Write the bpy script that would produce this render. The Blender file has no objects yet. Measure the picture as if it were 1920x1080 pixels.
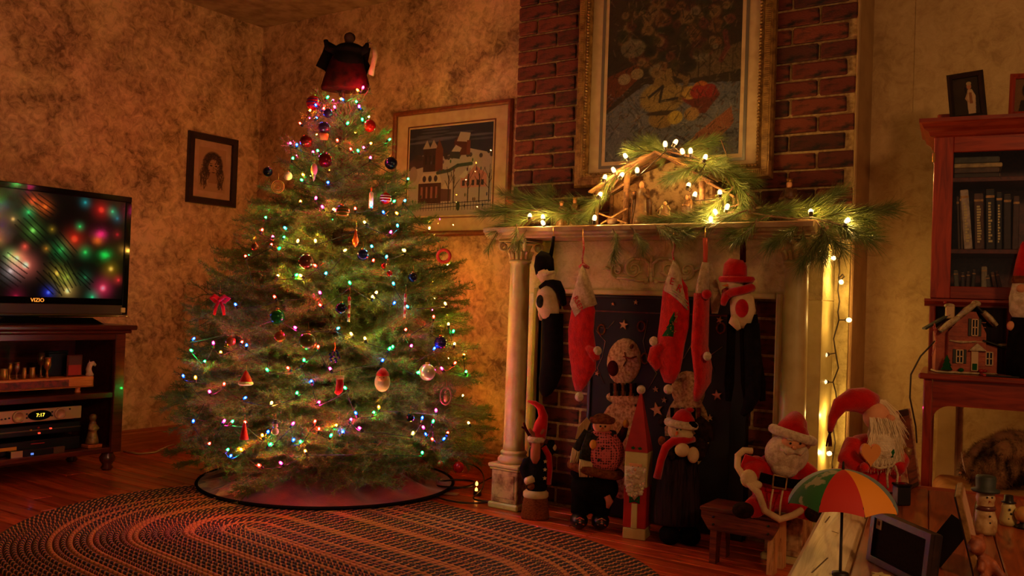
import bpy, math, random
import numpy as np
from mathutils import Vector, Matrix

PI = math.pi
scene = bpy.context.scene
COL = scene.collection
random.seed(7)
RNG = np.random.default_rng(11)

# ------------------------------------------------------------------ camera
CAM = np.array([4.2947, -3.5766, 0.84])
YAW, PITCH, ROLL, FPX = -0.5977, 0.0169, 0.0352, 1695.3
_fw = np.array([math.sin(YAW) * math.cos(PITCH), math.cos(YAW) * math.cos(PITCH), math.sin(PITCH)])
_rt = np.array([math.cos(YAW), -math.sin(YAW), 0.0])
_up = np.cross(_rt, _fw)
RT = math.cos(ROLL) * _rt + math.sin(ROLL) * _up
UP = -math.sin(ROLL) * _rt + math.cos(ROLL) * _up
cd = bpy.data.cameras.new('camera')
cam = bpy.data.objects.new('camera', cd)
COL.objects.link(cam)
cd.sensor_width = 36.0
cd.lens = FPX * 36.0 / 1920.0
cd.clip_start = 0.05
cam.matrix_world = Matrix(((RT[0], UP[0], -_fw[0], CAM[0]), (RT[1], UP[1], -_fw[1], CAM[1]),
                           (RT[2], UP[2], -_fw[2], CAM[2]), (0, 0, 0, 1)))
scene.camera = cam

# ------------------------------------------------------------------ world, room lamp, exposure
AMBIENT = 0.125
LAMP_W = 66.0
TREE_CORE = 4600.0
TREE_JACKET = 1.6
WARM_CORE = 2200.0
w = bpy.data.worlds.new('world')
scene.world = w
w.use_nodes = True
w.node_tree.nodes['Background'].inputs[0].default_value = (1.0, 0.55, 0.28, 1)
w.node_tree.nodes['Background'].inputs[1].default_value = AMBIENT
ld = bpy.data.lights.new('room_lamp', 'POINT')
ld.energy = LAMP_W
ld.color = (1.0, 0.50, 0.20)
ld.shadow_soft_size = 0.18
lo = bpy.data.objects.new('room_lamp', ld)
lo.location = (5.6, -3.3, 1.9)
COL.objects.link(lo)
vs = scene.view_settings
vs.view_transform = 'Standard'
vs.look = 'None'
vs.exposure = 0.0
vs.gamma = 1.0
vs.use_curve_mapping = False
scene.cycles.max_bounces = 6
scene.cycles.diffuse_bounces = 3
scene.cycles.glossy_bounces = 3
scene.cycles.transparent_max_bounces = 12
scene.cycles.caustics_reflective = False
scene.cycles.caustics_refractive = False
scene.cycles.sample_clamp_indirect = 4.0


# ------------------------------------------------------------------ pixel helpers (1920x1080 frame of the photograph)
def ray(x, y):
    return _fw + (x - 960.0) / FPX * RT + (540.0 - y) / FPX * UP


def on(x, y, ax, v):
    d = ray(x, y)
    return CAM + (v - CAM[ax]) / d[ax] * d


def at(x, y, depth):
    return CAM + depth * ray(x, y)


def pj(P):
    d = np.array(P) - CAM
    z = d @ _fw
    return 960 + FPX * (d @ RT) / z, 540 - FPX * (d @ UP) / z, z


# ------------------------------------------------------------------ object helpers
def S(r, g, b):
    f = lambda c: (c / 255.0 / 12.92) if c <= 10 else ((c / 255.0 + 0.055) / 1.055) ** 2.4
    return (f(r), f(g), f(b), 1.0)


def tag(o, label=None, cat=None, group=None, kind=None):
    if label: o['label'] = label
    if cat: o['category'] = cat
    if group: o['group'] = group
    if kind: o['kind'] = kind
    return o


def thing(name, label, cat, loc=(0, 0, 0), rz=0.0, group=None):
    o = bpy.data.objects.new(name, None)
    o.empty_display_size = 0.05
    COL.objects.link(o)
    o.location = loc
    o.rotation_euler = (0, 0, rz)
    return tag(o, label, cat, group)


def link(name, me, parent=None, loc=None, rot=None, scale=None):
    o = bpy.data.objects.new(name, me)
    COL.objects.link(o)
    if parent is not None: o.parent = parent
    if loc is not None: o.location = loc
    if rot is not None: o.rotation_euler = rot
    if scale is not None: o.scale = scale if hasattr(scale, '__len__') else (scale,) * 3
    return o


def unit(v):
    v = np.asarray(v, float)
    n = np.linalg.norm(v)
    return v / n if n > 1e-12 else np.array([0, 0, 1.0])


def frame_of(t):
    t = unit(t)
    a = np.array([0, 0, 1.0]) if abs(t[2]) < 0.9 else np.array([1.0, 0, 0])
    u = unit(np.cross(a, t))
    return u, np.cross(t, u)


class MB:
    def __init__(self):
        self.v, self.f, self.m, self.mi = [], [], [], 0

    def mat(self, i):
        self.mi = i
        return self

    def add(self, vs, fs):
        n = len(self.v)
        self.v.extend([tuple(map(float, p)) for p in vs])
        for q in fs:
            self.f.append(tuple(i + n for i in q))
            self.m.append(self.mi)
        return self

    def box(self, lo, hi, ch=0.0):
        x0, y0, z0 = lo; x1, y1, z1 = hi
        if ch <= 0:
            vs = [(x, y, z) for z in (z0, z1) for y in (y0, y1) for x in (x0, x1)]
            return self.add(vs, [(0, 2, 3, 1), (4, 5, 7, 6), (0, 1, 5, 4), (2, 6, 7, 3), (0, 4, 6, 2), (1, 3, 7, 5)])
        c = min(ch, (x1 - x0) * .45, (y1 - y0) * .45, (z1 - z0) * .45)
        V, idx = [], {}
        for ix, X in ((0, x0), (1, x1)):
            for iy, Y in ((0, y0), (1, y1)):
                for iz, Z in ((0, z0), (1, z1)):
                    sx, sy, sz = (1 - 2 * ix) * c, (1 - 2 * iy) * c, (1 - 2 * iz) * c
                    idx[ix, iy, iz] = (len(V), len(V) + 1, len(V) + 2)
                    V += [(X, Y + sy, Z + sz), (X + sx, Y, Z + sz), (X + sx, Y + sy, Z)]
        F = []
        for a in (0, 1):
            q = [idx[a, 0, 0][0], idx[a, 1, 0][0], idx[a, 1, 1][0], idx[a, 0, 1][0]]
            F.append(q if a else q[::-1])
            q = [idx[0, a, 0][1], idx[0, a, 1][1], idx[1, a, 1][1], idx[1, a, 0][1]]
            F.append(q if a else q[::-1])
            q = [idx[0, 0, a][2], idx[1, 0, a][2], idx[1, 1, a][2], idx[0, 1, a][2]]
            F.append(q if a else q[::-1])
        for a in (0, 1):
            for b in (0, 1):
                s = (a + b) % 2
                q = [idx[0, a, b][1], idx[0, a, b][2], idx[1, a, b][2], idx[1, a, b][1]]
                F.append(q if s else q[::-1])
                q = [idx[a, 0, b][0], idx[a, 0, b][2], idx[a, 1, b][2], idx[a, 1, b][0]]
                F.append(q[::-1] if s else q)
                q = [idx[a, b, 0][0], idx[a, b, 0][1], idx[a, b, 1][1], idx[a, b, 1][0]]
                F.append(q if s else q[::-1])
        for k, t in idx.items():
            F.append(t if sum(k) % 2 else t[::-1])
        return self.add(V, F)

    def obox(self, a, b, w, h, up=(0, 0, 1), ch=0.0):
        """beam from a to b, width w, height h"""
        a = np.array(a, float); b = np.array(b, float)
        L = np.linalg.norm(b - a); t = unit(b - a)
        u = np.cross(np.array(up, float), t)
        u = unit(u) if np.linalg.norm(u) > 1e-6 else frame_of(t)[0]
        v = np.cross(t, u)
        q = MB().box((0, -w / 2, -h / 2), (L, w / 2, h / 2), ch)
        return self.add([a + t * p[0] + u * p[1] + v * p[2] for p in q.v], q.f)

    def tube(self, pts, r, n=8, cap=True, closed=False):
        pts = [np.array(p, float) for p in pts]
        k = len(pts)
        rs = r if hasattr(r, '__len__') else [r] * k
        V, F = [], []
        u = None
        for i, p in enumerate(pts):
            if closed:
                t = pts[(i + 1) % k] - pts[i - 1]
            else:
                t = pts[min(i + 1, k - 1)] - pts[max(i - 1, 0)]
            t = unit(t)
            if u is None:
                u, _ = frame_of(t)
            u = unit(u - t * (u @ t)); v = np.cross(t, u)
            for j in range(n):
                a = 2 * PI * j / n
                V.append(p + rs[i] * (math.cos(a) * u + math.sin(a) * v))
        for i in range(k if closed else k - 1):
            for j in range(n):
                i2 = (i + 1) % k
                F.append((i * n + j, i * n + (j + 1) % n, i2 * n + (j + 1) % n, i2 * n + j))
        if cap and not closed:
            F.append(tuple(range(n))[::-1]); F.append(tuple((k - 1) * n + j for j in range(n)))
        return self.add(V, F)

    def etube(self, pts, ws, ds, normal, n=14):
        """swept ellipse: half width ws in the plane, half depth ds along normal"""
        pts = [np.array(p, float) for p in pts]
        nn = unit(normal); k = len(pts); V, F = [], []
        for i, p in enumerate(pts):
            t = unit(pts[min(i + 1, k - 1)] - pts[max(i - 1, 0)])
            s = unit(np.cross(nn, t))
            for j in range(n):
                a = 2 * PI * j / n
                V.append(p + ws[i] * math.cos(a) * s + ds[i] * math.sin(a) * nn)
        for i in range(k - 1):
            for j in range(n):
                F.append((i * n + j, i * n + (j + 1) % n, (i + 1) * n + (j + 1) % n, (i + 1) * n + j))
        F.append(tuple(range(n))[::-1]); F.append(tuple((k - 1) * n + j for j in range(n)))
        return self.add(V, F)

    def lathe(self, prof, c=(0, 0, 0), n=20, axis=(0, 0, 1), sx=1.0, sy=1.0):
        t = unit(axis)
        if abs(t[2]) > .999:
            u, v = np.array([1.0, 0, 0]), np.array([0, 1.0 if t[2] > 0 else -1.0, 0])
        else:
            u, v = frame_of(t)
        c = np.array(c, float); V, F = [], []
        for r, z in prof:
            for j in range(n):
                a = 2 * PI * j / n
                V.append(c + t * z + r * (sx * math.cos(a) * u + sy * math.sin(a) * v))
        k = len(prof)
        for i in range(k - 1):
            for j in range(n):
                F.append((i * n + j, i * n + (j + 1) % n, (i + 1) * n + (j + 1) % n, (i + 1) * n + j))
        if prof[0][0] > 1e-5: F.append(tuple(range(n))[::-1])
        if prof[-1][0] > 1e-5: F.append(tuple((k - 1) * n + j for j in range(n)))
        return self.add(V, F)

    def ell(self, c, r, n=14, m=9, R=None):
        r = r if hasattr(r, '__len__') else (r,) * 3
        V, F = [], []
        c = np.array(c, float)
        for i in range(m + 1):
            th = PI * i / m
            for j in range(n):
                a = 2 * PI * j / n
                p = np.array([r[0] * math.sin(th) * math.cos(a), r[1] * math.sin(th) * math.sin(a), -r[2] * math.cos(th)])
                if R is not None: p = R @ p
                V.append(c + p)
        for i in range(m):
            for j in range(n):
                F.append((i * n + j, i * n + (j + 1) % n, (i + 1) * n + (j + 1) % n, (i + 1) * n + j))
        return self.add(V, F)

    def prism(self, poly, a, b, O=(0, 0, 0), U=(1, 0, 0), Vv=(0, 0, 1)):
        """polygon in plane (U,V) extruded from a to b along U x V"""
        O = np.array(O, float); U = np.array(U, float); Vv = np.array(Vv, float); N = np.cross(U, Vv)
        k = len(poly)
        vs = [O + U * p[0] + Vv * p[1] + N * h for h in (a, b) for p in poly]
        fs = [tuple(range(k))[::-1], tuple(range(k, 2 * k))]
        fs += [(i, (i + 1) % k, k + (i + 1) % k, k + i) for i in range(k)]
        return self.add(vs, fs)

    def grid(self, fn, nu, nv, closeu=False):
        V = [fn(i / (nu if closeu else nu - 1), j / (nv - 1)) for j in range(nv) for i in range(nu)]
        F = []
        for j in range(nv - 1):
            for i in range(nu if closeu else nu - 1):
                i2 = (i + 1) % nu
                F.append((j * nu + i, j * nu + i2, (j + 1) * nu + i2, (j + 1) * nu + i))
        return self.add(V, F)

    def mesh(self, name, mats, smooth=False):
        me = bpy.data.meshes.new(name)
        me.from_pydata(self.v, [], self.f)
        for m in (mats if isinstance(mats, (list, tuple)) else [mats]):
            me.materials.append(m)
        if self.m and max(self.m) > 0:
            me.polygons.foreach_set('material_index', self.m)
        if smooth:
            me.polygons.foreach_set('use_smooth', [True] * len(me.polygons))
        me.update()
        return me

    def build(self, name, mats, parent=None, smooth=False, loc=None, rot=None):
        return link(name, self.mesh(name, mats, smooth), parent, loc, rot)


def fuse(mb, name, mats, parent=None, voxel=0.006, smooth=4, noise=0.0, loc=None):
    """union of overlapping shapes turned into one continuous skin"""
    me = mb.mesh(name, mats)
    o = bpy.data.objects.new('tmp', me)
    COL.objects.link(o)
    md = o.modifiers.new('r', 'REMESH'); md.mode = 'VOXEL'; md.voxel_size = voxel
    if smooth:
        sm = o.modifiers.new('s', 'SMOOTH'); sm.iterations = smooth; sm.factor = 0.5
    dg = bpy.context.evaluated_depsgraph_get()
    dg.update()
    ev = o.evaluated_get(dg)
    out = bpy.data.meshes.new_from_object(ev, preserve_all_data_layers=False, depsgraph=dg)
    bpy.data.objects.remove(o)
    bpy.data.meshes.remove(me)
    out.name = name
    out.materials.clear()
    for m in (mats if isinstance(mats, (list, tuple)) else [mats]):
        out.materials.append(m)
    out.polygons.foreach_set('use_smooth', [True] * len(out.polygons))
    return link(name, out, parent, loc)


def text_mesh(body, size, m, depth=0.0008):
    cu = bpy.data.curves.new('txt', 'FONT')
    cu.body = body; cu.size = size; cu.extrude = depth; cu.resolution_u = 2
    cu.align_x = 'CENTER'; cu.align_y = 'CENTER'
    o = bpy.data.objects.new('tmp', cu); COL.objects.link(o)
    dg = bpy.context.evaluated_depsgraph_get(); dg.update()
    me = bpy.data.meshes.new_from_object(o.evaluated_get(dg), depsgraph=dg)
    bpy.data.objects.remove(o)
    me.materials.clear(); me.materials.append(m)
    return me


def dup(root, loc, rz=None, label=None, scale=None):
    r = root.copy(); COL.objects.link(r); r.location = loc
    if rz is not None: r.rotation_euler = (0, 0, rz)
    if scale is not None: r.scale = (scale,) * 3
    if label: r['label'] = label
    for ch in root.children:
        c = ch.copy(); COL.objects.link(c); c.parent = r
        for g in ch.children:
            d = g.copy(); COL.objects.link(d); d.parent = c
    return r


# ------------------------------------------------------------------ materials
def _new(name):
    m = bpy.data.materials.new(name); m.use_nodes = True
    nt = m.node_tree
    return m, nt, nt.nodes['Principled BSDF']


def _noise(nt, scale, detail=5, vec=None, rough=.55, dist=0.0):
    n = nt.nodes.new('ShaderNodeTexNoise')
    n.inputs['Scale'].default_value = scale; n.inputs['Detail'].default_value = detail
    n.inputs['Roughness'].default_value = rough; n.inputs['Distortion'].default_value = dist
    if vec is not None: nt.links.new(vec, n.inputs['Vector'])
    return n


def _coord(nt, scale=(1, 1, 1), kind='Object'):
    tc = nt.nodes.new('ShaderNodeTexCoord'); mp = nt.nodes.new('ShaderNodeMapping')
    mp.inputs['Scale'].default_value = scale
    nt.links.new(tc.outputs[kind], mp.inputs['Vector'])
    return mp.outputs[0]


def _ramp(nt, fac, stops):
    r = nt.nodes.new('ShaderNodeValToRGB'); e = r.color_ramp.elements
    while len(e) < len(stops): e.new(0.5)
    for i, (p, c) in enumerate(stops):
        e[i].position = p; e[i].color = c
    nt.links.new(fac, r.inputs[0])
    return r.outputs[0]


def _bump(nt, b, h, strength, dist=0.01):
    bp = nt.nodes.new('ShaderNodeBump'); bp.inputs['Strength'].default_value = strength
    bp.inputs['Distance'].default_value = dist
    nt.links.new(h, bp.inputs['Height']); nt.links.new(bp.outputs[0], b.inputs['Normal'])


def mat(name, c, rough=.6, metal=0.0, c2=None, vs=25.0, bump=0.0, bs=90.0, sheen=0.0, coat=0.0, lo=.4, hi=.65, emit=0.0, stretch=(1, 1, 1)):
    m, nt, b = _new(name)
    b.inputs['Base Color'].default_value = c
    b.inputs['Roughness'].default_value = rough
    b.inputs['Metallic'].default_value = metal
    if rough >= .9 and metal == 0: b.inputs['Specular IOR Level'].default_value = .08
    if sheen: b.inputs['Sheen Weight'].default_value = sheen
    if coat: b.inputs['Coat Weight'].default_value = coat
    if emit:
        b.inputs['Emission Color'].default_value = c; b.inputs['Emission Strength'].default_value = emit
    if c2 is not None or bump:
        co = _coord(nt, stretch)
    if c2 is not None:
        n = _noise(nt, vs, 6, co)
        nt.links.new(_ramp(nt, n.outputs[0], [(lo, c), (hi, c2)]), b.inputs['Base Color'])
    if bump:
        n = _noise(nt, bs, 4, co)
        _bump(nt, b, n.outputs[0], bump, 0.004)
    return m


def wood(name, c1, c2, stretch=(2, 30, 30), rough=.35, coat=.0, bump=.15, cd=None):
    m, nt, b = _new(name)
    co = _coord(nt, stretch)
    n = _noise(nt, 1.6, 8, co, .62, 1.2)
    oi = nt.nodes.new('ShaderNodeObjectInfo')
    stops = [(.33, c1), (.62, c2)] if cd is None else [(.30, cd), (.42, c1), (.64, c2)]
    col = _ramp(nt, n.outputs[0], stops)
    hs = nt.nodes.new('ShaderNodeHueSaturation')
    mr = nt.nodes.new('ShaderNodeMapRange'); mr.inputs[3].default_value = .72; mr.inputs[4].default_value = 1.2
    nt.links.new(oi.outputs['Random'], mr.inputs[0]); nt.links.new(mr.outputs[0], hs.inputs['Value'])
    nt.links.new(col, hs.inputs['Color']); nt.links.new(hs.outputs[0], b.inputs['Base Color'])
    b.inputs['Roughness'].default_value = rough
    b.inputs['Coat Weight'].default_value = coat
    if bump: _bump(nt, b, n.outputs[0], bump, .002)
    return m


def vcol(name, rough=.6, emit=0.0, spec=.3):
    m, nt, b = _new(name)
    a = nt.nodes.new('ShaderNodeAttribute'); a.attribute_name = 'Col'
    nt.links.new(a.outputs['Color'], b.inputs['Base Color'])
    b.inputs['Roughness'].default_value = rough
    b.inputs['Specular IOR Level'].default_value = spec
    if emit:
        nt.links.new(a.outputs['Color'], b.inputs['Emission Color'])
        b.inputs['Emission Strength'].default_value = emit
    return m


def glass_mat(name, rough=.02, tint=(1, 1, 1, 1)):
    m, nt, b = _new(name)
    nt.nodes.remove(b)
    out = nt.nodes['Material Output']
    tr = nt.nodes.new('ShaderNodeBsdfTransparent'); tr.inputs[0].default_value = tint
    gl = nt.nodes.new('ShaderNodeBsdfGlossy'); gl.inputs['Roughness'].default_value = rough
    fr = nt.nodes.new('ShaderNodeFresnel'); fr.inputs[0].default_value = 1.5
    mx = nt.nodes.new('ShaderNodeMixShader')
    ge = nt.nodes.new('ShaderNodeNewGeometry'); ml_ = nt.nodes.new('ShaderNodeMath'); ml_.operation = 'MULTIPLY'
    sb_ = nt.nodes.new('ShaderNodeMath'); sb_.operation = 'SUBTRACT'; sb_.inputs[0].default_value = 1.0
    nt.links.new(ge.outputs['Backfacing'], sb_.inputs[1]); nt.links.new(sb_.outputs[0], ml_.inputs[1]); nt.links.new(fr.outputs[0], ml_.inputs[0])
    nt.links.new(ml_.outputs[0], mx.inputs[0]); nt.links.new(tr.outputs[0], mx.inputs[1]); nt.links.new(gl.outputs[0], mx.inputs[2])
    nt.links.new(mx.outputs[0], out.inputs[0])
    return m


def jacket_mat(name, c, e):
    """clear coloured plastic round a lit lamp core: lets the core show through and glows itself"""
    m, nt, b = _new(name)
    nt.nodes.remove(b)
    out = nt.nodes['Material Output']
    tr = nt.nodes.new('ShaderNodeBsdfTransparent')
    tr.inputs[0].default_value = tuple(.35 + .65 * x for x in c[:3]) + (1,)
    em = nt.nodes.new('ShaderNodeEmission'); em.inputs[0].default_value = c; em.inputs[1].default_value = e
    mx = nt.nodes.new('ShaderNodeMixShader'); mx.inputs[0].default_value = .78
    nt.links.new(tr.outputs[0], mx.inputs[1]); nt.links.new(em.outputs[0], mx.inputs[2])
    nt.links.new(mx.outputs[0], out.inputs[0])
    return m


def emit_mat(name, c, e):
    m, nt, b = _new(name)
    nt.nodes.remove(b)
    em = nt.nodes.new('ShaderNodeEmission'); em.inputs[0].default_value = c; em.inputs[1].default_value = e
    nt.links.new(em.outputs[0], nt.nodes['Material Output'].inputs[0])
    return m


def plaster(name, c1, c2, c3, bump=.5):
    m, nt, b = _new(name)
    co = _coord(nt)
    big = _noise(nt, 3.6, 6, co, .62, .5)
    fine = _noise(nt, 24, 7, co, .72, .8)
    mx = nt.nodes.new('ShaderNodeMath'); mx.operation = 'MULTIPLY_ADD'
    nt.links.new(fine.outputs[0], mx.inputs[0]); mx.inputs[1].default_value = .62
    sc = nt.nodes.new('ShaderNodeMath'); sc.operation = 'MULTIPLY'; sc.inputs[1].default_value = .60
    nt.links.new(big.outputs[0], sc.inputs[0]); nt.links.new(sc.outputs[0], mx.inputs[2])
    nt.links.new(_ramp(nt, mx.outputs[0], [(.47, c3), (.58, c2), (.71, c1)]), b.inputs['Base Color'])
    b.inputs['Roughness'].default_value = .75
    v = _noise(nt, 55, 5, co, .65, 1.5)
    _bump(nt, b, v.outputs[0], bump, .006)
    return m


M = {}
M['wall'] = plaster('tan_mottled_plaster', S(226, 186, 134), S(182, 144, 98), S(114, 83, 52))
M['wall_right'] = plaster('ochre_plaster', S(206, 176, 122), S(192, 160, 106), S(168, 136, 86), .35)
M['stucco'] = plaster('cream_stucco', S(222, 206, 138), S(202, 184, 116), S(160, 138, 80), .9)
M['ceil'] = mat('ceiling_plaster', S(178, 150, 110), .8, c2=S(140, 112, 78), vs=12, bump=.4, bs=60)
M['trimwood'] = wood('baseboard_wood', S(150, 72, 32), S(196, 104, 50), (25, 3, 60), .4)
M['board'] = wood('floor_wood', S(164, 60, 26), S(222, 102, 46), (2.2, 26, 26), .33, .15, .12, S(76, 26, 12))
M['joint'] = mat('dark_joint', S(26, 12, 8), .9)
M['mortar'] = mat('tan_mortar', S(196, 164, 112), .9, c2=S(150, 118, 76), vs=60, bump=.5, bs=160)
M['brick'] = []
for i, (a, c) in enumerate((((104, 40, 25), (30, 13, 10)), ((88, 33, 21), (26, 11, 9)), ((116, 50, 30), (44, 19, 12)), ((76, 30, 20), (22, 10, 8)))):
    M['brick'].append(mat('brick_red_%d' % i, S(*a), .85, c2=S(*c), vs=17, lo=.48, hi=.66, bump=.7, bs=120, stretch=(1, 1, 2.2)))
M['cream'] = mat('cream_paint', S(206, 192, 124), .38, c2=S(190, 172, 104), vs=14, bump=.08, bs=50)
M['marble'] = mat('cream_brown_marbling', S(206, 176, 122), .35, c2=S(120, 84, 46), vs=22, lo=.42, hi=.6)
M['trimpaint'] = mat('tan_casing_paint', S(176, 142, 92), .5, c2=S(158, 124, 78), vs=10)
M['black'] = mat('black_plastic', S(14, 13, 13), .35)
M['gloss_black'] = mat('gloss_black', S(8, 8, 9), .08)
M['dark_frame'] = wood('dark_frame_wood', S(24, 14, 10), S(44, 26, 18), (20, 20, 20), .35)
M['cherry'] = wood('cherry_red_wood', S(118, 34, 16), S(168, 58, 26), (28, 28, 3), .32, .2, .05)
M['cherry_h'] = wood('cherry_red_wood_long', S(118, 34, 16), S(168, 60, 26), (3, 28, 28), .30, .2, .05)
M['oldwood'] = wood('dark_bench_wood', S(94, 40, 20), S(148, 70, 34), (3, 40, 40), .5, 0, .5, S(44, 18, 10))
M['palewood'] = wood('pale_end_grain', S(206, 156, 90), S(232, 190, 124), (40, 40, 3), .55, 0, .4, S(120, 80, 40))
M['mahog'] = wood('mahogany_cabinet', S(58, 22, 14), S(98, 40, 22), (30, 4, 30), .28, .2, .05)
M['traywood'] = wood('orange_tray_wood', S(206, 112, 44), S(240, 148, 68), (30, 4, 30), .4)
M['red_paint'] = mat('red_paint', S(176, 28, 16), .5, c2=S(150, 18, 10), vs=14)
M['red_cloth'] = mat('red_plush', S(196, 24, 14), .9, c2=S(168, 14, 8), vs=30, bump=.5, bs=240, sheen=.3)
M['red_knit'] = mat('red_knit', S(214, 30, 16), .9, c2=S(176, 18, 8), vs=60, bump=1.0, bs=300, sheen=.3, stretch=(1, 1, .5))
M['cream_knit'] = mat('cream_knit', S(216, 192, 146), .95, c2=S(178, 150, 104), vs=60, bump=1.0, bs=300, sheen=.3)
M['white_fur'] = mat('white_fur', S(228, 208, 168), 1.0, c2=S(190, 164, 122), vs=70, bump=1.0, bs=260, sheen=.4)
M['skin'] = mat('doll_skin', S(226, 160, 110), .8, c2=S(206, 136, 90), vs=20)
M['cream_cloth'] = mat('cream_cloth', S(222, 196, 146), .9, c2=S(200, 170, 118), vs=24, bump=.5, bs=200)
M['black_cloth'] = mat('black_cloth', S(12, 8, 6), .95, c2=S(22, 15, 11), vs=40, bump=.5, bs=220, sheen=.0)
M['navy_cloth'] = mat('navy_cloth', S(18, 16, 18), .95, c2=S(28, 24, 24), vs=40, bump=.5, bs=220)
M['brown_fur'] = mat('brown_fur', S(132, 74, 38), 1.0, c2=S(92, 46, 22), vs=60, bump=1.0, bs=240)
M['dark_fur'] = mat('dark_fur', S(52, 34, 26), 1.0, c2=S(30, 20, 16), vs=60, bump=1.0, bs=240)
M['grey_knit'] = mat('grey_knit', S(54, 52, 44), .95, c2=S(38, 36, 30), vs=80, bump=1.0, bs=280)
M['green_cloth'] = mat('green_felt', S(30, 84, 36), .9)
M['orange'] = mat('carrot_orange', S(222, 112, 30), .7)
M['yellow'] = mat('mustard_yellow', S(214, 146, 40), .7)
M['gold'] = mat('antique_gold', S(168, 126, 66), .42, .35, c2=S(112, 78, 36), vs=40, bump=.3, bs=120)
M['brass'] = mat('aged_brass', S(190, 140, 66), .3, .9)
M['pewter'] = mat('pewter', S(150, 118, 92), .3, .85)
M['paper'] = mat('mat_board', S(198, 168, 124), .8, c2=S(182, 150, 108), vs=18)
M['paper_dim'] = mat('mat_board_rose', S(196, 152, 116), .8, c2=S(180, 136, 100), vs=18)
M['glass'] = glass_mat('picture_glass')
M['tealglass'] = mat('brown_cord', S(30, 18, 10), .5)
M['wire'] = mat('green_wire', S(14, 26, 14), .5)
M['brownwire'] = mat('brown_wire', S(52, 38, 20), .5)
M['white_cord'] = mat('white_cord', S(196, 170, 130), .5)
M['bark'] = mat('bark', S(92, 62, 40), .9, c2=S(52, 34, 22), vs=50, bump=.8, bs=120)
# ------------------------------------------------------------------ the room shell
H = 2.43
CHX0, CHX1, CHY = 1.985, 3.466, -0.20


def struct(name, o):
    o['kind'] = 'structure'
    return o


floor = struct('floor', MB().box((-.1, -4.4, -.08), (5.9, .12, -.02)).build('floor', M['joint']))
fb_mesh = {}
random.seed(3)
PW = 0.083
row = 0
y = 0.0
while y > -3.0:
    x = -0.0 - random.random() * 1.0
    while x < 5.4:
        L = random.choice([1.1, 1.5, 1.9])
        x0, x1 = max(x, 0.0), min(x + L, 5.4)
        yc = y - PW / 2
        vis = not (x1 < 3.45 and yc > 0.0)
        if vis and x1 - x0 > .05:
            o = MB().box((0, -PW / 2 + .0018, -.02), (x1 - x0 - .003, PW / 2 - .0018, 0), .003).build('floor_board', M['board'], floor, loc=(x0, yc, 0))
        x += L
    y -= PW
    row += 1

struct('', MB().box((-.12, -4.4, -.08), (0, .12, H + .1)).build('wall_left', M['wall']))
struct('', MB().box((0, 0, -.08), (CHX0 + .2, .12, H + .1)).build('wall_back', M['wall']))
struct('', MB().box((-.12, -4.4, H), (5.9, .12, H + .1)).build('ceiling', M['ceil']))
chim = struct('', MB().box((CHX0, CHY + .012, 0), (CHX1, .15, H)).build('wall_chimney', M['mortar']))
MB().box((CHX0, CHY - .004, .0), (CHX1, CHY + .012, 1.112)).build('stucco_panel', M['stucco'], chim)
# the wall goes on to the right of the chimney breast, with a shallow step in the plaster
struct('', MB().box((CHX1, .005, -.08), (3.63, .12, H)).build('wall_right_return', M['wall_right']))
struct('', MB().box((3.626, 0, -.08), (5.9, .12, H)).build('wall_right', M['wall_right']))
struct('', MB().box((CHX1, CHY, 0), (CHX1 + .012, .015, H), .004).build('trim_1', M['trimpaint']))
t2 = on(1776, 800, 1, .0)
struct('', MB().box((t2[0] - .035, -.018, 0), (t2[0] + .035, .0, .62), .006).build('trim_2', M['trimpaint']))


def baseboard(name, a, b, nrm):
    a = np.array(a); b = np.array(b); n = np.array(nrm)
    prof = [(0, 0), (.018, 0), (.018, .088), (.013, .096), (.013, .104), (.006, .110), (0, .110)]
    V = []
    for p in (a, b):
        for d, z in prof: V.append((p[0] + n[0] * d, p[1] + n[1] * d, z))
    k = len(prof)
    F = [(i, (i + 1) % k, k + (i + 1) % k, k + i) for i in range(k)] + [tuple(range(k)), tuple(range(k, 2 * k))[::-1]]
    struct('', MB().add(V, F).build(name, M['trimwood']))


baseboard('baseboard_left', (0, -4.0, 0), (0, 0, 0), (1, 0))
baseboard('baseboard_back', (0.018, 0, 0), (CHX0, 0, 0), (0, -1))
baseboard('baseboard_right', (3.626, 0, 0), (5.8, 0, 0), (0, -1))

# ------------------------------------------------------------------ bricks of the chimney breast
random.seed(5)


def brick_mesh(L, h, d, m, seed):
    r = random.Random(seed)
    mb = MB().box((0, 0, 0), (L, d, h), .0035)
    j = lambda a: a + r.uniform(-.0016, .0016)
    mb.v = [(j(p[0]), j(p[1]), j(p[2])) for p in mb.v]
    return mb.mesh('brick', m)


BL, BH, CO, JO = .198, .0572, .0676, .0105
BM = {}
for i in range(10):
    for kind, L in (('full', BL), ('half', .0935)):
        BM[kind, i] = brick_mesh(L, BH, .03, M['brick'][random.choice([0, 0, 1, 1, 2, 2, 3])], i * 7 + len(kind))


def brick_wall(x0, x1, z0, n, yfront, parent, ph=0):
    for r in range(n):
        z = z0 + r * CO
        x = x0
        if (r + ph) % 2:
            seq = ['half']
        else:
            seq = []
        while x < x1 - .04:
            k = seq.pop() if seq else 'full'
            L = BL if k == 'full' else .0935
            if x + L > x1 + .002:
                L2 = x1 - x
                if L2 < .04: break
                me = brick_mesh(L2, BH, .03, M['brick'][random.choice([0, 1, 2])], r)
            else:
                me = BM[k, random.randrange(10)]
            link('brick', me, parent, (x, yfront + random.uniform(-.0015, .0025), z))
            x += L + JO


zr = 1.156
zb = on(1500, 83.3, 1, CHY)[2]
zb = zb - math.floor((zb - 1.13) / CO) * CO + JO / 2
brick_wall(CHX0, CHX1, zb, int((H - zb) / CO), CHY - .002, chim)

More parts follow.
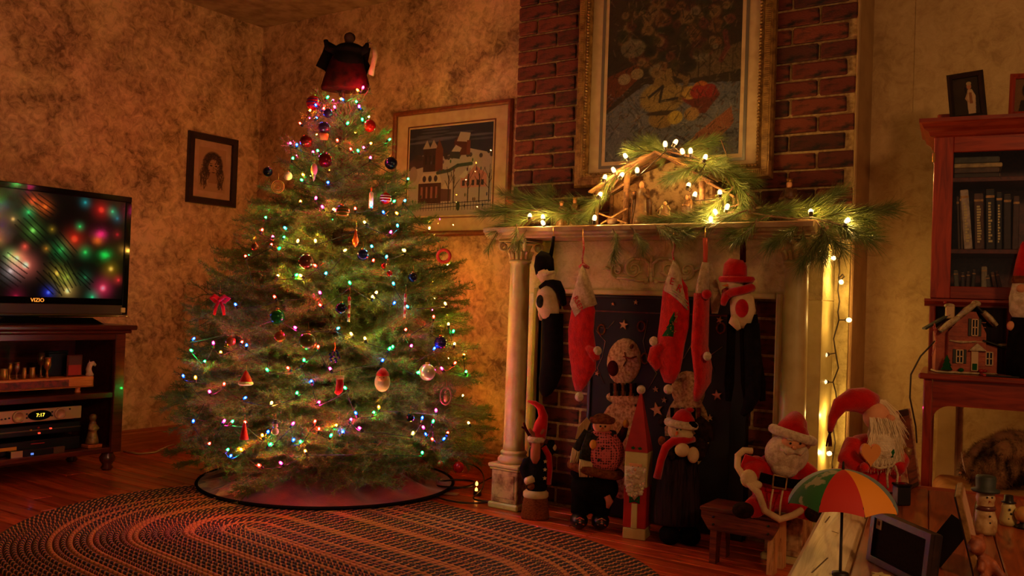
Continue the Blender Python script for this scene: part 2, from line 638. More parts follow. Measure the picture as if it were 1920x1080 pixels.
# ------------------------------------------------------------------ braided rug
RA, RB, RR = np.array([1.73, -1.42]), np.array([2.53, -1.51]), 0.80


def braid_mat(name, cols, per=.030):
    m, nt, b = _new(name)
    uv = nt.nodes.new('ShaderNodeUVMap'); uv.uv_map = 'UVMap'
    sp = nt.nodes.new('ShaderNodeSeparateXYZ'); nt.links.new(uv.outputs[0], sp.inputs[0])
    # chevron coordinate: u + |v - .5| * k
    a = nt.nodes.new('ShaderNodeMath'); a.operation = 'SUBTRACT'; nt.links.new(sp.outputs[1], a.inputs[0]); a.inputs[1].default_value = .5
    ab = nt.nodes.new('ShaderNodeMath'); ab.operation = 'ABSOLUTE'; nt.links.new(a.outputs[0], ab.inputs[0])
    ma = nt.nodes.new('ShaderNodeMath'); ma.operation = 'MULTIPLY_ADD'; ma.inputs[1].default_value = .03
    nt.links.new(ab.outputs[0], ma.inputs[0]); nt.links.new(sp.outputs[0], ma.inputs[2])
    dv = nt.nodes.new('ShaderNodeMath'); dv.operation = 'DIVIDE'; dv.inputs[1].default_value = per; nt.links.new(ma.outputs[0], dv.inputs[0])
    fr = nt.nodes.new('ShaderNodeMath'); fr.operation = 'FRACT'; nt.links.new(dv.outputs[0], fr.inputs[0])
    n = len(cols)
    stops = []
    for i, c in enumerate(cols):
        stops.append((i / n, c))
    col = _ramp(nt, fr.outputs[0], stops)
    col.node.color_ramp.interpolation = 'CONSTANT'
    co = _coord(nt)
    ns = _noise(nt, 220, 3, co)
    mx = nt.nodes.new('ShaderNodeMix'); mx.data_type = 'RGBA'; mx.blend_type = 'MULTIPLY'; mx.inputs[0].default_value = .6
    nt.links.new(col, mx.inputs[6]); nt.links.new(_ramp(nt, ns.outputs[0], [(.3, (.45, .45, .45, 1)), (.7, (1, 1, 1, 1))]), mx.inputs[7])
    nt.links.new(mx.outputs[2], b.inputs['Base Color'])
    b.inputs['Roughness'].default_value = .95
    _bump(nt, b, fr.outputs[0], .5, .004)
    return m


TAN, DRK, RUST, BRN = S(198, 126, 62), S(34, 22, 18), S(150, 74, 38), S(92, 56, 32)
RUGM = [braid_mat('braid_tan', [TAN, S(140, 84, 42), TAN]),
        braid_mat('braid_dark_tan', [DRK, DRK, TAN]),
        braid_mat('braid_dark_rust', [DRK, RUST, DRK, TAN]),
        braid_mat('braid_brown', [BRN, DRK, TAN, DRK])]
rug = thing('braided_rug', 'large oval braided rug in dark brown and tan rings on the plank floor', 'rug', (0, 0, 0))
NR = 40
step = RR / NR
dAB = np.linalg.norm(RB - RA); dirAB = (RB - RA) / dAB; perp = np.array([-dirAB[1], dirAB[0]])
order = [0, 1, 2, 1, 0, 1, 3, 1, 1, 0, 0, 1, 1, 2, 1, 3, 1, 1, 0, 0, 2, 1, 1, 3, 2, 0, 1, 1, 0, 1, 2, 0, 1, 3, 1, 1, 3, 1, 1, 1]


def ring_pts(r):
    per = 2 * dAB + 2 * PI * r
    n = max(40, int(per / .02))
    P = []
    for i in range(n):
        s = per * i / n
        if s < dAB: p = RA + dirAB * s + perp * r
        elif s < dAB + PI * r:
            a = PI / 2 - (s - dAB) / r
            p = RB + r * (math.cos(a) * dirAB + math.sin(a) * perp)
        elif s < 2 * dAB + PI * r: p = RB - dirAB * (s - dAB - PI * r) - perp * r
        else:
            a = -PI / 2 - (s - 2 * dAB - PI * r) / r
            p = RA + r * (math.cos(a) * dirAB + math.sin(a) * perp)
        P.append((p, s))
    return P, per


def rug_ring(k):
    r = (k + .5) * step
    P, per = ring_pts(r)
    n = len(P); h = .012; w2 = step / 2
    prof = [(-w2, .002), (-w2 * .6, h * .85), (0, h), (w2 * .6, h * .85), (w2, .002)]
    V, UV = [], []
    for i, (p, s) in enumerate(P):
        c = RA + dirAB * np.clip((p - RA) @ dirAB, 0, dAB)
        nn = unit(np.append(p - c, 0))[:2]
        for j, (o, z) in enumerate(prof):
            q = p + nn * o
            V.append((q[0], q[1], z))
    F, uvs = [], []
    for i in range(n):
        i2 = (i + 1) % n
        u0, u1 = P[i][1], (P[i2][1] if i2 else per)
        for j in range(4):
            F.append((i * 5 + j, i2 * 5 + j, i2 * 5 + j + 1, i * 5 + j + 1))
            uvs += [(u0, j / 4), (u1, j / 4), (u1, (j + 1) / 4), (u0, (j + 1) / 4)]
    mb = MB().add(V, F)
    me = mb.mesh('braid', RUGM[order[(k * 1) % len(order)]], True)
    ul = me.uv_layers.new(name='UVMap')
    ul.data.foreach_set('uv', np.array(uvs, np.float32).ravel())
    link('braid', me, rug)


for k in range(NR):
    rug_ring(k)

# ------------------------------------------------------------------ fireplace surround
YS = -0.36
fire = thing('fireplace_surround', 'cream columned fireplace surround and mantel shelf in front of the chimney breast', 'fireplace', (2.78, -.2, 0))
FO = np.array([2.78, -.2, 0])


def fpart(name, mb, m, smooth=False):
    mb.v = [tuple(np.array(p) - FO) for p in mb.v]
    return mb.build(name, m, fire, smooth)


OX0, OX1, OZ = 2.245, 3.256, .888
fpart('frieze', MB().box((2.125, YS, OZ), (3.415, CHY - .004, 1.106), .003), M['stucco'])
fpart('pilaster', MB().box((2.125, YS, 0), (OX0, CHY - .004, OZ), .003), M['cream'])
fpart('pilaster', MB().box((OX1, YS, 0), (3.415, CHY - .004, OZ), .003), M['cream'])
mb = MB()
for a, b in (((OX0 - .022, YS - .014, 0), (OX0, YS + .03, OZ + .022)), ((OX1, YS - .014, 0), (OX1 + .022, YS + .03, OZ + .022)), ((OX0, YS - .014, OZ), (OX1, YS + .03, OZ + .022))):
    mb.box(a, b, .005)
fpart('opening_moulding', mb, M['cream'])
# shelf with stepped moulding
SX0, SX1 = 2.085, 3.432
prof = [(-.20, 1.150), (-.552, 1.150), (-.556, 1.146), (-.556, 1.130), (-.548, 1.126), (-.542, 1.118), (-.530, 1.112), (-.526, 1.106), (-.20, 1.106)]
V = [(x, p[0], p[1]) for x in (SX0, SX1) for p in prof]
k = len(prof)
F = [(i, (i + 1) % k, k + (i + 1) % k, k + i) for i in range(k)] + [tuple(range(k)), tuple(range(k, 2 * k))[::-1]]
fpart('mantel_shelf', MB().add(V, F), mat('mantel_paint', S(196, 170, 122), .35, c2=S(160, 122, 80), vs=12))
for i in range(34):
    pass


def spiral(c, r0, turns, sgn=1, start=0.0, n=26):
    return [np.array(c) + np.array([math.cos(start + sgn * 2 * PI * turns * i / n), 0, math.sin(start + sgn * 2 * PI * turns * i / n)]) * r0 * (1 - .78 * i / n) for i in range(n + 1)]


# carved scroll ornament on the frieze
oc = on(1222, 505, 1, YS)
mb = MB()
q = lambda dx, dz: (oc[0] + dx, YS - .004, oc[2] + dz)
for s in (-1, 1):
    mb.tube(spiral(q(s * .075, .002), .040, 1.4, -s, PI / 2), [.007 * (1 - .5 * i / 26) for i in range(27)], 6)
    mb.tube(spiral(q(s * .150, -.004), .032, 1.3, s, -PI / 2), [.006 * (1 - .5 * i / 26) for i in range(27)], 6)
    mb.tube([q(s * .01, -.04), q(s * .05, -.045), q(s * .10, -.036), q(s * .15, -.036)], [.006, .007, .007, .005], 6)
    mb.tube([q(s * .075, .042), q(s * .03, .04), q(s * .008, .02), q(s * .01, -.03)], [.006, .007, .007, .005], 6)
    mb.tube([q(s * .18, -.005), q(s * .20, .006), q(s * .214, 0)], [.006, .006, .003], 6)
    mb.ell(q(s * .022, -.048), (.010, .006, .010), 8, 6)
    for j in range(4):
        mb.ell(q(s * (.05 + .03 * j), -.012 + .008 * (j % 2)), (.012, .005, .006), 8, 5)
for j in range(5):
    mb.ell(q(0, .04 - .02 * j), (.008, .007, .014), 8, 6)
fpart('scroll_ornament', mb, M['cream'], True)


def column(cx):
    cy = -.462
    mb = MB().box((cx - .0635, cy - .0635, .026), (cx + .0635, cy + .0635, .158), .003)
    mb.box((cx - .05, cy - .066, .045), (cx + .05, cy - .06, .140), .002)
    fpart('pedestal', mb, M['marble'])
    fpart('pedestal_plinth', MB().box((cx - .074, cy - .074, 0), (cx + .074, cy + .074, .026), .006), M['cream'])
    fpart('pedestal_collar', MB().box((cx - .070, cy - .070, .158), (cx + .070, cy + .070, .168), .003), M['cream'])
    fpart('pedestal_cap', MB().box((cx - .076, cy - .076, .168), (cx + .076, cy + .076, .184), .004), M['cream'])
    fpart('column_base', MB().lathe([(0, .184), (.062, .184), (.066, .192), (.066, .200), (.058, .210), (.052, .213), (.052, .220), (.056, .224), (.055, .230), (.047, .236)], (cx, cy, 0), 28), M['cream'], True)
    fpart('column_shaft', MB().lathe([(.046, .236), (.0445, .26), (.044, .5), (.042, .8), (.0395, .99), (.0395, 1.005), (.046, 1.008), (.046, 1.016), (.041, 1.020)], (cx, cy, 0), 32), M['cream'], True)
    mb = MB().lathe([(.038, 1.018), (.038, 1.04), (.041, 1.065), (.048, 1.080)], (cx, cy, 0), 24)
    for j in range(14):
        a = 2 * PI * j / 14
        d = np.array([math.cos(a), math.sin(a), 0])
        mb.tube([np.array([cx, cy, 1.022]) + d * .040, np.array([cx, cy, 1.042]) + d * .043, np.array([cx, cy, 1.052]) + d * .052, np.array([cx, cy, 1.049]) + d * .056], [.007, .0075, .006, .003], 6)
    for sx in (-1, 1):
        for sy in (-1, 1):
            c0 = np.array([cx + sx * .052, cy + sy * .052, 1.073])
            d = unit([sx, sy, 0])
            pts = [c0 + d * math.cos(PI / 2 - t * 9) * .019 * (1 - t * .75) + np.array([0, 0, 1]) * math.sin(PI / 2 - t * 9) * .019 * (1 - t * .75) for t in [i / 18 for i in range(19)]]
            mb.tube(pts, .006, 6)
    mb.ell((cx, cy - .052, 1.084), (.012, .008, .010), 8, 6)
    mb.box((cx - .068, cy - .068, 1.092), (cx + .068, cy + .068, 1.106), .004)
    fpart('capital', mb, M['cream'], True)


column(2.212)
column(3.354)
# brick facing inside the opening
fbk = struct('', MB().box((OX0 - .02, -.300, 0), (OX1 + .02, CHY - .004, OZ + .02)).build('wall_firebox', M['mortar']))
brick_wall(OX0 - .02, OX1 + .02, .01, 13, -.306, fbk, 1)
# ------------------------------------------------------------------ Christmas tree
TC = np.array([1.35, -.66])
_py = [120, 165, 200, 250, 300, 350, 400, 450, 500, 550, 600, 650, 700, 750, 800, 850, 885, 905]
_hw = [20, 47, 65, 88, 116, 148, 178, 208, 236, 252, 263, 272, 282, 296, 296, 280, 250, 150]
TZ = [(908 - a) / 415.7 for a in _py][::-1]
TR = [a * .00240 for a in _hw][::-1]


def tree_r(z):
    return float(np.interp(z, TZ, TR))


M['needle'] = mat('fir_needles', S(58, 96, 36), .45, c2=S(104, 128, 54), vs=9, lo=.35, hi=.6)
M['twig'] = mat('fir_twig', S(104, 70, 46), .85)
M['needle_long'] = mat('pine_needles', S(74, 98, 40), .5, c2=S(120, 128, 56), vs=14, lo=.35, hi=.65)


def needle_arrays(P, T, rng, per_m, ln, wd, spread=1.0):
    """needles along polyline P with tangents; returns verts (n,3,3)"""
    out = []
    seg = np.linalg.norm(np.diff(P, axis=0), axis=1)
    L = seg.sum()
    n = max(4, int(L * per_m))
    s = rng.random(n) * L
    cum = np.concatenate([[0], np.cumsum(seg)])
    i = np.clip(np.searchsorted(cum, s) - 1, 0, len(seg) - 1)
    f = ((s - cum[i]) / seg[i])[:, None]
    p = P[i] * (1 - f) + P[i + 1] * f
    t = (P[i + 1] - P[i]) / seg[i][:, None]
    r = rng.normal(size=(n, 3)); r[:, 2] += .35
    r -= t * (r * t).sum(1)[:, None]
    r /= np.linalg.norm(r, axis=1)[:, None]
    d = t * rng.uniform(.45, .95, (n, 1)) + r * rng.uniform(.7, 1.1, (n, 1)) * spread
    d /= np.linalg.norm(d, axis=1)[:, None]
    w_ = np.cross(d, rng.normal(size=(n, 3))); w_ /= np.linalg.norm(w_, axis=1)[:, None]
    l = ln * rng.uniform(.7, 1.2, (n, 1))
    return np.stack([p - w_ * wd, p + w_ * wd, p + d * l], axis=1)


def tri_mesh(name, tris, wood_mb, mats):
    n = len(tris)
    vs = tris.reshape(-1, 3)
    m = len(wood_mb.v)
    allv = list(wood_mb.v) + vs.tolist()
    fs = list(wood_mb.f) + [(m + 3 * i, m + 3 * i + 1, m + 3 * i + 2) for i in range(n)]
    me = bpy.data.meshes.new(name)
    me.from_pydata(allv, [], fs)
    for x in mats: me.materials.append(x)
    me.polygons.foreach_set('material_index', [1] * len(wood_mb.f) + [0] * n)
    me.update()
    return me


def fir_branch(L, seed, droop=.05, bare=.0):
    rng = np.random.default_rng(seed)
    n = 7
    s = np.linspace(0, 1, n)
    P = np.stack([s * L, .03 * L * np.sin(s * 3 + seed), -droop * L * s ** 2 + .04 * L * np.maximum(0, s - .7)], axis=1)
    wb = MB().tube(P, list(.0045 * (1 - .75 * s)), 4, False)
    tr = [needle_arrays(P[2:], None, rng, 560, .024, .0010)]
    k = int(7 + L * 22)
    for j in range(k):
        f = .22 + .76 * (j + .5) / k
        side = 1 if j % 2 else -1
        b = np.array([np.interp(f, s, P[:, i]) for i in range(3)])
        l = L * (.42 * (1 - f) + .13) * rng.uniform(.75, 1.15)
        a = math.radians(rng.uniform(34, 58)) * side
        d = np.array([math.cos(a), math.sin(a), rng.uniform(-.28, .22)])
        Q = np.stack([b + d * l * u + np.array([.12 * l * u * u, 0, -.10 * l * u * u]) for u in np.linspace(0, 1, 4)])
        wb.tube(Q, [.0022, .0018, .0014, .0009], 3, False)
        if rng.random() > bare:
            tr.append(needle_arrays(Q, None, rng, 680, .022, .0010))
        for h in (.35, .65):
            if l > .06:
                b2 = Q[1] if h < .5 else Q[2]
                a2 = a + math.radians(rng.uniform(30, 50)) * rng.choice([-1, 1])
                d2 = np.array([math.cos(a2), math.sin(a2), rng.uniform(-.2, .25)])
                Q2 = np.stack([b2 + d2 * l * .45 * u for u in np.linspace(0, 1, 3)])
                wb.tube(Q2, [.0014, .0011, .0008], 3, False)
                tr.append(needle_arrays(Q2, None, rng, 680, .021, .0010))
    return tri_mesh('branch', np.concatenate(tr), wb, [M['needle'], M['twig']])


tree = thing('christmas_tree', 'tall decorated fir tree in the corner of the room', 'tree', (TC[0], TC[1], 0))
MB().lathe([(.035, .02), (.032, .3), (.025, 1.0), (.012, 1.7), (.006, 1.86)], (0, 0, 0), 10).build('trunk', M['bark'], tree, True)
LEN = [.12, .2, .3, .4, .5, .6, .7]
BR = {l: [fir_branch(l, int(l * 100) * 10 + i, .06 + .05 * i, .35 if l < .25 else .1) for i in range(2)] for l in LEN}
rng = np.random.default_rng(21)
NB = 298
# tip heights distributed by the circumference of the tree
zs = np.linspace(.13, 1.80, 2000); wgt = np.array([tree_r(z) + .12 for z in zs]); cw = np.cumsum(wgt) / wgt.sum()
for i in range(NB):
    zt = float(np.interp((i + rng.random()) / NB, cw, zs))
    phi = i * 2.39996 + rng.normal() * .15
    R = tree_r(zt) * (rng.uniform(.88, 1.0) if i % 3 else rng.uniform(.66, .86))
    d = np.array([math.cos(phi), math.sin(phi)])
    if d[1] > 0: R = min(R, (-.11 - TC[1]) / d[1])
    if d[0] < 0: R = min(R, (TC[0] - .04) / -d[0])
    frac = zt / 1.8
    pitch = math.radians(np.interp(frac, [0, .15, .4, .75, 1], [-9, -4, 4, 18, 52]) + rng.normal() * 5)
    L = R / math.cos(pitch)
    z0 = zt - L * math.sin(pitch)
    if z0 < .2:
        z0 = .2 + .1 * rng.random(); pitch = math.asin(max(-.5, min(.5, (zt - z0) / L)))
    l = min(LEN, key=lambda a: abs(a - L))
    me = BR[l][rng.integers(2)]
    x = Vector((d[0] * math.cos(pitch), d[1] * math.cos(pitch), math.sin(pitch)))
    yv = Vector((0, 0, 1)).cross(x).normalized(); zv = x.cross(yv)
    roll = rng.normal() * .35
    y2 = yv * math.cos(roll) + zv * math.sin(roll); z2 = zv * math.cos(roll) - yv * math.sin(roll)
    s = L / l
    o = link('branch', me, tree)
    o.matrix_local = Matrix(((x.x * s, y2.x * s, z2.x * s, 0), (x.y * s, y2.y * s, z2.y * s, 0), (x.z * s, y2.z * s, z2.z * s, z0), (0, 0, 0, 1)))


def tree_hit(px, py, k=1.0):
    d = ray(px, py); best = None
    for t in np.arange(2.4, 4.7, .006):
        p = CAM + t * d
        r = math.hypot(p[0] - TC[0], p[1] - TC[1]) / max(.02, tree_r(p[2]) * k)
        if r <= 1: return p
        if best is None or r < best[0]: best = (r, p)
    return best[1]


# ------------------------------------------------------------------ coloured lights
LC = dict(pink=(1, .03, .30), red=(1, .03, .01), orange=(1, .30, .01), yellow=(1, .62, .12), green=(.01, .75, .14), cyan=(.03, .65, .75), blue=(.01, .12, 1.0))
CORE = dict(pink=1.0, red=1.0, orange=1.1, yellow=.9, green=.9, cyan=.4, blue=.5)
bulb_me = {}


def bulb_mesh(name, col, core, jacket, rc=.0030, rj=.0062, ln=.017, capm='wire'):
    mb = MB().lathe([(0, .004), (rc, .006), (rc, ln - .006), (0, ln - .004)], (0, 0, 0), 6)
    mb.mat(1).lathe([(rj * .8, 0), (rj, .004), (rj, ln * .55), (rj * .6, ln * .9), (0, ln)], (0, 0, 0), 8)
    mb.mat(2).lathe([(0, -.012), (rj * .75, -.012), (rj * .85, .001), (0, .002)], (0, 0, 0), 8)
    hot = tuple(col) + (1,)
    return mb.mesh(name, [emit_mat(name + '_core', hot, core), jacket_mat(name + '_jacket', tuple(col) + (1,), jacket), M[capm]], False)


for c, v in LC.items():
    bulb_me[c] = bulb_mesh('bulb', v, TREE_CORE * CORE[c], TREE_JACKET * CORE[c])
A_ = """490,312,p 473,323,o 325,355,g 353,366,p 385,362,o 405,365,b 283,375,r 466,376,g 364,402,p 278,392,b 475,400,p 483,405,b 243,415,o 275,448,b
418,474,g 490,458,g 208,475,r 307,407,r 160,568,p 187,575,b 376,553,r 499,587,p 522,566,o 473,603,g 288,602,g 262,607,p 167,638,g 224,711,o 218,735,g 325,748,b
275,818,p 353,871,y 458,870,r 530,857,c 629,833,g 680,832,c 654,888,o 652,945,c 617,978,p 505,931,y 536,1044,c 684,1060,y 402,1058,y 25,968,r 78,997,p 126,999,g
140,956,c 100,1051,g 68,1032,r 275,1018,y 190,1018,y 40,908,g 440,595,r 590,885,b 525,635,p 310,860,p 205,835,o"""
B_ = """500,17,g 377,47,r 498,122,y 566,119,g 596,122,y 684,116,c 652,84,r 870,66,r 922,48,c 995,26,y 784,152,g 666,187,p 492,207,r 340,237,b 500,278,g 672,237,r
880,190,y 868,207,y 953,155,c 950,230,b 1010,242,c 1155,232,y 1107,284,r 994,334,r 728,327,c 790,352,y 842,370,y 575,325,p 250,388,p 168,368,b 170,414,g 278,422,o
357,382,r 378,397,b 212,457,g 603,455,g 545,483,r 134,515,b 180,522,o 290,547,r 238,577,p 366,598,b 475,617,y 573,583,g 463,490,g 708,487,p 768,560,g 657,400,r
948,398,g 932,408,g 905,455,b 1018,398,p 1107,406,b 1187,390,y 1143,484,p 1187,462,r 1040,500,g 895,637,o 872,657,g 783,684,p 808,660,b 657,617,p 1117,650,p 1061,678,b
1103,692,g 1080,741,b 1105,760,r 1142,758,b 1024,738,y 1063,811,g 1070,715,p 170,692,b 288,690,p 318,692,g 377,695,r 460,733,b 442,748,o 558,765,b 588,768,g 610,808,o
518,853,p 315,824,b 300,802,g 228,778,r 465,780,g 642,693,r 660,723,r 705,745,g 752,733,b 825,717,p 725,707,o 555,700,p 363,800,o 1160,735,r 434,860,r 632,535,b"""
key = dict(p='pink', r='red', o='orange', y='yellow', g='green', c='cyan', b='blue')
TB = []
for txt, ox, oy, sc in ((A_, 480, 40, 2.454), (B_, 280, 460, 2.077)):
    for tok in txt.split():
        a, b, c = tok.split(',')
        TB.append((ox + float(a) / sc, oy + float(b) / sc, key[c]))
# the far sides of the tree carry the same lights
lights = thing('tree_light_string', 'string of small multicoloured lights wound through the fir tree', 'string lights', (TC[0], TC[1], 0))
rng = np.random.default_rng(5)
LP = []
for x, y, c in TB:
    p = tree_hit(x, y, 1.0)
    LP.append((p, c))
cols = list(LC)
for i in range(44):
    z = .2 + 1.5 * (i + rng.random()) / 44
    a = rng.uniform(.15, PI * 1.12)
    r = tree_r(z) * .93
    p = np.array([TC[0] + r * math.cos(a), min(-.20, TC[1] + r * math.sin(a)), z])
    p[0] = max(.06, p[0])
    LP.append((p, ('yellow', 'orange', 'pink', 'yellow', 'green')[i % 5]))
order_ = sorted(LP, key=lambda t: (int(t[0][2] / .13), (math.atan2(t[0][1] - TC[1], t[0][0] - TC[0]) + PI * .6) % (2 * PI) * (1 if int(t[0][2] / .13) % 2 else -1)))
C3 = np.array([TC[0], TC[1], 0])
path = []
for i, (p, c) in enumerate(order_):
    q = p - C3
    o = link('bulb', bulb_me[c], lights, q, (rng.uniform(-.9, .9), rng.uniform(-.9, .9), 0))
    path.append(q + np.array([0, 0, -.010]))
    if i + 1 < len(order_):
        qn = order_[i + 1][0] - C3
        m_ = (q + qn) / 2
        rr = math.hypot(m_[0], m_[1]); tr_ = tree_r(m_[2]) * .88
        if rr > .02 and np.linalg.norm(qn - q) > .12:
            m_[:2] *= max(.8, min(1.0, tr_ / rr))
        m_[2] -= .012
        path.append(m_)
MB().tube(path, .0016, 4).build('wire', M['wire'], lights)

# ------------------------------------------------------------------ tree skirt
SKC, SKR = np.array([1.346, -.657]), .56
M['skirt'] = mat('velvet_skirt', S(158, 70, 52), .9, c2=S(104, 40, 30), vs=8, bump=.4, bs=160, sheen=.5)
M['skirt_patch'] = mat('rose_tan_patch', S(222, 160, 126), .9, c2=S(186, 112, 84), vs=26, bump=.4, bs=160, sheen=.3)
skirt = thing('tree_skirt', 'round dark red velvet skirt spread under the fir tree', 'tree skirt', (SKC[0], SKC[1], .012))


def sk(u, v, lift=0.0, r0=.06, r1=SKR):
    a = 2 * PI * u
    r = r0 + (r1 - r0) * v
    fold = .5 + .5 * math.sin(9 * a + 1.4 * math.sin(3 * a)) * math.sin(5 * a + .7)
    z = .006 + .10 * max(0.0, 1 - v) ** 1.6 + .085 * fold * (1 - v ** 2.6) * min(1, v * 4)
    y = r * math.sin(a)
    y = min(y, .60)
    return (r * math.cos(a), y, z + lift)


MB().grid(lambda u, v: sk(u, v), 180, 22, True).build('skirt_cloth', M['skirt'], skirt, True)
# pale border panels towards the front left
for a0, a1 in ((.555, .625), (.635, .70), (.71, .755)):
    MB().grid(lambda u, v: sk(a0 + (a1 - a0) * u, .66 + .31 * v - .05 * math.sin(u * 9), .004), 24, 8).build('border_panel', M['skirt_patch'], skirt, True)
MB().tube([np.array(sk(i / 140, 1.0)) + np.array([0, 0, .002]) for i in range(140)], .007, 6, closed=True).build('edge_piping', M['black_cloth'], skirt, True)

# ------------------------------------------------------------------ tree ornaments
def hang(mb, c, top):
    mb.tube([c + np.array([0, 0, top]), c + np.array([.002, 0, top + .02]), c + np.array([0, 0, top + .035])], .0006, 3)


def ball(px, py, rp, m, label, band=None, k=1.03):
    c = tree_hit(px, py, k)
    s = FPX / pj(c)[2]
    r = rp / s
    t = thing('ball_ornament', label, 'ornament', c, 0, 'ornaments on the fir tree')
    MB().ell((0, 0, 0), r, 20, 12).build('ball', m, t, True)
    if band is not None:
        mb = MB()
        for z in (-.45, 0, .4):
            rr = r * math.sqrt(1 - z * z) * 1.008
            mb.lathe([(rr * .99, z * r - r * .07), (rr * 1.012, z * r), (rr * .99, z * r + r * .07)], (0, 0, 0), 20)
        mb.build('painted_band', band, t, True)
    MB().lathe([(r * .26, r * .93), (r * .26, r * 1.16), (0, r * 1.18)], (0, 0, 0), 10).build('cap', M['brass'], t, True)
    MB().tube([(0, 0, r * 1.15), (.003, 0, r * 1.5), (0, 0, r * 1.5 + .02)], .0007, 4).build('hook', M['brass'], t)
    return t


def om(name, c, rough=.18, metal=.55):
    return mat(name, c, rough, metal)


OM = dict(red=om('ornament_red', S(170, 26, 22)), darkred=om('ornament_dark_red', S(98, 18, 18)), blue=om('ornament_blue', S(24, 34, 92)), navy=om('ornament_navy', S(16, 20, 44)),
          purple=om('ornament_purple', S(70, 40, 96)), olive=om('ornament_olive', S(88, 86, 36)), brown=om('ornament_brown', S(96, 52, 32)), green=om('ornament_green', S(18, 104, 44)),
          bronze=om('ornament_bronze', S(150, 80, 36)), pearl=om('ornament_pearl', S(206, 190, 150), .15, .5), white=om('ornament_white', S(214, 196, 170), .4, 0))
for a in [(588, 193, 14, 'red', 'red and blue ball ornament at the upper left edge of the tree crown', 'blue'),
          (615, 212, 9, 'purple', 'small violet ball ornament just under the topmost pink lights', None),
          (693, 236, 12, 'red', 'red ball ornament at the upper right edge of the tree', None),
          (574, 265, 12, 'darkred', 'crimson ball ornament beside a pink and blue light pair high on the left', None),
          (610, 300, 14, 'darkred', 'large dark red ball ornament in the middle below the crown', None),
          (733, 306, 12, 'navy', 'dark blue ball ornament hanging out in front of the village print frame', None),
          (723, 372, 11, 'red', 'red ball ornament with pale stripes left of the village print', 'white'),
          (642, 398, 14, 'olive', 'olive brown ball ornament beside a yellow light in the upper middle', 'bronze'),
          (680, 478, 11, 'blue', 'deep blue ball ornament under a cyan light on the right half', None),
          (574, 491, 15, 'brown', 'brown ball ornament left of a red light at the tree centre', None),
          (520, 594, 14, 'green', 'bright green ball ornament left of the tree centre', None),
          (525, 632, 11, 'bronze', 'copper coloured ball ornament below the bright green ball', None),
          (577, 640, 17, 'olive', 'largest olive green ball ornament beside the copper ball', None),
          (774, 520, 9, 'navy', 'small black blue ball ornament on the right half above blue lights', None),
          (640, 578, 11, 'navy', 'midnight blue ball ornament beside the hanging red candy stick', None),
          (826, 642, 12, 'blue', 'blue striped ball ornament at the right edge of the tree', 'purple'),
          (801, 698, 16, 'pearl', 'pale shiny pearl ball ornament on the lower right', None),
          (860, 876, 11, 'red', 'red ball ornament hanging lowest at the right beside the cables', None),
          (825, 870, 6, 'bronze', 'tiny tan ball ornament hanging low near the lowest red ball', None),
          (769, 783, 8, 'navy', 'dark navy ball ornament low on the right among blue lights', None),
          (502, 322, 9, 'navy', 'black ball ornament at the left edge near the portrait print', None),
          (478, 463, 7, 'brown', 'small dark brown ball ornament near the left edge of the tree', None),
          (433, 640, 9, 'bronze', 'dull copper ball ornament low on the left by an orange light', None),
          (540, 330, 8, 'white', 'small off white ball ornament on the upper left half', None)]:
    ball(a[0], a[1], a[2], OM[a[3]], a[4], OM[a[5]] if a[5] else None)


def orn(name, px, py, label, k=1.04):
    c = tree_hit(px, py, k)
    t = thing(name, label, 'ornament', c, 0.5977, 'ornaments on the fir tree')
    MB().tube([(0, 0, .02), (.002, 0, .035), (0, 0, .055)], .0007, 4).build('hook', M['brass'], t)
    return t, pj(c)[2] / FPX


t, e = orn('santa_face_ornament', 717, 716, 'carved bearded santa face ornament on the lower right half')
MB().ell((0, 0, 0), (.030, .018, .038), 16, 12).build('beard', M['cream_cloth'], t, True)
MB().ell((0, -.010, .014), (.020, .012, .016), 12, 8).ell((0, -.024, .010), .005, 8, 6).build('face', M['skin'], t, True)
MB().lathe([(.026, .024), (.022, .036), (.008, .052), (0, .054)], (0, 0, 0), 14).build('hat', M['red_cloth'], t, True)
MB().ell((-.008, -.022, .018), .002, 6, 4).ell((.008, -.022, .018), .002, 6, 4).build('eye', M['black'], t)
t, e = orn('stocking_ornament', 637, 722, 'small red stocking ornament beside a green light')
MB().etube([(0, 0, .03), (.001, 0, 0), (-.002, 0, -.02), (-.012, 0, -.034)], [.013, .014, .015, .009], [.006, .008, .008, .005], (0, 1, 0), 10).build('stocking_body', M['red_knit'], t, True)
MB().etube([(0, 0, .022), (0, 0, .036)], [.016, .016], [.008, .008], (0, 1, 0), 10).build('cuff', M['cream_knit'], t, True)
t, e = orn('medallion_ornament', 836, 738, 'oval openwork medallion ornament hanging at the right edge')
MB().tube([(.022 * math.cos(a), 0, .034 * math.sin(a) - .01) for a in np.linspace(0, 2 * PI, 25)[:-1]], .0035, 6, closed=True).build('rim', M['pewter'], t, True)
MB().ell((0, 0, -.018), (.010, .005, .016), 10, 8).ell((0, 0, .004), .006, 8, 6).build('figure', M['gold'], t, True)
t, e = orn('wreath_ornament', 832, 480, 'red ring ornament at the right edge near the wall')
MB().tube([(.026 * math.cos(a), 0, .026 * math.sin(a)) for a in np.linspace(0, 2 * PI, 25)[:-1]], .007, 8, closed=True).build('ring', M['red_paint'], t, True)
for px, py, lab in ((655, 566, 'red candy stick ornament hanging in the middle of the tree'), (760, 560, 'white and red candy stick ornament right of the yellow lights')):
    t, e = orn('candy_stick_ornament', px, py, lab)
    mb = MB()
    for j in range(6):
        mb.mat(j % 2).tube([(0, 0, .02 - .016 * j), (0, 0, .004 - .016 * j)], .005, 8)
    mb.build('stick', [M['red_paint'], M['white_fur']], t, True)
t, e = orn('cherry_ornament', 726, 504, 'pair of glossy red cherries ornament right of the tree centre')
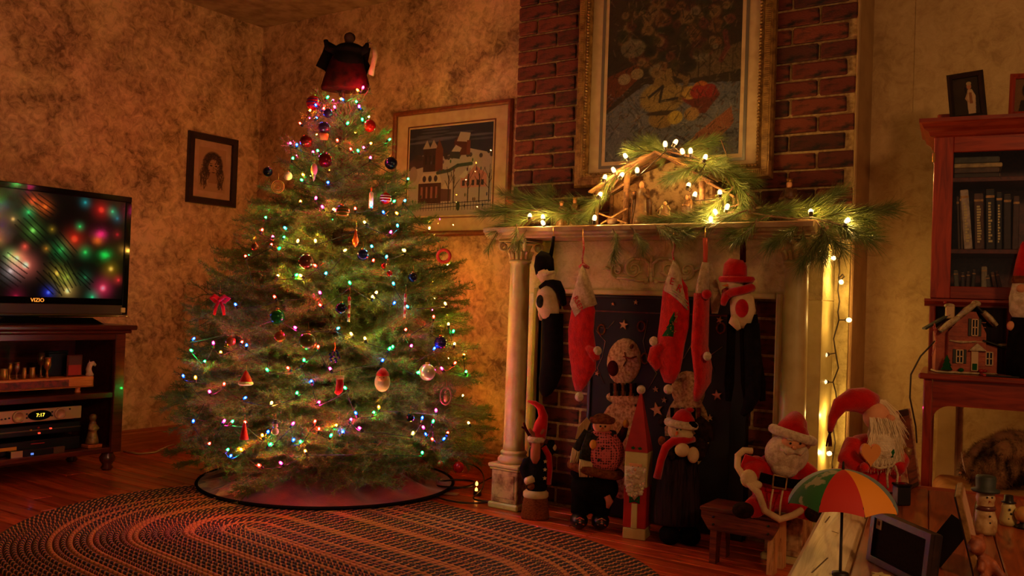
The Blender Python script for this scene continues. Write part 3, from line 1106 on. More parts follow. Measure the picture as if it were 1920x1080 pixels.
MB().ell((-.012, 0, .01), .012, 12, 8).build('cherry', OM['red'], t, True)
MB().ell((.010, 0, -.018), .012, 12, 8).build('cherry', OM['red'], t, True)
MB().tube([(-.012, 0, .02), (0, 0, .03), (.010, 0, -.008)], .0012, 5).build('stem', M['twig'], t)
t, e = orn('cone_ornament', 458, 806, 'slim red cone ornament low on the left half')
MB().lathe([(.018, -.035), (.014, -.02), (.006, .02), (0, .03)], (0, 0, 0), 12).build('cone', M['red_cloth'], t, True)
t, e = orn('santa_hat_ornament', 461, 712, 'red santa hat ornament with white brim on the left half')
MB().lathe([(.024, -.012), (.020, .004), (.008, .028), (0, .036)], (0, 0, 0), 14).build('hat', M['red_cloth'], t, True)
MB().lathe([(.022, -.020), (.028, -.016), (.028, -.010), (.022, -.006)], (0, 0, 0), 14).build('brim', M['white_fur'], t, True)
t, e = orn('snowman_ornament', 516, 803, 'tiny grey white snowman ornament near the bottom of the tree')
MB().ell((0, 0, -.012), .014, 12, 8).ell((0, 0, .010), .010, 12, 8).build('snowman_body', OM['white'], t, True)
MB().lathe([(.012, .018), (.012, .020), (.007, .021), (.007, .032), (0, .032)], (0, 0, 0), 10).build('hat', M['black'], t, True)
t, e = orn('wicker_ornament', 521, 350, 'round woven straw ornament on the upper left half')
mb = MB()
for j in range(5):
    mb.tube([(.006 * (j + .3) * math.cos(a), -.003, .006 * (j + .3) * math.sin(a)) for a in np.linspace(0, 2 * PI, 19)[:-1]], .003, 5, closed=True)
mb.build('coil', M['gold'], t, True)
t, e = orn('bird_ornament', 589, 318, 'peach glass bird ornament above an orange light')
MB().ell((0, 0, 0), (.014, .012, .026), 12, 9).build('bird_body', mat('peach_glass', S(236, 140, 110), .3), t, True)
MB().lathe([(.008, -.02), (.004, -.04), (0, -.05)], (0, 0, 0), 8).build('tail', M['cream'], t, True)
t, e = orn('candle_ornament', 696, 372, 'white candle shaped ornament over a blue light')
MB().lathe([(.009, -.04), (.009, .022), (.004, .026), (0, .03)], (0, 0, 0), 10).build('candle', OM['white'], t, True)
MB().ell((0, 0, .036), (.004, .004, .009), 8, 6).build('flame', M['orange'], t, True)
t, e = orn('bead_ornament', 627, 668, 'cluster of dark blue beads hanging at the tree centre')
mb = MB()
for j in range(14):
    a = j * 2.4; z = .018 - .036 * j / 13; r_ = .018 * math.sqrt(max(0, 1 - (z / .02) ** 2))
    mb.ell((r_ * math.cos(a), r_ * math.sin(a), z), .0055, 8, 5)
mb.build('beads', OM['blue'], t, True)
t, e = orn('bell_ornament', 608, 246, 'dark violet balloon shaped ornament with a pink basket below the crown')
MB().ell((0, 0, .016), (.028, .028, .024), 16, 10).build('balloon', OM['purple'], t, True)
MB().lathe([(.016, -.036), (.020, -.012), (.014, -.008), (0, -.008)], (0, 0, 0), 14).build('basket', mat('pink_basket', S(176, 96, 76), .6), t, True)
t, e = orn('teardrop_ornament', 667, 440, 'orange glass teardrop ornament under a yellow light')
MB().lathe([(0, -.05), (.012, -.036), (.014, -.024), (.006, 0), (.003, .02)], (0, 0, 0), 12).build('drop', om('ornament_orange', S(220, 96, 40)), t, True)
t, e = orn('bow_ornament', 412, 562, 'red ribbon bow ornament at the left edge of the tree')
mb = MB()
for s in (-1, 1):
    mb.etube([(0, 0, 0), (s * .02, -.006, .014), (s * .036, 0, .006), (s * .02, .006, -.008), (0, 0, 0)], [.008] * 5, [.002] * 5, (0, 1, 0), 8)
    mb.etube([(0, 0, 0), (s * .014, 0, -.03), (s * .020, 0, -.06)], [.006, .007, .006], [.0015] * 3, (0, 1, 0), 8)
mb.ell((0, 0, 0), .008, 8, 6)
mb.build('ribbon', M['red_cloth'], t, True)

# ------------------------------------------------------------------ tree topper
tp = at(648, 165, pj((TC[0], TC[1], 1.8))[2])
top = thing('tree_topper', 'dark winged figure with a red skirt on top of the fir tree', 'tree topper', tp, 0.5977)
u = .00241
g = lambda x, y, d=0: ((x - 648) * u, d, (165 - y) * u)
M['wine_cloth'] = mat('wine_cloth', S(66, 10, 8), .9, c2=S(36, 6, 6), vs=30, bump=.5, bs=150)
MB().lathe([(.108, -.012), (.112, .0), (.098, .05), (.075, .12), (.05, .17), (0, .18)], (0, 0, 0), 24, sy=.6).build('skirt', M['wine_cloth'], top, True)
fb = MB().ell(g(650, 118), (.075, .05, .075), 16, 10).ell(g(652, 92), (.066, .045, .03), 14, 8)
fb.tube([g(630, 95), g(612, 92, -.01), g(608, 76, -.015)], [.022, .018, .012], 8).tube([g(672, 95), g(684, 92, -.01), g(687, 80, -.015)], [.022, .018, .010], 8)
fuse(fb, 'dark_cloak', M['black_cloth'], top, .007, 3)
MB().ell(g(652, 74, -.008), (.022, .022, .027), 14, 9).build('head', mat('dark_skin', S(70, 40, 28), .8), top, True)
MB().ell(g(652, 70, .002), (.026, .024, .024), 14, 9).build('hair', M['dark_fur'], top, True)
for s, pts in ((-1, [(640, 90), (606, 73), (600, 95), (588, 122), (604, 130), (612, 140), (636, 134)]), (1, [(664, 92), (690, 84), (686, 110), (694, 126), (680, 140), (664, 136)])):
    poly = [((x - 648) * u, (165 - y) * u) for x, y in pts]
    if s > 0: poly = poly[::-1]
    MB().prism(poly, -.035, -.027).build('wing', M['black_cloth'], top)
mb = MB()
for dx, dz in ((0, .02), (.014, .004), (.020, -.004), (.006, .014)):
    mb.tube([g(687, 80, -.015), tuple(np.array(g(687, 80, -.015)) + np.array([dx, 0, dz]))], .0016, 5)
mb.build('twig_fingers', M['twig'], top)
MB().etube([g(697, 84, .02), g(700, 100, .02), g(696, 120, .02), g(692, 137, .02)], [.010, .013, .012, .016], [.006] * 4, (0, 1, 0), 10).build('scarf', M['cream_cloth'], top, True)
# ------------------------------------------------------------------ printed pictures: coloured sheets
class Canvas:
    """a small sheet painted in numpy and printed on a fine grid of vertices"""

    def __init__(self, nx, ny, bg):
        self.nx, self.ny = nx, ny
        self.a = np.zeros((ny, nx, 3)) + np.array(bg, float)
        self.X, self.Y = np.meshgrid((np.arange(nx) + .5) / nx, (np.arange(ny) + .5) / ny)

    def blend(self, m, c, al=1.0):
        m = np.clip(m, 0, 1)[..., None] * al
        self.a = self.a * (1 - m) + np.array(c, float) * m
        return self

    def ell(self, x, y, rx, ry, c, al=1.0, rot=0.0, soft=.15):
        dx, dy = (self.X - x), (self.Y - y) * self.ny / self.nx
        u = dx * math.cos(rot) + dy * math.sin(rot); v = -dx * math.sin(rot) + dy * math.cos(rot)
        d = np.sqrt((u / rx) ** 2 + (v / (ry * self.ny / self.nx)) ** 2)
        return self.blend((1 - d) / soft + .5, c, al)

    def poly(self, pts, c, al=1.0):
        ins = np.zeros_like(self.X, bool)
        n = len(pts)
        for i in range(n):
            x0, y0 = pts[i]; x1, y1 = pts[(i + 1) % n]
            if y0 == y1: continue
            cross = ((y0 > self.Y) != (y1 > self.Y)) & (self.X < (x1 - x0) * (self.Y - y0) / (y1 - y0) + x0)
            ins ^= cross
        return self.blend(ins.astype(float), c, al)

    def line(self, pts, w, c, al=1.0):
        asp = self.ny / self.nx
        for (x0, y0), (x1, y1) in zip(pts[:-1], pts[1:]):
            dx, dy = x1 - x0, (y1 - y0) * asp
            L2 = dx * dx + dy * dy + 1e-9
            t = np.clip(((self.X - x0) * dx + (self.Y - y0) * asp * dy) / L2, 0, 1)
            d = np.hypot(self.X - x0 - t * dx, (self.Y - y0) * asp - t * dy)
            self.blend((w - d) / (w * .4 + 1e-6) + .3, c, al)
        return self

    def noise(self, amt, rng):
        self.a = np.clip(self.a * (1 + amt * rng.normal(size=(self.ny, self.nx, 1))), 0, 255)
        return self

    def build(self, name, m, w, h, parent, loc):
        nx, ny = self.nx, self.ny
        me = bpy.data.meshes.new(name)
        xs = (self.X - .5) * w; zs = (self.Y - .5) * h
        V = np.stack([xs, np.zeros_like(xs), zs], -1).reshape(-1, 3)
        V[:, 0] *= nx / (nx - 1); V[:, 2] *= ny / (ny - 1)
        I = np.arange(nx * ny).reshape(ny, nx)
        F = np.stack([I[:-1, :-1], I[:-1, 1:], I[1:, 1:], I[1:, :-1]], -1).reshape(-1, 4)
        me.from_pydata(V.tolist(), [], F.tolist())
        at_ = me.color_attributes.new('Col', 'FLOAT_COLOR', 'POINT')
        c = self.a.reshape(-1, 3) / 255.0
        lin = np.where(c <= .04045, c / 12.92, ((c + .055) / 1.055) ** 2.4)
        at_.data.foreach_set('color', np.concatenate([lin, np.ones((len(lin), 1))], 1).astype(np.float32).ravel())
        me.materials.append(m)
        me.update()
        return link(name, me, parent, loc)


M['print'] = vcol('printed_paper', .7)
M['village_frame'] = wood('red_brown_frame', S(84, 38, 18), S(124, 62, 30), (20, 20, 20), .35)


def rect_frame(mb, w, h, prof):
    """mitred moulding; prof = [(inset, depth)] running from the outer back edge to the inner edge, depth positive towards the viewer (-y)"""
    V = []
    for ins, d in prof:
        X, Z = w / 2 - ins, h / 2 - ins
        V += [(-X, -d, -Z), (X, -d, -Z), (X, -d, Z), (-X, -d, Z)]
    F = []
    for i in range(len(prof) - 1):
        for j in range(4):
            F.append((i * 4 + j, i * 4 + (j + 1) % 4, (i + 1) * 4 + (j + 1) % 4, (i + 1) * 4 + j))
    return mb.add(V, F)


def framed(name, label, loc, rz, w, h, prof, m, pw, ph, canvas, matm, pz=0.0, fillet=None, extra=None, lean=0.0, glass=True):
    t = thing(name, label, 'picture', loc, rz)
    if lean: t.rotation_euler = (lean, 0, rz)
    rect_frame(MB(), w, h, [(0, 0)] + prof).build('frame', m, t)
    ins = prof[-1][0] - .002
    MB().box((-w / 2 + ins, -.006, -h / 2 + ins), (w / 2 - ins, -.003, h / 2 - ins)).build('mat_board', matm, t)
    canvas.build('print', M['print'], pw, ph, t, (0, -.0068, pz))
    if fillet is not None:
        fo = rect_frame(MB(), pw + fillet[0] * 2, ph + fillet[0] * 2, [(0, 0), (0, .003), (fillet[1], .003), (fillet[1], 0)]).build('mat_fillet', fillet[2], t)
        fo.location = (0, -.006, pz)
    if glass:
        MB().box((-w / 2 + ins, -.0105, -h / 2 + ins), (w / 2 - ins, -.0095, h / 2 - ins)).build('glass_pane', M['glass'], t)
    if extra: extra(t)
    return t


rng = np.random.default_rng(8)
# ---- winter village print on the back wall
cv = Canvas(340, 300, (30, 34, 56))
for i in range(14):
    cv.ell(rng.random(), .80 + .18 * rng.random(), .18, .012, (110, 104, 120), .5)
cv.poly([(0, .62), (.2, .70), (.45, .66), (.7, .74), (1, .66), (1, 0), (0, 0)], (176, 160, 150))
cv.poly([(0, .62), (.12, .70), (.3, .64), (.3, .58), (0, .52)], (66, 44, 48))
for i in range(24):
    x = rng.random(); cv.ell(x, .64 + .06 * rng.random(), .02, .025, (40, 34, 40), .8)
# church, barn, shop, house
cv.poly([(.18, .5), (.18, .78), (.34, .78), (.34, .5)], (52, 32, 36)).poly([(.17, .76), (.22, .86), (.26, .77), (.30, .86), (.36, .76)], (170, 150, 140))
cv.poly([(.33, .5), (.33, .74), (.37, .86), (.42, .74), (.42, .5)], (104, 52, 38))
for i in range(3):
    cv.poly([(.20 + .05 * i, .58), (.20 + .05 * i, .68), (.225 + .05 * i, .68), (.225 + .05 * i, .58)], (24, 18, 26))
cv.poly([(.55, .66), (.55, .82), (.62, .90), (.70, .82), (.70, .66)], (84, 34, 30)).poly([(.58, .82), (.62, .92), (.74, .90), (.72, .80)], (186, 166, 150))
cv.poly([(.70, .66), (.70, .82), (.74, .82), (.74, .66)], (110, 50, 40)).poly([(.50, .64), (.50, .72), (.57, .78), (.62, .72), (.62, .62)], (46, 50, 50))
cv.poly([(.52, .71), (.57, .78), (.64, .74), (.62, .70)], (190, 172, 156))
cv.poly([(.12, .36), (.18, .48), (.38, .48), (.42, .36)], (196, 176, 156)).poly([(.13, .14), (.13, .37), (.41, .37), (.41, .14)], (66, 30, 28))
for i in range(3): cv.ell(.20 + .07 * i, .42, .022, .035, (44, 38, 44))
for i in range(4): cv.poly([(.16 + .06 * i, .2), (.16 + .06 * i, .33), (.185 + .06 * i, .33), (.185 + .06 * i, .2)], (150, 96, 84))
cv.poly([(.41, .16), (.41, .30), (.53, .30), (.53, .16)], (92, 60, 60)).poly([(.41, .30), (.45, .36), (.54, .36), (.54, .29)], (196, 178, 164))
cv.poly([(.64, .30), (.64, .44), (.78, .56), (.94, .44), (.94, .30)], (196, 130, 120)).poly([(.62, .42), (.78, .58), (.82, .56), (.68, .40)], (200, 184, 170))
for i in range(5): cv.poly([(.66 + .055 * i, .32), (.66 + .055 * i, .38), (.69 + .055 * i, .38), (.69 + .055 * i, .32)], (50, 40, 52))
cv.line([(.36, .48), (.5, .50), (.6, .55), (.76, .56)], .018, (36, 58, 46), .9)
cv.line([(0, .12), (1, .15)], .004, (40, 36, 60)).line([(0, .08), (1, .11)], .004, (40, 36, 60))
for i in range(30): cv.line([(i / 30, .06), (i / 30, .15)], .003, (44, 38, 58), .8)
for x in (.5, .56, .73, .86, .97):
    cv.line([(x, .14), (x, .44)], .006, (40, 28, 30))
    for k_ in range(7): cv.line([(x, .28 + .02 * k_), (x + rng.uniform(-.07, .07), .36 + .03 * k_)], .003, (48, 34, 34), .8)
for i in range(22):
    x, y_ = rng.random(), rng.choice([.1, .17, .22, .5, .6]); cv.ell(x, y_, .008, .02, tuple(rng.integers(30, 110, 3)))
cv.ell(.06, .48, .05, .09, (150, 132, 124)).ell(.62, .1, .02, .05, (34, 60, 40))
cv.a *= .86
cv.noise(.03, rng)
a, b_ = on(742, 212, 1, 0), on(965, 185, 1, 0)
zb_ = on(940, 441, 1, 0)[2]
VW, VH = b_[0] - a[0], a[2] - zb_
vc = ((a[0] + b_[0]) / 2, -.001, (a[2] + zb_) / 2)
p0, p1 = on(778, 406, 1, 0), on(933, 235, 1, 0)
p00 = on(776, 254, 1, 0)
framed('village_print', 'wide framed print of a snowy village hanging on the wall behind the tree', vc, 0, VW, VH,
       [(0, .016), (.006, .024), (.016, .024), (.024, .018), (.026, .010)], M['village_frame'], p1[0] - p00[0], p1[2] - p0[2] + .02, cv, M['paper'],
       pz=(p1[2] + p0[2]) / 2 - vc[2] + .01, fillet=(.014, .006, M['village_frame']))

# ---- ink portrait on the left wall
cv = Canvas(70, 110, (176, 134, 96))
cv.ell(.52, .62, .36, .30, (70, 44, 30), .9).ell(.56, .56, .20, .19, (168, 122, 84)).poly([(.36, .2), (.44, .46), (.68, .46), (.76, .2)], (156, 112, 76))
for i in range(150):
    an = rng.uniform(0, 2 * PI); r = rng.uniform(.6, 1.05)
    x, y_ = .52 + .34 * r * math.cos(an), .62 + .27 * r * math.sin(an)
    if y_ > .5 or abs(x - .55) > .16:
        cv.line([(x, y_), (x + rng.uniform(-.1, .1), y_ + rng.uniform(-.08, .04))], .012, (34, 20, 14), .8)
for i in range(110):
    x = .5 + rng.choice([-1, 1]) * rng.uniform(.18, .42); y0 = rng.uniform(.04, .40)
    cv.line([(x, y0 + .16), (x + rng.uniform(-.03, .03), y0 + .08), (x + rng.uniform(-.05, .05), y0)], .009, (50, 30, 20), .6)
cv.line([(.42, .44), (.36, .30), (.2, .2)], .02, (80, 50, 34), .7).line([(.66, .44), (.72, .30), (.88, .2)], .02, (80, 50, 34), .7)
for s in (-1, 1): cv.ell(.55 + s * .09, .60, .05, .016, (40, 24, 18)).line([(.47 + s * .08 + .04, .645), (.58 + s * .08, .65)], .010, (44, 26, 18))
cv.line([(.55, .58), (.53, .51), (.57, .50)], .010, (90, 54, 34)).ell(.55, .45, .06, .012, (80, 40, 28))
a, b_ = on(352, 245, 0, 0), on(443, 263, 0, 0)
zb1 = on(436, 390, 0, 0)[2]
PWd, PHt = b_[1] - a[1], (a[2] + b_[2]) / 2 - zb1
framed('portrait_print', 'small dark framed ink portrait on the left wall above the television', (.001, (a[1] + b_[1]) / 2, (a[2] + b_[2]) / 2 - PHt / 2), PI / 2, PWd, PHt,
       [(0, .020), (.004, .026), (.034, .022), (.038, .012)], M['dark_frame'], PWd * .56, PHt * .62, cv, M['paper_dim'])

# ---- still life print above the mantel (plain generic bouquet)
cv = Canvas(190, 260, (52, 40, 26))
cv.poly([(0, .62), (1, .66), (1, 1), (0, 1)], (60, 44, 28)).poly([(.62, .40), (1, .42), (1, .56), (.62, .50)], (104, 84, 54))
for i in range(5): cv.line([(.62 + .08 * i, .40), (.62 + .08 * i, .53)], .004, (60, 46, 30))
cv.poly([(0, .28), (.26, .44), (.26, .52), (0, .46)], (110, 52, 22)).poly([(0, .26), (.3, .40), (1, .36), (1, 0), (0, 0)], (108, 108, 112))
for i in range(260):
    x, y_ = rng.random(), rng.random() * .38
    cv.line([(x, y_), (x + rng.uniform(-.05, .05), y_ + rng.uniform(-.03, .03))], .005, tuple(rng.choice([[52, 56, 70], [150, 146, 140], [70, 80, 96], [96, 60, 44]])), .7)
cv.poly([(.6, .04), (.7, .12), (.94, .24), (.96, .16), (.78, .02)], (150, 84, 50))
cv.ell(.44, .32, .17, .085, (156, 128, 66)).ell(.44, .21, .10, .05, (150, 118, 58)).poly([(.36, .38), (.40, .47), (.50, .47), (.53, .38)], (140, 112, 58))
cv.line([(.52, .44), (.62, .40), (.58, .31), (.52, .29)], .018, (120, 92, 46)).line([(.34, .33), (.44, .38), (.42, .30), (.55, .31)], .010, (34, 32, 34))
cv.ell(.44, .24, .12, .012, (60, 44, 28)).ell(.72, .31, .13, .05, (120, 34, 22)).poly([(.60, .31), (.86, .31), (.76, .22), (.70, .22)], (104, 38, 22))
for x, y_, c in ((.64, .33, (190, 150, 60)), (.72, .35, (196, 110, 40)), (.78, .33, (150, 34, 26)), (.70, .33, (160, 40, 28)), (.54, .21, (196, 164, 60)), (.66, .22, (170, 130, 70))):
    cv.ell(x, y_, .055, .035, c)
for i in range(190):
    an = rng.uniform(0, 2 * PI); r = math.sqrt(rng.random())
    x, y_ = .5 + .42 * r * math.cos(an), .70 + .26 * r * math.sin(an)
    c = np.array([[170, 116, 60], [190, 150, 90], [96, 84, 40], [60, 66, 34], [150, 80, 56], [176, 160, 120], [44, 42, 24], [120, 60, 44]])[rng.integers(8)]
    s = rng.uniform(.02, .05)
    cv.ell(x, y_, s, s * .7, tuple(c * .75), .9, soft=.4).ell(x, y_, s * .45, s * .3, tuple(c * .5), .8)
for i in range(160):
    x, y_ = rng.random(), rng.uniform(.42, 1)
    cv.line([(x, y_), (x + rng.uniform(-.06, .06), y_ + rng.uniform(-.05, .05))], .004, (34, 30, 18), .7)
cv.ell(.2, .60, .10, .05, (150, 140, 110), .6).ell(.14, .44, .05, .03, (176, 160, 120), .8).ell(.24, .46, .05, .03, (170, 150, 100), .8)
cv.line([(.88, .62), (.9, .54), (.86, .48)], .02, (110, 48, 40))
for i in range(520):
    x, y_ = rng.random(), rng.random()
    cv.line([(x, y_), (x + rng.uniform(-.05, .05), y_ + rng.uniform(-.04, .04))], .0045, (26, 20, 14) if i % 3 else (150, 122, 80), .45)
cv.a *= .72
cv.noise(.10, rng)
FX0, FX1, FZ0, FZ1 = 2.318, 3.178, 1.345, 2.365
FYw = CHY - .006


def rope(t):
    W2, H2 = (FX1 - FX0) / 2 - .052, (FZ1 - FZ0) / 2 - .052
    mb = MB()
    R45 = np.array([[math.cos(.6), 0, math.sin(.6)], [0, 1, 0], [-math.sin(.6), 0, math.cos(.6)]])
    for sx, sz, hor in ((-1, 0, 0), (1, 0, 0), (0, -1, 1), (0, 1, 1)):
        L = W2 if hor else H2
        n = int(2 * L / .013)
        for i in range(n):
            s = -L + (i + .5) * 2 * L / n
            c = (s, -.034, sz * H2) if hor else (sx * W2, -.034, s)
            mb.ell(c, (.0085, .007, .0058), 6, 4, R45)
    mb.build('rope_beading', M['gold'], t, True)['kind'] = 'stuff'
    mb = MB()
    W2, H2 = (FX1 - FX0) / 2 - .024, (FZ1 - FZ0) / 2 - .024
    for sx, sz, hor in ((-1, 0, 0), (1, 0, 0), (0, -1, 1), (0, 1, 1)):
        L = W2 if hor else H2
        n = int(2 * L / .008)
        for i in range(n):
            s = -L + (i + .5) * 2 * L / n
            if hor: mb.box((s - .0025, -.037, sz * H2 - .010), (s + .0025, -.028, sz * H2 + .010))
            else: mb.box((sx * W2 - .010, -.037, s - .0025), (sx * W2 + .010, -.028, s + .0025))
    mb.build('reeded_band', M['gold'], t)['kind'] = 'stuff'


M['silver_fillet'] = mat('grey_fillet', S(120, 112, 100), .4, .4)
framed('still_life_print', 'large framed flower still life print hanging above the mantel shelf', ((FX0 + FX1) / 2, FYw, (FZ0 + FZ1) / 2), 0, FX1 - FX0, FZ1 - FZ0,
       [(0, .022), (.008, .034), (.038, .034), (.044, .028), (.058, .030), (.062, .012)], M['gold'], .585, .78, cv, M['paper'], pz=-.015, fillet=(.028, .012, M['silver_fillet']), extra=rope)
# brown wooden plaque seen edge on at the left end of the mantel
t = thing('leaning_plaque', 'narrow brown wooden plaque standing at the left end of the mantel', 'plaque', (on(958, 352, 1, -.30)[0], -.30, 1.15), .4)
MB().box((-.015, -.008, 0), (.015, .008, .150), .003).build('board', M['trimwood'], t)
MB().box((-.018, -.010, .140), (.018, .010, .168), .004).build('top_rail', M['trimwood'], t)

# ------------------------------------------------------------------ television
TVX, TY0, TY1, TZ0, TZ1 = .245, -.975, -1.985, .712, 1.293
tv = thing('television', 'black flat television standing on the dark cabinet by the left wall', 'television', (TVX, (TY0 + TY1) / 2, TZ0), PI / 2)
tw, th = TY0 - TY1, TZ1 - TZ0
MB().box((-tw / 2, .004, 0), (tw / 2, .05, th), .006).build('back_shell', M['black'], tv)
mb = MB()
mb.box((-tw / 2, -.012, th - .028), (tw / 2, .006, th), .003).box((-tw / 2, -.012, .0), (-tw / 2 + .030, .006, th - .028), .003).box((tw / 2 - .030, -.012, 0), (tw / 2, .006, th - .028), .003)
mb.build('bezel', M['gloss_black'], tv)
MB().box((-tw / 2 + .030, -.011, .052), (tw / 2 - .030, .005, .082), .002).build('logo_strip', M['gloss_black'], tv)
MB().box((-tw / 2 + .030, -.013, .006), (tw / 2 - .030, .005, .052), .002).build('speaker_strip', mat('brown_black_plastic', S(46, 30, 20), .45), tv)
MB().box((-tw / 2, -.018, -.006), (tw / 2, .004, .005), .002).build('chrome_edge', mat('chrome', S(210, 200, 190), .12, 1.0), tv)
cv = Canvas(340, 192, (5, 4, 3))
sw, sh = tw - .06, th - .028 - .082


def tvxy(px, py):
    p = on(px, py, 0, TVX + .008)
    return (p[1] - (TY0 + TY1) / 2) / sw + .5, (p[2] - TZ0 - .082) / sh


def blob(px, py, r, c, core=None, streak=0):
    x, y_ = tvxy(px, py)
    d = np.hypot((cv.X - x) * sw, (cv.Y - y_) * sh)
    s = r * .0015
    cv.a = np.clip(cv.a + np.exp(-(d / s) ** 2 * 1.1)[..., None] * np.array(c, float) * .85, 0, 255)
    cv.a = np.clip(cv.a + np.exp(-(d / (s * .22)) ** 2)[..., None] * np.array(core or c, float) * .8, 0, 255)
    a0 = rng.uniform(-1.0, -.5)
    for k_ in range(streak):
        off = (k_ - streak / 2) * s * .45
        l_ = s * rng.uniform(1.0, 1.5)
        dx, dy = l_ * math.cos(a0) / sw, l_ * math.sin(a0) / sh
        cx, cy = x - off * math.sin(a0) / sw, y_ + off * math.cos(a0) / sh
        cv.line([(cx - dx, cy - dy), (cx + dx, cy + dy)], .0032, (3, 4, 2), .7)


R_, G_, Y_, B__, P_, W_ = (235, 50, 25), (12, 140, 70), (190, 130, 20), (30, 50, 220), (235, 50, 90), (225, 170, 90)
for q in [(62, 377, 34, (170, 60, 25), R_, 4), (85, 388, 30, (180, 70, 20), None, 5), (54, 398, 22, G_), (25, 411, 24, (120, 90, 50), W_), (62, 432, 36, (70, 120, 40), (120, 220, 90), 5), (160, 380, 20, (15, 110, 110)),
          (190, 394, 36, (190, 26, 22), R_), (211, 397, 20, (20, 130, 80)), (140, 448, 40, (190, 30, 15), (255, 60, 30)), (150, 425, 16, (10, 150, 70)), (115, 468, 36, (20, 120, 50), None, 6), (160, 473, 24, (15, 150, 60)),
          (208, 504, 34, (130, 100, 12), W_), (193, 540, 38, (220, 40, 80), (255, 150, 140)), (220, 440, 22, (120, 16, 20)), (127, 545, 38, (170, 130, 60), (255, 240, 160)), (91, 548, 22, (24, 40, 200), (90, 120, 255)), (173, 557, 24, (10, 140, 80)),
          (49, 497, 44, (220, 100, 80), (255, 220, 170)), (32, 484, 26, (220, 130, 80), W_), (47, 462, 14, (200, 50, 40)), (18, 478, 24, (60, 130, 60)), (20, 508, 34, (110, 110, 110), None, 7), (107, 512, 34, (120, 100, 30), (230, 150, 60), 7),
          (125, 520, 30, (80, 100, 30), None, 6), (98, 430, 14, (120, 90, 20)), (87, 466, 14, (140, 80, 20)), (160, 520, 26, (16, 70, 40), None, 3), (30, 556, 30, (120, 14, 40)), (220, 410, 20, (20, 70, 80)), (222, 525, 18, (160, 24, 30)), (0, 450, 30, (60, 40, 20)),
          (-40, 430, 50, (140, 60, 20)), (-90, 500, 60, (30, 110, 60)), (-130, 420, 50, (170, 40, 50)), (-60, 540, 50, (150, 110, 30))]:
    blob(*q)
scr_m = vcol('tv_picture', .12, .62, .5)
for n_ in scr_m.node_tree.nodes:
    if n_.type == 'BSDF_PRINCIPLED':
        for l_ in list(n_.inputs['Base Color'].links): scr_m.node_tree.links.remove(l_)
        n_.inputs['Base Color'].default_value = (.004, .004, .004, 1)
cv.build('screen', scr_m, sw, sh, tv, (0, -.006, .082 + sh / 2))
MB().box((-.012, -.006, -.012), (.012, .002, .012), .002).build('sticker', M['cream'], tv, loc=(tw / 2 - .028, -.013, .028))
lg = on(67, 576, 0, TVX)
link('logo', text_mesh('VIZIO', .024, emit_mat('logo_glow', (1, .28, .03, 1), 1.6)), tv, (lg[1] - (TY0 + TY1) / 2, -.0125, .067), (PI / 2, 0, 0))
pb = [(-.22, 0), (.30, 0), (.24, .030), (-.16, .030)]
MB().prism(pb, -.10, .10, O=(.05, .03, -.038), U=(1, 0, 0), Vv=(0, 0, 1)).build('stand_base', M['gloss_black'], tv)
MB().box((-.08, .006, -.012), (.08, .04, .01)).build('neck', M['black'], tv)

# ------------------------------------------------------------------ media cabinet
CBX, CBY = .42, -1.085
cab = thing('media_cabinet', 'dark mahogany media cabinet with open shelves below the television', 'cabinet', (0.03, CBY, 0))
cp = lambda name, lo, hi, ch=.003, m='mahog': MB().box(lo, hi, ch).build(name, M[m], cab)
D = CBX - .03
YL = -1.25
cp('top', (-.01, YL - .04, .652), (D + .03, .045, .674), .006)
cp('top_moulding', (0, YL - .02, .636), (D + .015, .025, .652), .005)
cp('side_panel', (0, -.022, .085), (D, 0, .636))
cp('side_panel', (0, YL, .085), (D, YL + .022, .636))
cp('back_panel', (0, YL + .022, .085), (.010, -.022, .636), .001)
cp('stile', (D - .018, -.050, .085), (D + .004, .0, .636))
cp('rail', (D - .018, YL + .02, .606), (D + .002, -.050, .636))
cp('shelf', (.01, YL + .022, .338), (D - .004, -.022, .364))
cp('bottom_board', (.01, YL + .022, .085), (D - .004, -.022, .108))
for fx, fy in ((D - .035, -.045), (.06, -.045), (D - .035, YL + .045), (.06, YL + .045)):
    MB().lathe([(.020, 0), (.028, .012), (.020, .024), (.034, .045), (.036, .06), (.026, .075), (.026, .086)], (fx, fy, 0), 18).build('foot', M['mahog'], cab, True)

# ---- tray and what stands on it
ty1 = on(176, 722, 0, .38)
tray = thing('wooden_tray', 'orange wooden tray with a carved red front on the upper cabinet shelf', 'tray', (.26, ty1[1] - .30, .364), 0)
MB().box((-.11, -.32, .026), (.12, .30, .034), .002).build('tray_bottom', M['traywood'], tray)
MB().box((.112, -.32, .026), (.12, .30, .074), .003).build('front_board', M['traywood'], tray)
MB().box((-.11, -.32, .026), (-.102, .30, .074), .003).build('back_board', M['traywood'], tray)
MB().box((-.11, .292, .026), (.12, .30, .074), .003).build('end_board', M['traywood'], tray)
MB().box((-.10, -.31, .066), (.111, .29, .074), .001).build('tray_top', M['traywood'], tray)
mb = MB().box((.119, -.26, .034), (.124, .18, .064), .002)
mb.build('carved_panel', mat('red_brown_carving', S(140, 40, 28), .5, c2=S(72, 20, 14), vs=60, bump=1, bs=120), tray)
for fy in (.24, -.26):
    for fx in (.09, -.08):
        MB().lathe([(.012, 0), (.014, .006), (.010, .012), (.014, .026)], (fx, fy, 0), 12).build('foot', M['traywood'], tray, True)
TTZ = .364 + .0745
TXF = .355


def ontray(px):
    return on(px, 700, 0, TXF)[1]


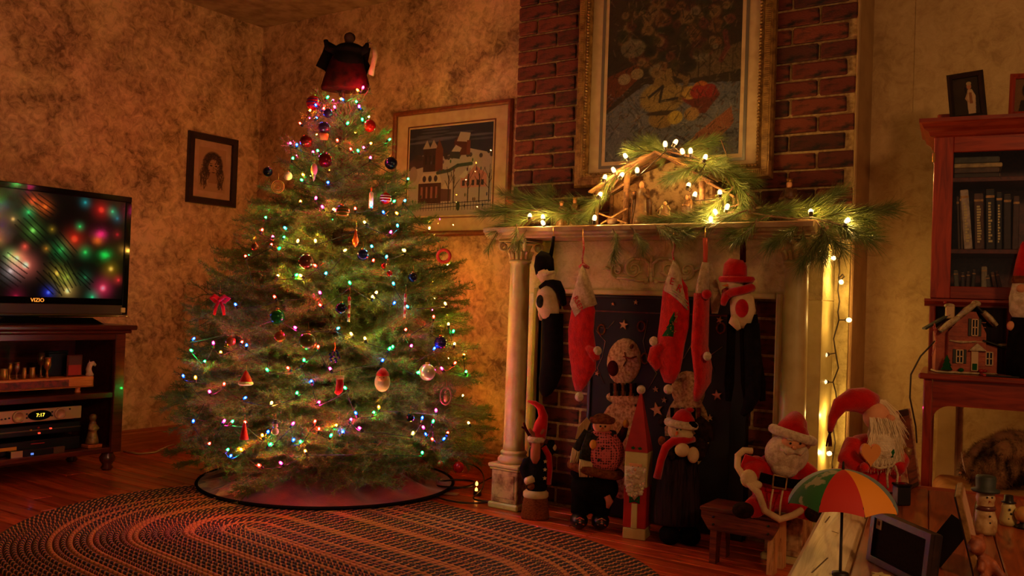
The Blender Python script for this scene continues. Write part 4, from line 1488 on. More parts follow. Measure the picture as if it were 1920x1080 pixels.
cups = [(6, .020, .050, 'amber jar shaped cup at the far left of the tray'), (18, .009, .072, 'slim brass goblet second from the left on the tray'), (31, .012, .074, 'stout pewter beaker left of the two short cups'), (45, .010, .050, 'short thin brass cup beside the stout beaker'),
        (60, .013, .050, 'short wide brass cup in the middle of the tray'), (88, .016, .092, 'tall brass goblet nearest the red card on the tray')]
for px, r, h, lab in cups:
    t = thing('metal_cup', lab, 'cup', (TXF, ontray(px), TTZ), 0, 'metal cups on the tray')
    MB().lathe([(r * .9, 0), (r * .9, .003), (r * .35, .007), (r * .3, h * .35), (r * .7, h * .45), (r, h * .6), (r * .95, h)] if h > .055 else [(r * .8, 0), (r * .9, .004), (r, h * .4), (r * .85, h * .9), (r * .9, h)], (0, 0, 0), 16).build('bowl', M['brass'] if r != .012 else M['pewter'], t, True)
    MB().lathe([(r * .97, h * .93), (r * 1.05, h * .97), (r * .97, h)], (0, 0, 0), 16).build('rim', M['pewter'], t, True)
t = thing('metal_cup', 'dim tall dark goblet behind the row of cups on the tray', 'cup', (TXF - .05, on(76, 700, 0, TXF - .05)[1], TTZ), 0, 'metal cups on the tray')
MB().lathe([(.014, 0), (.014, .003), (.005, .008), (.004, .05), (.012, .058), (.016, .075), (.015, .108)], (0, 0, 0), 16).build('bowl', M['pewter'], t, True)
t = thing('red_card', 'small upright red picture card in a frame on the tray', 'card', (TXF - .01, ontray(141), TTZ), PI / 2)
MB().box((-.036, -.004, 0), (.036, .004, .098), .002).build('frame', M['mahog'], t)
MB().box((-.030, -.0052, .006), (.030, -.004, .052)).build('red_field', M['red_paint'], t)
MB().box((-.030, -.0052, .052), (.030, -.004, .092)).build('dark_field', mat('card_brown', S(84, 34, 24), .6), t)
MB().box((-.030, .004, 0), (.030, .03, .01)).build('easel', M['mahog'], t)
t = thing('dark_box', 'black box standing behind the red card on the tray', 'box', (TXF - .07, ontray(112) + .02, TTZ), PI / 2)
MB().box((-.045, -.02, 0), (.045, .02, .105), .003).build('box_body', M['black'], t)
MB().box((-.047, -.022, .105), (.047, .022, .113), .002).build('lid', M['black'], t)
t = thing('horse_figurine', 'small pale horse head figurine at the right end of the tray', 'figurine', (TXF, ontray(168), TTZ), PI / 2)
fb = MB().lathe([(.018, 0), (.018, .008), (.012, .016)], (0, 0, 0), 12).tube([(0, 0, .01), (-.006, 0, .03), (0, 0, .052), (.014, 0, .058), (.028, 0, .046)], [.014, .013, .012, .011, .007], 10)
fb.tube([(-.002, 0, .058), (-.004, 0, .076)], [.005, .001], 6)
fuse(fb, 'horse', M['cream_cloth'], t, .0035, 3)

# ---- electronics on the lower shelf
RX = .365


def box_dev(name, label, px1, pyt, pyb, xfront, y_left, depth=.24, m=None):
    a_ = on(px1, pyt, 0, xfront); b2 = on(px1, pyb, 0, xfront)
    y1 = a_[1]; z1, z0 = a_[2], b2[2]
    t = thing(name, label, 'electronics', (xfront, (y1 + y_left) / 2, z0), PI / 2)
    W = y1 - y_left
    MB().box((-W / 2, 0, 0), (W / 2, depth, z1 - z0), .003).build('case', m or M['black'], t)
    return t, W, z1 - z0


E_LED = emit_mat('amber_display', (1, .62, .05, 1), 2.2)
E_RED = emit_mat('red_led', (1, .05, .02, 1), 2.0)
E_BLUE = emit_mat('blue_display', (.15, .3, 1, 1), 1.6)
silver = mat('warm_silver', S(196, 158, 112), .4, .3)
t, W, hh = box_dev('silver_receiver', 'silver tuner with an amber clock and two round dials on the lower shelf', 152, 760, 783, RX, -1.70, m=M['black'])
MB().box((-W / 2, -.006, 0), (W / 2, 0, hh), .002).build('face_plate', silver, t)
lx = lambda px: on(px, 785, 0, RX + .006)[1] - t.location[1]
for px in (34, 112):
    MB().lathe([(.026, 0), (.026, .005), (.022, .007), (.019, .007), (.019, .004), (0, .004)], (lx(px), -.006, hh * .5), 22, axis=(0, -1, 0)).build('dial', silver, t, True)
MB().lathe([(.052, 0), (.052, .002), (0, .002)], (lx(74), -.006, hh * .5), 28, axis=(0, -1, 0), sx=1, sy=.42).build('display_window', M['gloss_black'], t)
link('clock_digits', text_mesh('7:17', .022, E_LED), t, (lx(75), -.0095, hh * .5), (PI / 2, 0, 0))
for px in (-10, 3, 10, 17, 50, 50, 97, 97):
    pass
for px, zz in ((3, .4), (10, .42), (17, .45), (50, .66), (50, .36), (97, .68), (97, .38), (130, .8)):
    MB().lathe([(.0042, 0), (.0038, .003), (0, .003)], (lx(px), -.006, hh * zz), 10, axis=(0, -1, 0)).build('button', M['black'], t)
t, W, hh = box_dev('disc_player', 'black disc player with small red lights under the silver tuner', 151, 789, 808, RX - .005, -1.70)
lx = lambda px: on(px, 812, 0, RX)[1] - t.location[1]
MB().box((-W / 2, -.004, hh * .45), (W / 2, 0, hh * .55)).build('trim_line', M['pewter'], t)
for px, zz, m_ in ((95, .55, E_RED), (72, .72, M['red_paint']), (74, .2, E_RED), (58, .55, M['yellow'])):
    MB().box((-.005, -.006, -.003), (.005, 0, .003), .001).build('indicator', m_, t, loc=(lx(px), 0, hh * zz))
t, W, hh = box_dev('video_recorder', 'black recorder with a tan label below the disc player', 150, 817, 840, RX - .008, -1.70)
lx = lambda px: on(px, 835, 0, RX)[1] - t.location[1]
MB().box((-.035, -.003, -.007), (.035, 0, .007)).build('label', M['yellow'], t, loc=(lx(17), 0, hh * .55))
MB().box((-.03, -.002, -.002), (.03, 0, .002)).build('red_lettering', mat('red_print', S(170, 40, 24), .6), t, loc=(lx(72), 0, hh * .75))
t2_, W, hh = box_dev('cable_box', 'small grey cable box with a blue display at the bottom of the shelf', 121, 836, 852, RX + .03, on(20, 850, 0, RX + .03)[1], .034)
lx = lambda px: on(px, 850, 0, RX + .034)[1] - t2_.location[1]
MB().box((-W / 2, -.003, 0), (-W / 2 + .05, 0, hh), .001).build('left_panel', silver, t2_)
MB().box((W / 2 - .05, -.003, 0), (W / 2, 0, hh), .001).build('right_panel', mat('dim_silver', S(104, 74, 52), .4, .3), t2_)
link('display_digits', text_mesh('00', .013, E_BLUE), t2_, (lx(61), -.002, hh * .5), (PI / 2, 0, 0))
zc = t2_.location[2]
MB().box((-.12, 0, -(zc - .108)), (.12, .034, 0)).build('riser', M['black'], t2_)
# carolers' figurine
fg = on(172, 838, 0, .36)
t = thing('nativity_figurine', 'small carved figure on a square pedestal beside the stacked electronics', 'figurine', (.36, fg[1], .108), PI / 2)
zf = fg[2] - .108
MB().box((-.035, -.03, 0), (.035, .03, max(.012, zf + .014)), .003).build('pedestal', M['trimwood'], t)
zf = max(.012, zf + .014)
fb = MB().lathe([(.030, 0), (.028, .02), (.018, .06), (.014, .09), (.016, .1), (0, .108)], (0, 0, zf), 14).ell((0, 0, zf + .122), .018, 12, 8).tube([(-.012, 0, zf + .09), (-.024, -.01, zf + .07), (-.004, -.018, zf + .066)], .007, 6).tube([(.012, 0, zf + .09), (.024, -.01, zf + .07), (.004, -.018, zf + .066)], .007, 6)
fuse(fb, 'carved_figure', M['gold'], t, .005, 2)
# white cord on the floor behind the tree
mb = MB().tube([on(232, 846, 2, .006), on(262, 851, 2, .006), on(290, 848, 2, .006), on(312, 838, 2, .006), on(330, 832, 2, .006)], .005, 6)
tag(mb.build('power_cord', M['white_cord'], None, True), 'pale power cord curving over the floor from the cabinet to the tree', 'cord')
mb = MB().tube([on(235, 840, 2, .006), on(255, 836, 2, .006), on(280, 834, 2, .012), on(304, 828, 2, .02)], .007, 6)
tag(mb.build('power_cord', M['tealglass'], None, True), 'dark power cord lying along the left baseboard behind the pale cord', 'cord')
# ------------------------------------------------------------------ nativity stable on the mantel shelf
SZ = 1.1505
YM = -.40


def mp(px, py, y=YM):
    return on(px, py, 1, y)


sb = mp(1258, 415)
SO = np.array([sb[0], YM, SZ])
stable = thing('nativity_stable', 'rustic bark covered nativity stable in the middle of the mantel shelf', 'stable', SO)
M['strawwood'] = wood('straw_coloured_wood', S(150, 104, 58), S(196, 148, 92), (20, 20, 20), .75, 0, .5, S(110, 70, 36))
M['rootwood'] = wood('dark_bark_wood', S(96, 60, 32), S(140, 92, 50), (22, 22, 22), .85, 0, .8, S(50, 30, 16))


def ml(px, py, dy=0.0):
    p = on(px, py, 1, YM + dy) - SO
    return np.array([p[0], dy, p[2]])


xl = ml(1124, 415)[0]; xr = ml(1392, 415)[0]
MB().box((xl - .01, -.075, 0), (xr + .01, .10, .008), .002).build('base_board', M['rootwood'], stable)
apx = ml(1245, 292); el = ml(1178, 322); er = ml(1330, 338)
pl_ = ml(1184, 415); pr_ = ml(1325, 415)
# back wall between the posts, with an arched doorway in relief
poly = [(pl_[0], .008), (pr_[0], .008), (pr_[0], er[2]), (apx[0], apx[2] - .012), (pl_[0], el[2])]
MB().prism(poly, -.086, -.076).build('back_wall', mat('bark_panel', S(172, 138, 98), .9, c2=S(84, 60, 40), vs=36, bump=1.0, bs=90, lo=.45, hi=.62), stable)
ax = ml(1228, 390)[0]
mb = MB().tube([(ax - .022, .072, .01)] + [(ax + .026 * math.cos(a), .072, .055 + .03 * math.sin(a)) for a in np.linspace(PI, 0, 9)] + [(ax + .026, .072, .01)], .004, 6)
mb.build('doorway_arch', M['strawwood'], stable, True)
for x in (pl_[0], pr_[0]):
    zt = el[2] if x < 0 else er[2]
    MB().lathe([(.012, .006), (.011, zt * .5), (.0125, zt - .01)], (x, -.05, 0), 10).build('front_post', M['rootwood'], stable, True)
    MB().lathe([(.010, .006), (.010, zt - .01)], (x, .07, 0), 8).build('rear_post', M['rootwood'], stable, True)
xo = ml(1130, 415)[0]; zo = ml(1130, 362)[2]
MB().lathe([(.008, .006), (.008, zo)], (xo, -.05, 0), 8).build('shed_post', M['rootwood'], stable, True)
MB().lathe([(.008, .006), (.008, zo)], (xo, .07, 0), 8).build('shed_post', M['rootwood'], stable, True)
xo2 = ml(1385, 415)[0]; zo2 = ml(1385, 372)[2]
MB().lathe([(.008, .006), (.008, zo2)], (xo2, -.05, 0), 8).build('shed_post', M['rootwood'], stable, True)
MB().prism([(xo, .008), (pl_[0], .008), (pl_[0], el[2] - .02), (xo, zo)], -.084, -.078).build('shed_wall', M['strawwood'], stable)
# crossed fence boards of the left shed
MB().obox((xo + .002, -.058, .058), (pl_[0] + .012, -.058, .012), .006, .014, (0, 1, 0)).build('cross_board', M['strawwood'], stable)
MB().obox((xo + .030, -.064, .012), (pl_[0] + .012, -.064, .068), .006, .014, (0, 1, 0)).build('cross_board', M['strawwood'], stable)
MB().obox((xo - .004, -.052, .10), (pl_[0], -.052, .036 + el[2] * .6), .008, .010, (0, 1, 0)).build('shed_beam', M['rootwood'], stable)


def slope(a, b, n, name='roof_plank', mm='rootwood'):
    for i in range(n):
        y0 = -.085 + .185 * i / n; y1 = y0 + .185 / n - .002
        j = random.uniform(-.004, .004)
        aa = np.array([a[0], (y0 + y1) / 2, a[2] + j]); bb = np.array([b[0], (y0 + y1) / 2, b[2] + j])
        MB().obox(aa, bb, y1 - y0, .008, (0, 0, 1), .0015).build(name, M[mm], stable)


slope(apx + np.array([.004, 0, .004]), ml(1172, 326), 6)
slope(apx + np.array([-.004, 0, .004]), ml(1348, 346), 6)
slope(ml(1182, 324), ml(1122, 364), 6, mm='strawwood')
slope(ml(1338, 344), ml(1392, 374), 6)
# loose twigs along the ridge
mb = MB()
for i in range(34):
    s = random.random(); side = random.random() < .5
    a = apx * (1 - s) + (ml(1174, 322) if side else ml(1345, 342)) * s
    a = np.array([a[0], random.uniform(-.088, .09), a[2] + .008])
    dd = unit((ml(1174, 322) if side else ml(1345, 342)) - apx)
    mb.tube([a, a + dd * random.uniform(.03, .07) + np.array([0, random.uniform(-.01, .01), random.uniform(-.004, .008)])], .0014, 4)
mb.build('thatch_twigs', M['strawwood'], stable)['kind'] = 'stuff'

# ---- nativity figures
def robed(name, label, px, py_top, y, m_robe, m_cloak, kneel=False, arms='fold', hat=None, rz=0.0, py_base=None):
    b = on(px, 415, 1, y)
    top_ = on(px, py_top, 1, y)
    h = max(.05, top_[2] - SZ)
    t = thing(name, label, 'figurine', (b[0], y, SZ + (.008 if xl + SO[0] < b[0] < xr + SO[0] else 0)), rz, 'nativity figures on the mantel')
    k_ = h
    if not kneel:
        prof = [(.20, 0), (.19, .10), (.155, .35), (.13, .55), (.135, .70), (.10, .80), (.045, .85), (0, .86)]
        hz = .90
    else:
        prof = [(.30, 0), (.32, .08), (.26, .25), (.20, .45), (.19, .60), (.13, .72), (.06, .78), (0, .79)]
        hz = .86
    MB().lathe([(r * k_, z * k_) for r, z in prof], (0, 0, 0), 16, sy=.8).build('robe', m_robe, t, True)
    MB().ell((0, -.01 * k_, hz * k_), (.065 * k_, .07 * k_, .085 * k_), 12, 8).build('head', M['skin'], t, True)
    if hat == 'crown':
        MB().lathe([(.062 * k_, (hz + .05) * k_), (.075 * k_, (hz + .13) * k_), (.05 * k_, (hz + .10) * k_), (0, (hz + .10) * k_)], (0, 0, 0), 10).build('crown', M['brass'], t, True)
    elif hat == 'turban':
        MB().lathe([(.07 * k_, (hz + .03) * k_), (.095 * k_, (hz + .07) * k_), (.06 * k_, (hz + .12) * k_), (0, (hz + .13) * k_)], (0, 0, 0), 12).build('turban', m_cloak, t, True)
    else:
        MB().ell((0, .018 * k_, (hz + .012) * k_), (.082 * k_, .078 * k_, .098 * k_), 12, 8).build('hood', m_cloak, t, True)
    for s in (-1, 1):
        fb = MB()
        if arms == 'fold':
            fb.tube([(s * .12 * k_, 0, .72 * k_), (s * .17 * k_, -.05 * k_, .58 * k_), (s * .03 * k_, -.16 * k_, .60 * k_)], [.05 * k_, .05 * k_, .035 * k_], 8)
        else:
            fb.tube([(s * .12 * k_, 0, .72 * k_), (s * .2 * k_, -.08 * k_, .60 * k_), (s * .14 * k_, -.22 * k_, .68 * k_)], [.05 * k_, .045 * k_, .03 * k_], 8)
        fb.build('sleeve', m_cloak, t, True)
    mb = MB()
    for s in (-1, 1):
        mb.etube([(s * .10 * k_, .05 * k_, .80 * k_), (s * .165 * k_, .04 * k_, .5 * k_), (s * .20 * k_, .03 * k_, .02 * k_)], [.05 * k_, .06 * k_, .075 * k_], [.05 * k_, .07 * k_, .10 * k_], (0, 1, 0), 10)
    mb.etube([(0, .09 * k_, .80 * k_), (0, .14 * k_, .45 * k_), (0, .17 * k_, .02 * k_)], [.10 * k_, .14 * k_, .17 * k_], [.03 * k_] * 3, (0, 1, 0), 10)
    mb.build('cloak', m_cloak, t, True)
    return t


bg = M['gold']
brn = mat('brown_glaze', S(104, 66, 34), .45, c2=S(70, 42, 22), vs=40)
tanr = mat('tan_glaze', S(156, 112, 66), .45, c2=S(96, 64, 34), vs=40)
t = robed('robed_figurine', 'tallest bearded robed figurine standing inside the stable on the left', 1202, 343, -.44, tanr, brn, arms='hold')
MB().tube([(-.028, -.03, .0), (-.026, -.03, .115)], .002, 6).build('staff', M['rootwood'], t, True)
robed('robed_figurine', 'dark cloaked figurine standing close behind the staff bearer in the stable', 1188, 362, -.39, brn, brn)
robed('kneeling_figurine', 'kneeling robed figurine beside the crib under the stable roof', 1246, 380, -.46, tanr, M['cream'], True, 'hold', rz=.5)
robed('kneeling_figurine', 'kneeling hooded figurine at the right post inside the stable', 1288, 366, -.40, brn, tanr, True, rz=-.6)
robed('robed_figurine', 'golden robed figurine left of the stable at the mantel end', 1052, 378, -.42, tanr, bg, hat='turban')
robed('robed_figurine', 'second figurine left of the stable, nearer to it with a crown', 1077, 372, -.40, bg, brn, hat='crown')
robed('robed_figurine', 'turbaned bronze figurine standing right of the stable by the picture frame corner', 1400, 355, -.40, bg, tanr, hat='turban')
robed('robed_figurine', 'dark crowned figurine at the right end of the mantel against the bricks', 1478, 338, -.36, brn, brn, hat='crown')
cb = on(1225, 415, 1, -.46)
t = thing('crib', 'small straw filled wooden crib with a swaddled baby figure in the stable', 'crib', (cb[0], -.46, SZ + .008))
for s in (-1, 1):
    MB().obox((s * .022, -.014, 0), (-s * .010, .0, .022), .004, .004).build('leg', M['rootwood'], t)
MB().grid(lambda u, v: ((u - .5) * .06, (v - .5) * .034, .016 + .016 * (2 * v - 1) ** 2), 8, 8).build('manger', M['strawwood'], t, True)
MB().ell((0, 0, .026), (.022, .010, .008), 12, 8).ell((.024, 0, .030), .008, 10, 7).build('baby', M['cream_cloth'], t, True)
ob = on(1150, 415, 1, -.46)
t = thing('lamb_figurine', 'small lying animal figurine in front of the crossed boards', 'figurine', (ob[0], -.46, SZ + .008), .3)
fb = MB().ell((0, 0, .016), (.030, .014, .015), 12, 8).tube([(.02, 0, .02), (.034, -.002, .034), (.042, -.006, .033)], [.010, .009, .005], 8).tube([(-.02, -.008, .004), (.012, -.014, .004)], .005, 6)
fuse(fb, 'animal', brn, t, .004, 2)

# ------------------------------------------------------------------ pine garland along the mantel
def pine_sprig(seed, L=.17, n=260, nl=.085):
    rng = np.random.default_rng(seed)
    s = np.linspace(0, 1, 6)
    P = np.stack([s * L, .02 * np.sin(3 * s + seed), .02 * s * s * rng.uniform(-1, 1)], 1)
    wb = MB().tube(P, list(.0032 * (1 - .5 * s)), 5)
    tris = []
    for i in range(n):
        f = rng.random() ** .7
        b = np.array([np.interp(f, s, P[:, k]) for k in range(3)])
        r = rng.normal(size=3); r[0] = 0; r = unit(r)
        d = unit(np.array([1.0, 0, 0]) * rng.uniform(.5, 1.2) + r * rng.uniform(.2, .75))
        l = nl * rng.uniform(.7, 1.15)
        w_ = unit(np.cross(d, rng.normal(size=3))) * .00065
        m_ = b + d * l * .55 + np.array([0, 0, -.003])
        e_ = b + d * l + np.array([0, 0, -.014 * rng.random()])
        tris += [np.stack([b - w_, b + w_, m_ + w_]), np.stack([b - w_, m_ + w_, m_ - w_]), np.stack([m_ - w_, m_ + w_, e_])]
    return tri_mesh('pine_sprig', np.array(tris), wb, [M['needle_long'], M['twig']])


SPR = [pine_sprig(i) for i in range(4)]
SPS = [pine_sprig(i + 10, .11, 150, .065) for i in range(3)]
gar = thing('pine_garland', 'green long needled pine garland draped along the mantel and over the stable', 'garland', (2.78, -.45, SZ))
GO = np.array([2.78, -.45, SZ])


def sprig(p, d, s=1.0, small=False, seed=0):
    x = Vector(unit(d)); a = Vector((0, 0, 1)) if abs(x.z) < .9 else Vector((0, 1, 0))
    y_ = a.cross(x).normalized(); z_ = x.cross(y_)
    me = (SPS if small else SPR)[seed % (3 if small else 4)]
    o = link('pine_sprig', me, gar)
    q = np.array(p) - GO
    o.matrix_local = Matrix(((x.x * s, y_.x * s, z_.x * s, q[0]), (x.y * s, y_.y * s, z_.y * s, q[1]), (x.z * s, y_.z * s, z_.z * s, q[2]), (0, 0, 0, 1)))


G = [  # start pixel, end pixel (direction), y start, y end, scale, small
    ((1010, 395), (930, 392), -.44, -.50, 1.0, 0), ((1060, 385), (980, 372), -.36, -.40, 1.0, 0), ((1000, 410), (915, 425), -.50, -.56, .9, 0), ((955, 420), (905, 455), -.54, -.58, .75, 1),
    ((930, 435), (912, 470), -.57, -.58, .7, 1), ((985, 430), (975, 480), -.57, -.58, .7, 1), ((965, 420), (955, 470), -.57, -.60, .8, 1), ((1120, 378), (1050, 385), -.38, -.42, 1.0, 0), ((1090, 400), (1020, 405), -.47, -.50, .9, 0),
    ((1040, 405), (1110, 415), -.46, -.50, .9, 0), ((1135, 360), (1095, 400), -.48, -.50, .8, 0), ((1155, 330), (1120, 372), -.46, -.50, .8, 1), ((1178, 312), (1135, 345), -.46, -.48, .8, 1), ((1210, 295), (1170, 318), -.44, -.46, .8, 1),
    ((1250, 290), (1200, 262), -.36, -.30, 1.0, 0), ((1255, 285), (1215, 280), -.42, -.46, .8, 0), ((1258, 290), (1240, 300), -.44, -.48, .6, 1), ((1262, 280), (1320, 268), -.36, -.32, .9, 0), ((1262, 285), (1330, 295), -.40, -.42, .8, 0),
    ((1290, 300), (1350, 310), -.44, -.48, .9, 0), ((1325, 300), (1275, 325), -.45, -.50, .9, 0), ((1330, 295), (1375, 325), -.42, -.44, 1.0, 0), ((1345, 310), (1390, 345), -.43, -.46, 1.0, 0), ((1340, 320), (1300, 330), -.47, -.50, .7, 1), ((1365, 325), (1385, 380), -.44, -.48, .9, 0),
    ((1375, 350), (1340, 385), -.46, -.50, .9, 0), ((1385, 385), (1325, 400), -.46, -.50, 1.0, 0), ((1370, 400), (1290, 412), -.50, -.52, 1.0, 0), ((1310, 410), (1230, 414), -.50, -.52, .9, 0), ((1400, 395), (1345, 415), -.50, -.54, .9, 0),
    ((1250, 415), (1180, 416), -.51, -.53, .8, 1), ((1225, 420), (1265, 440), -.55, -.58, .8, 0), ((1245, 422), (1300, 445), -.56, -.60, .7, 0), ((1145, 430), (1155, 485), -.565, -.58, .75, 1), ((1150, 440), (1160, 500), -.565, -.57, .9, 1),
    ((1185, 425), (1205, 470), -.565, -.58, .9, 1), ((1192, 430), (1215, 480), -.565, -.58, .7, 1), ((1400, 400), (1470, 395), -.44, -.46, 1.0, 0), ((1440, 405), (1380, 430), -.50, -.56, .9, 0), ((1460, 400), (1530, 385), -.40, -.44, 1.0, 0),
    ((1480, 410), (1550, 405), -.46, -.50, 1.1, 0), ((1500, 415), (1470, 440), -.52, -.58, .9, 0), ((1520, 405), (1590, 420), -.46, -.52, 1.1, 0), ((1530, 415), (1570, 445), -.52, -.58, 1.0, 0), ((1545, 420), (1540, 460), -.54, -.60, .9, 0),
    ((1550, 412), (1615, 440), -.48, -.50, 1.0, 0), ((1540, 400), (1610, 405), -.42, -.44, 1.0, 0), ((1510, 395), (1560, 365), -.38, -.36, .8, 0), ((1420, 410), (1390, 440), -.54, -.60, .8, 0), ((1430, 395), (1420, 375), -.36, -.34, .7, 1),
    ((1045, 372), (1010, 350), -.34, -.30, .8, 0), ((985, 380), (945, 360), -.36, -.36, .8, 0), ((970, 400), (905, 400), -.46, -.50, .9, 0),
    # a spray reaching towards the alcove wall
    ((1590, 408), (1650, 396), -.42, -.36, .9, 0), ((1545, 425), (1520, 470), -.55, -.60, .9, 0), ((1515, 420), (1500, 455), -.55, -.60, .8, 1)]
for i, (a, b, y0, y1, s, sm) in enumerate(G):
    p0 = on(a[0], a[1], 1, y0); p1 = on(b[0], b[1], 1, y1)
    sprig(p0, p1 - p0, s, bool(sm), i)
    if not sm: sprig(p0 + np.array([.01, .015, .004]), (p1 - p0) + np.array([0, .03, .02]), s * .8, False, i + 2)
gs = [on(x, y_, 1, yy) - GO for x, y_, yy in ((925, 428, -.54), (1000, 408, -.48), (1060, 400, -.46), (1120, 388, -.44), (1160, 335, -.47), (1200, 302, -.46), (1252, 284, -.42), (1310, 298, -.44), (1350, 318, -.44), (1380, 360, -.46), (1390, 396, -.48), (1440, 405, -.47), (1500, 412, -.48), (1560, 416, -.48), (1590, 420, -.47))]
MB().tube(gs, .004, 6).build('stem', M['twig'], gar, True)
MB().tube([np.array(on(x, y_, 1, yy)) - GO for x, y_, yy in ((1352, 262, -.40), (1362, 290, -.40), (1370, 325, -.42), (1374, 350, -.44))], .0022, 5).build('bare_twig', M['twig'], gar, True)

# ------------------------------------------------------------------ warm white lights on the mantel
WB = [(242, 462), (307, 470), (312, 497), (556, 475), (579, 358), (605, 277), (655, 240), (683, 262), (714, 172), (765, 242), (902, 115), (945, 105), (988, 150), (1025, 150), (1092, 180), (1012, 313), (1042, 362), (1168, 352), (1199, 420), (1150, 445), (1123, 482), (1098, 508), (1610, 440), (1780, 490)]
warm = thing('mantel_light_string', 'string of round warm white lights along the mantel and down its right side', 'string lights', (2.78, -.45, SZ))
wm = bulb_mesh('warm_bulb', (1.0, .70, .28), WARM_CORE, 3.0, .0046, .0090, .022, 'brownwire')
wpath = []
for i, (x, y_) in enumerate(WB):
    X, Y_ = 900 + x / 2.595, 230 + y_ / 2.595
    yy = -.53 if y_ < 300 or y_ > 330 else -.50
    if y_ > 450: yy = -.55
    if i in (9, 15, 16): yy = -.50
    p = on(X, Y_, 1, yy) - GO
    link('bulb', wm, warm, p, (rng.uniform(-.8, .8), rng.uniform(-.5, .5), 0))
    wpath.append(p + np.array([0, .012, -.012]))
for x, y_ in ((1565, 484), (1577, 524), (1590, 600), (1550, 665), (1548, 716), (1563, 782), (1553, 848)):
    pass
MB().tube(wpath, .002, 5).build('wire', M['brownwire'], warm)
yw = -.235
hp = [on(x, y_, 1, yy) - GO for x, y_, yy in ((1586, 418, -.40), (1575, 432, -.30), (1577, 455, yw), (1578, 470, yw), (1573, 488, yw), (1574, 510, yw), (1572, 522, yw), (1577, 524, yw - .006), (1583, 519, yw - .008), (1580, 514, yw), (1573, 521, yw), (1571, 545, yw), (1574, 565, yw), (1571, 585, yw), (1573, 600, yw), (1563, 635, yw), (1567, 662, yw), (1572, 690, yw), (1562, 716, yw), (1567, 735, yw), (1570, 765, yw), (1560, 790, yw), (1566, 830, yw), (1560, 870, yw), (1564, 920, yw))]
MB().tube(hp, .0026, 6).build('hanging_wire', M['brownwire'], warm, True)
for (x, y_), (sx, sy) in (((1564, 484), (1572, 484)), ((1577, 528), (1574, 522)), ((1590, 600), (1575, 600)), ((1549, 665), (1566, 662)), ((1548, 716), (1562, 717)), ((1563, 782), (1562, 788)), ((1556, 850), (1563, 848))):
    p = on(x, y_, 1, yw - .045) - GO; s_ = on(sx, sy, 1, yw) - GO
    o = link('bulb', wm, warm, p)
    dd = Vector(unit(p - s_ + np.array([0, -.004, 0])))
    o.rotation_euler = dd.to_track_quat('Z', 'Y').to_euler()
    MB().tube([s_, (s_ + p) / 2, p], .0022, 5).build('bulb_stub', M['brownwire'], warm)

# ------------------------------------------------------------------ stockings hanging from the mantel
YK = -.578


def stk(px0, py0):
    o = on(px0, py0, 1, YK)

    def f(x, y_, d=0.0):
        p = on(x, y_, 1, YK + d) - o
        return np.array([p[0], d, p[2]])
    return o, f


SC = FPX / pj(on(1250, 600, 1, YK))[2]  # pixels per metre across


def wid(a): return [x / (SC * .97) for x in a]


def loop(t, f, pts, m, r=.0035):
    MB().tube([f(x, y_, d) for x, y_, d in pts], r, 6).build('hanging_loop', m, t, True)


def hook(t, f, x, y_):
    mb = MB().tube([f(x, y_, 0), f(x, y_ - 5, -.002), f(x, y_ - 12, 0), f(x, y_ - 20, .02), f(x, y_ - 21, .05)], .0022, 6)
    mb.build('hook', M['brass'], t, True)


M['red_cord'] = mat('red_white_cord', S(190, 44, 36), .9, c2=S(214, 160, 140), vs=160, bump=.8, bs=300)
# 1 snowman headed black stocking, far left
o, f = stk(1035, 470)
t = thing('snowman_stocking', 'black stocking with a black capped snowman head at the left column', 'stocking', o, 0, 'stockings hanging from the mantel')
MB().etube([f(1038, 443), f(1036, 462), f(1032, 482)], wid([3.5, 4, 5]), [.004] * 3, (0, 1, 0), 8).build('strap', M['black_cloth'], t, True)
MB().etube([f(1024, 474), f(1021, 483), f(1020, 498), f(1022, 512)], wid([12, 19, 21, 20]), [.02, .034, .036, .032], (0, 1, 0), 18).build('cap', M['black_cloth'], t, True)
MB().etube([f(1022, 508), f(1025, 518), f(1024, 526), f(1022, 533)], wid([18, 18, 14, 8]), [.034, .034, .03, .02], (0, 1, 0), 16).build('face', M['cream_cloth'], t, True)
MB().etube([f(1008, 518, -.02), f(1018, 514, -.032), f(1028, 512, -.032), f(1040, 510, -.02)], wid([3, 4, 4, 3]), [.004] * 4, (0, 1, 0), 8).build('cap_band', M['cream_knit'], t, True)
MB().etube([f(1018, 540), f(1030, 531), f(1044, 534), f(1052, 548), f(1056, 568), f(1058, 572)], wid([7, 9, 10, 8, 7, 5]), [.03, .034, .03, .02, .014, .01], (0, 1, 0), 12).build('scarf', M['black_cloth'], t, True)
MB().etube([f(1030, 536), f(1027, 550), f(1026, 568), f(1030, 585), f(1033, 596)], wid([14, 22, 25, 22, 17]), [.026, .036, .038, .032, .026], (0, 1, 0), 18).build('body', M['cream_cloth'], t, True)
MB().ell(f(1013, 565, -.034), wid([9, 5, 13]), 14, 10).build('mitten', M['grey_knit'], t, True)
MB().etube([f(1016, 578, -.01), f(1014, 590, -.01), f(1016, 600, -.01)], wid([6, 6, 4]), [.012] * 3, (0, 1, 0), 10).build('arm', M['cream_cloth'], t, True)
MB().etube([f(1036, 588), f(1036, 620), f(1036, 660), f(1034, 695), f(1027, 718), f(1022, 734), f(1020, 742)], wid([24, 23, 23, 24, 21, 14, 6]), [.026, .028, .028, .028, .026, .018, .008], (0, 1, 0), 18).build('stocking_leg', M['black_cloth'], t, True)
hook(t, f, 1038, 446)
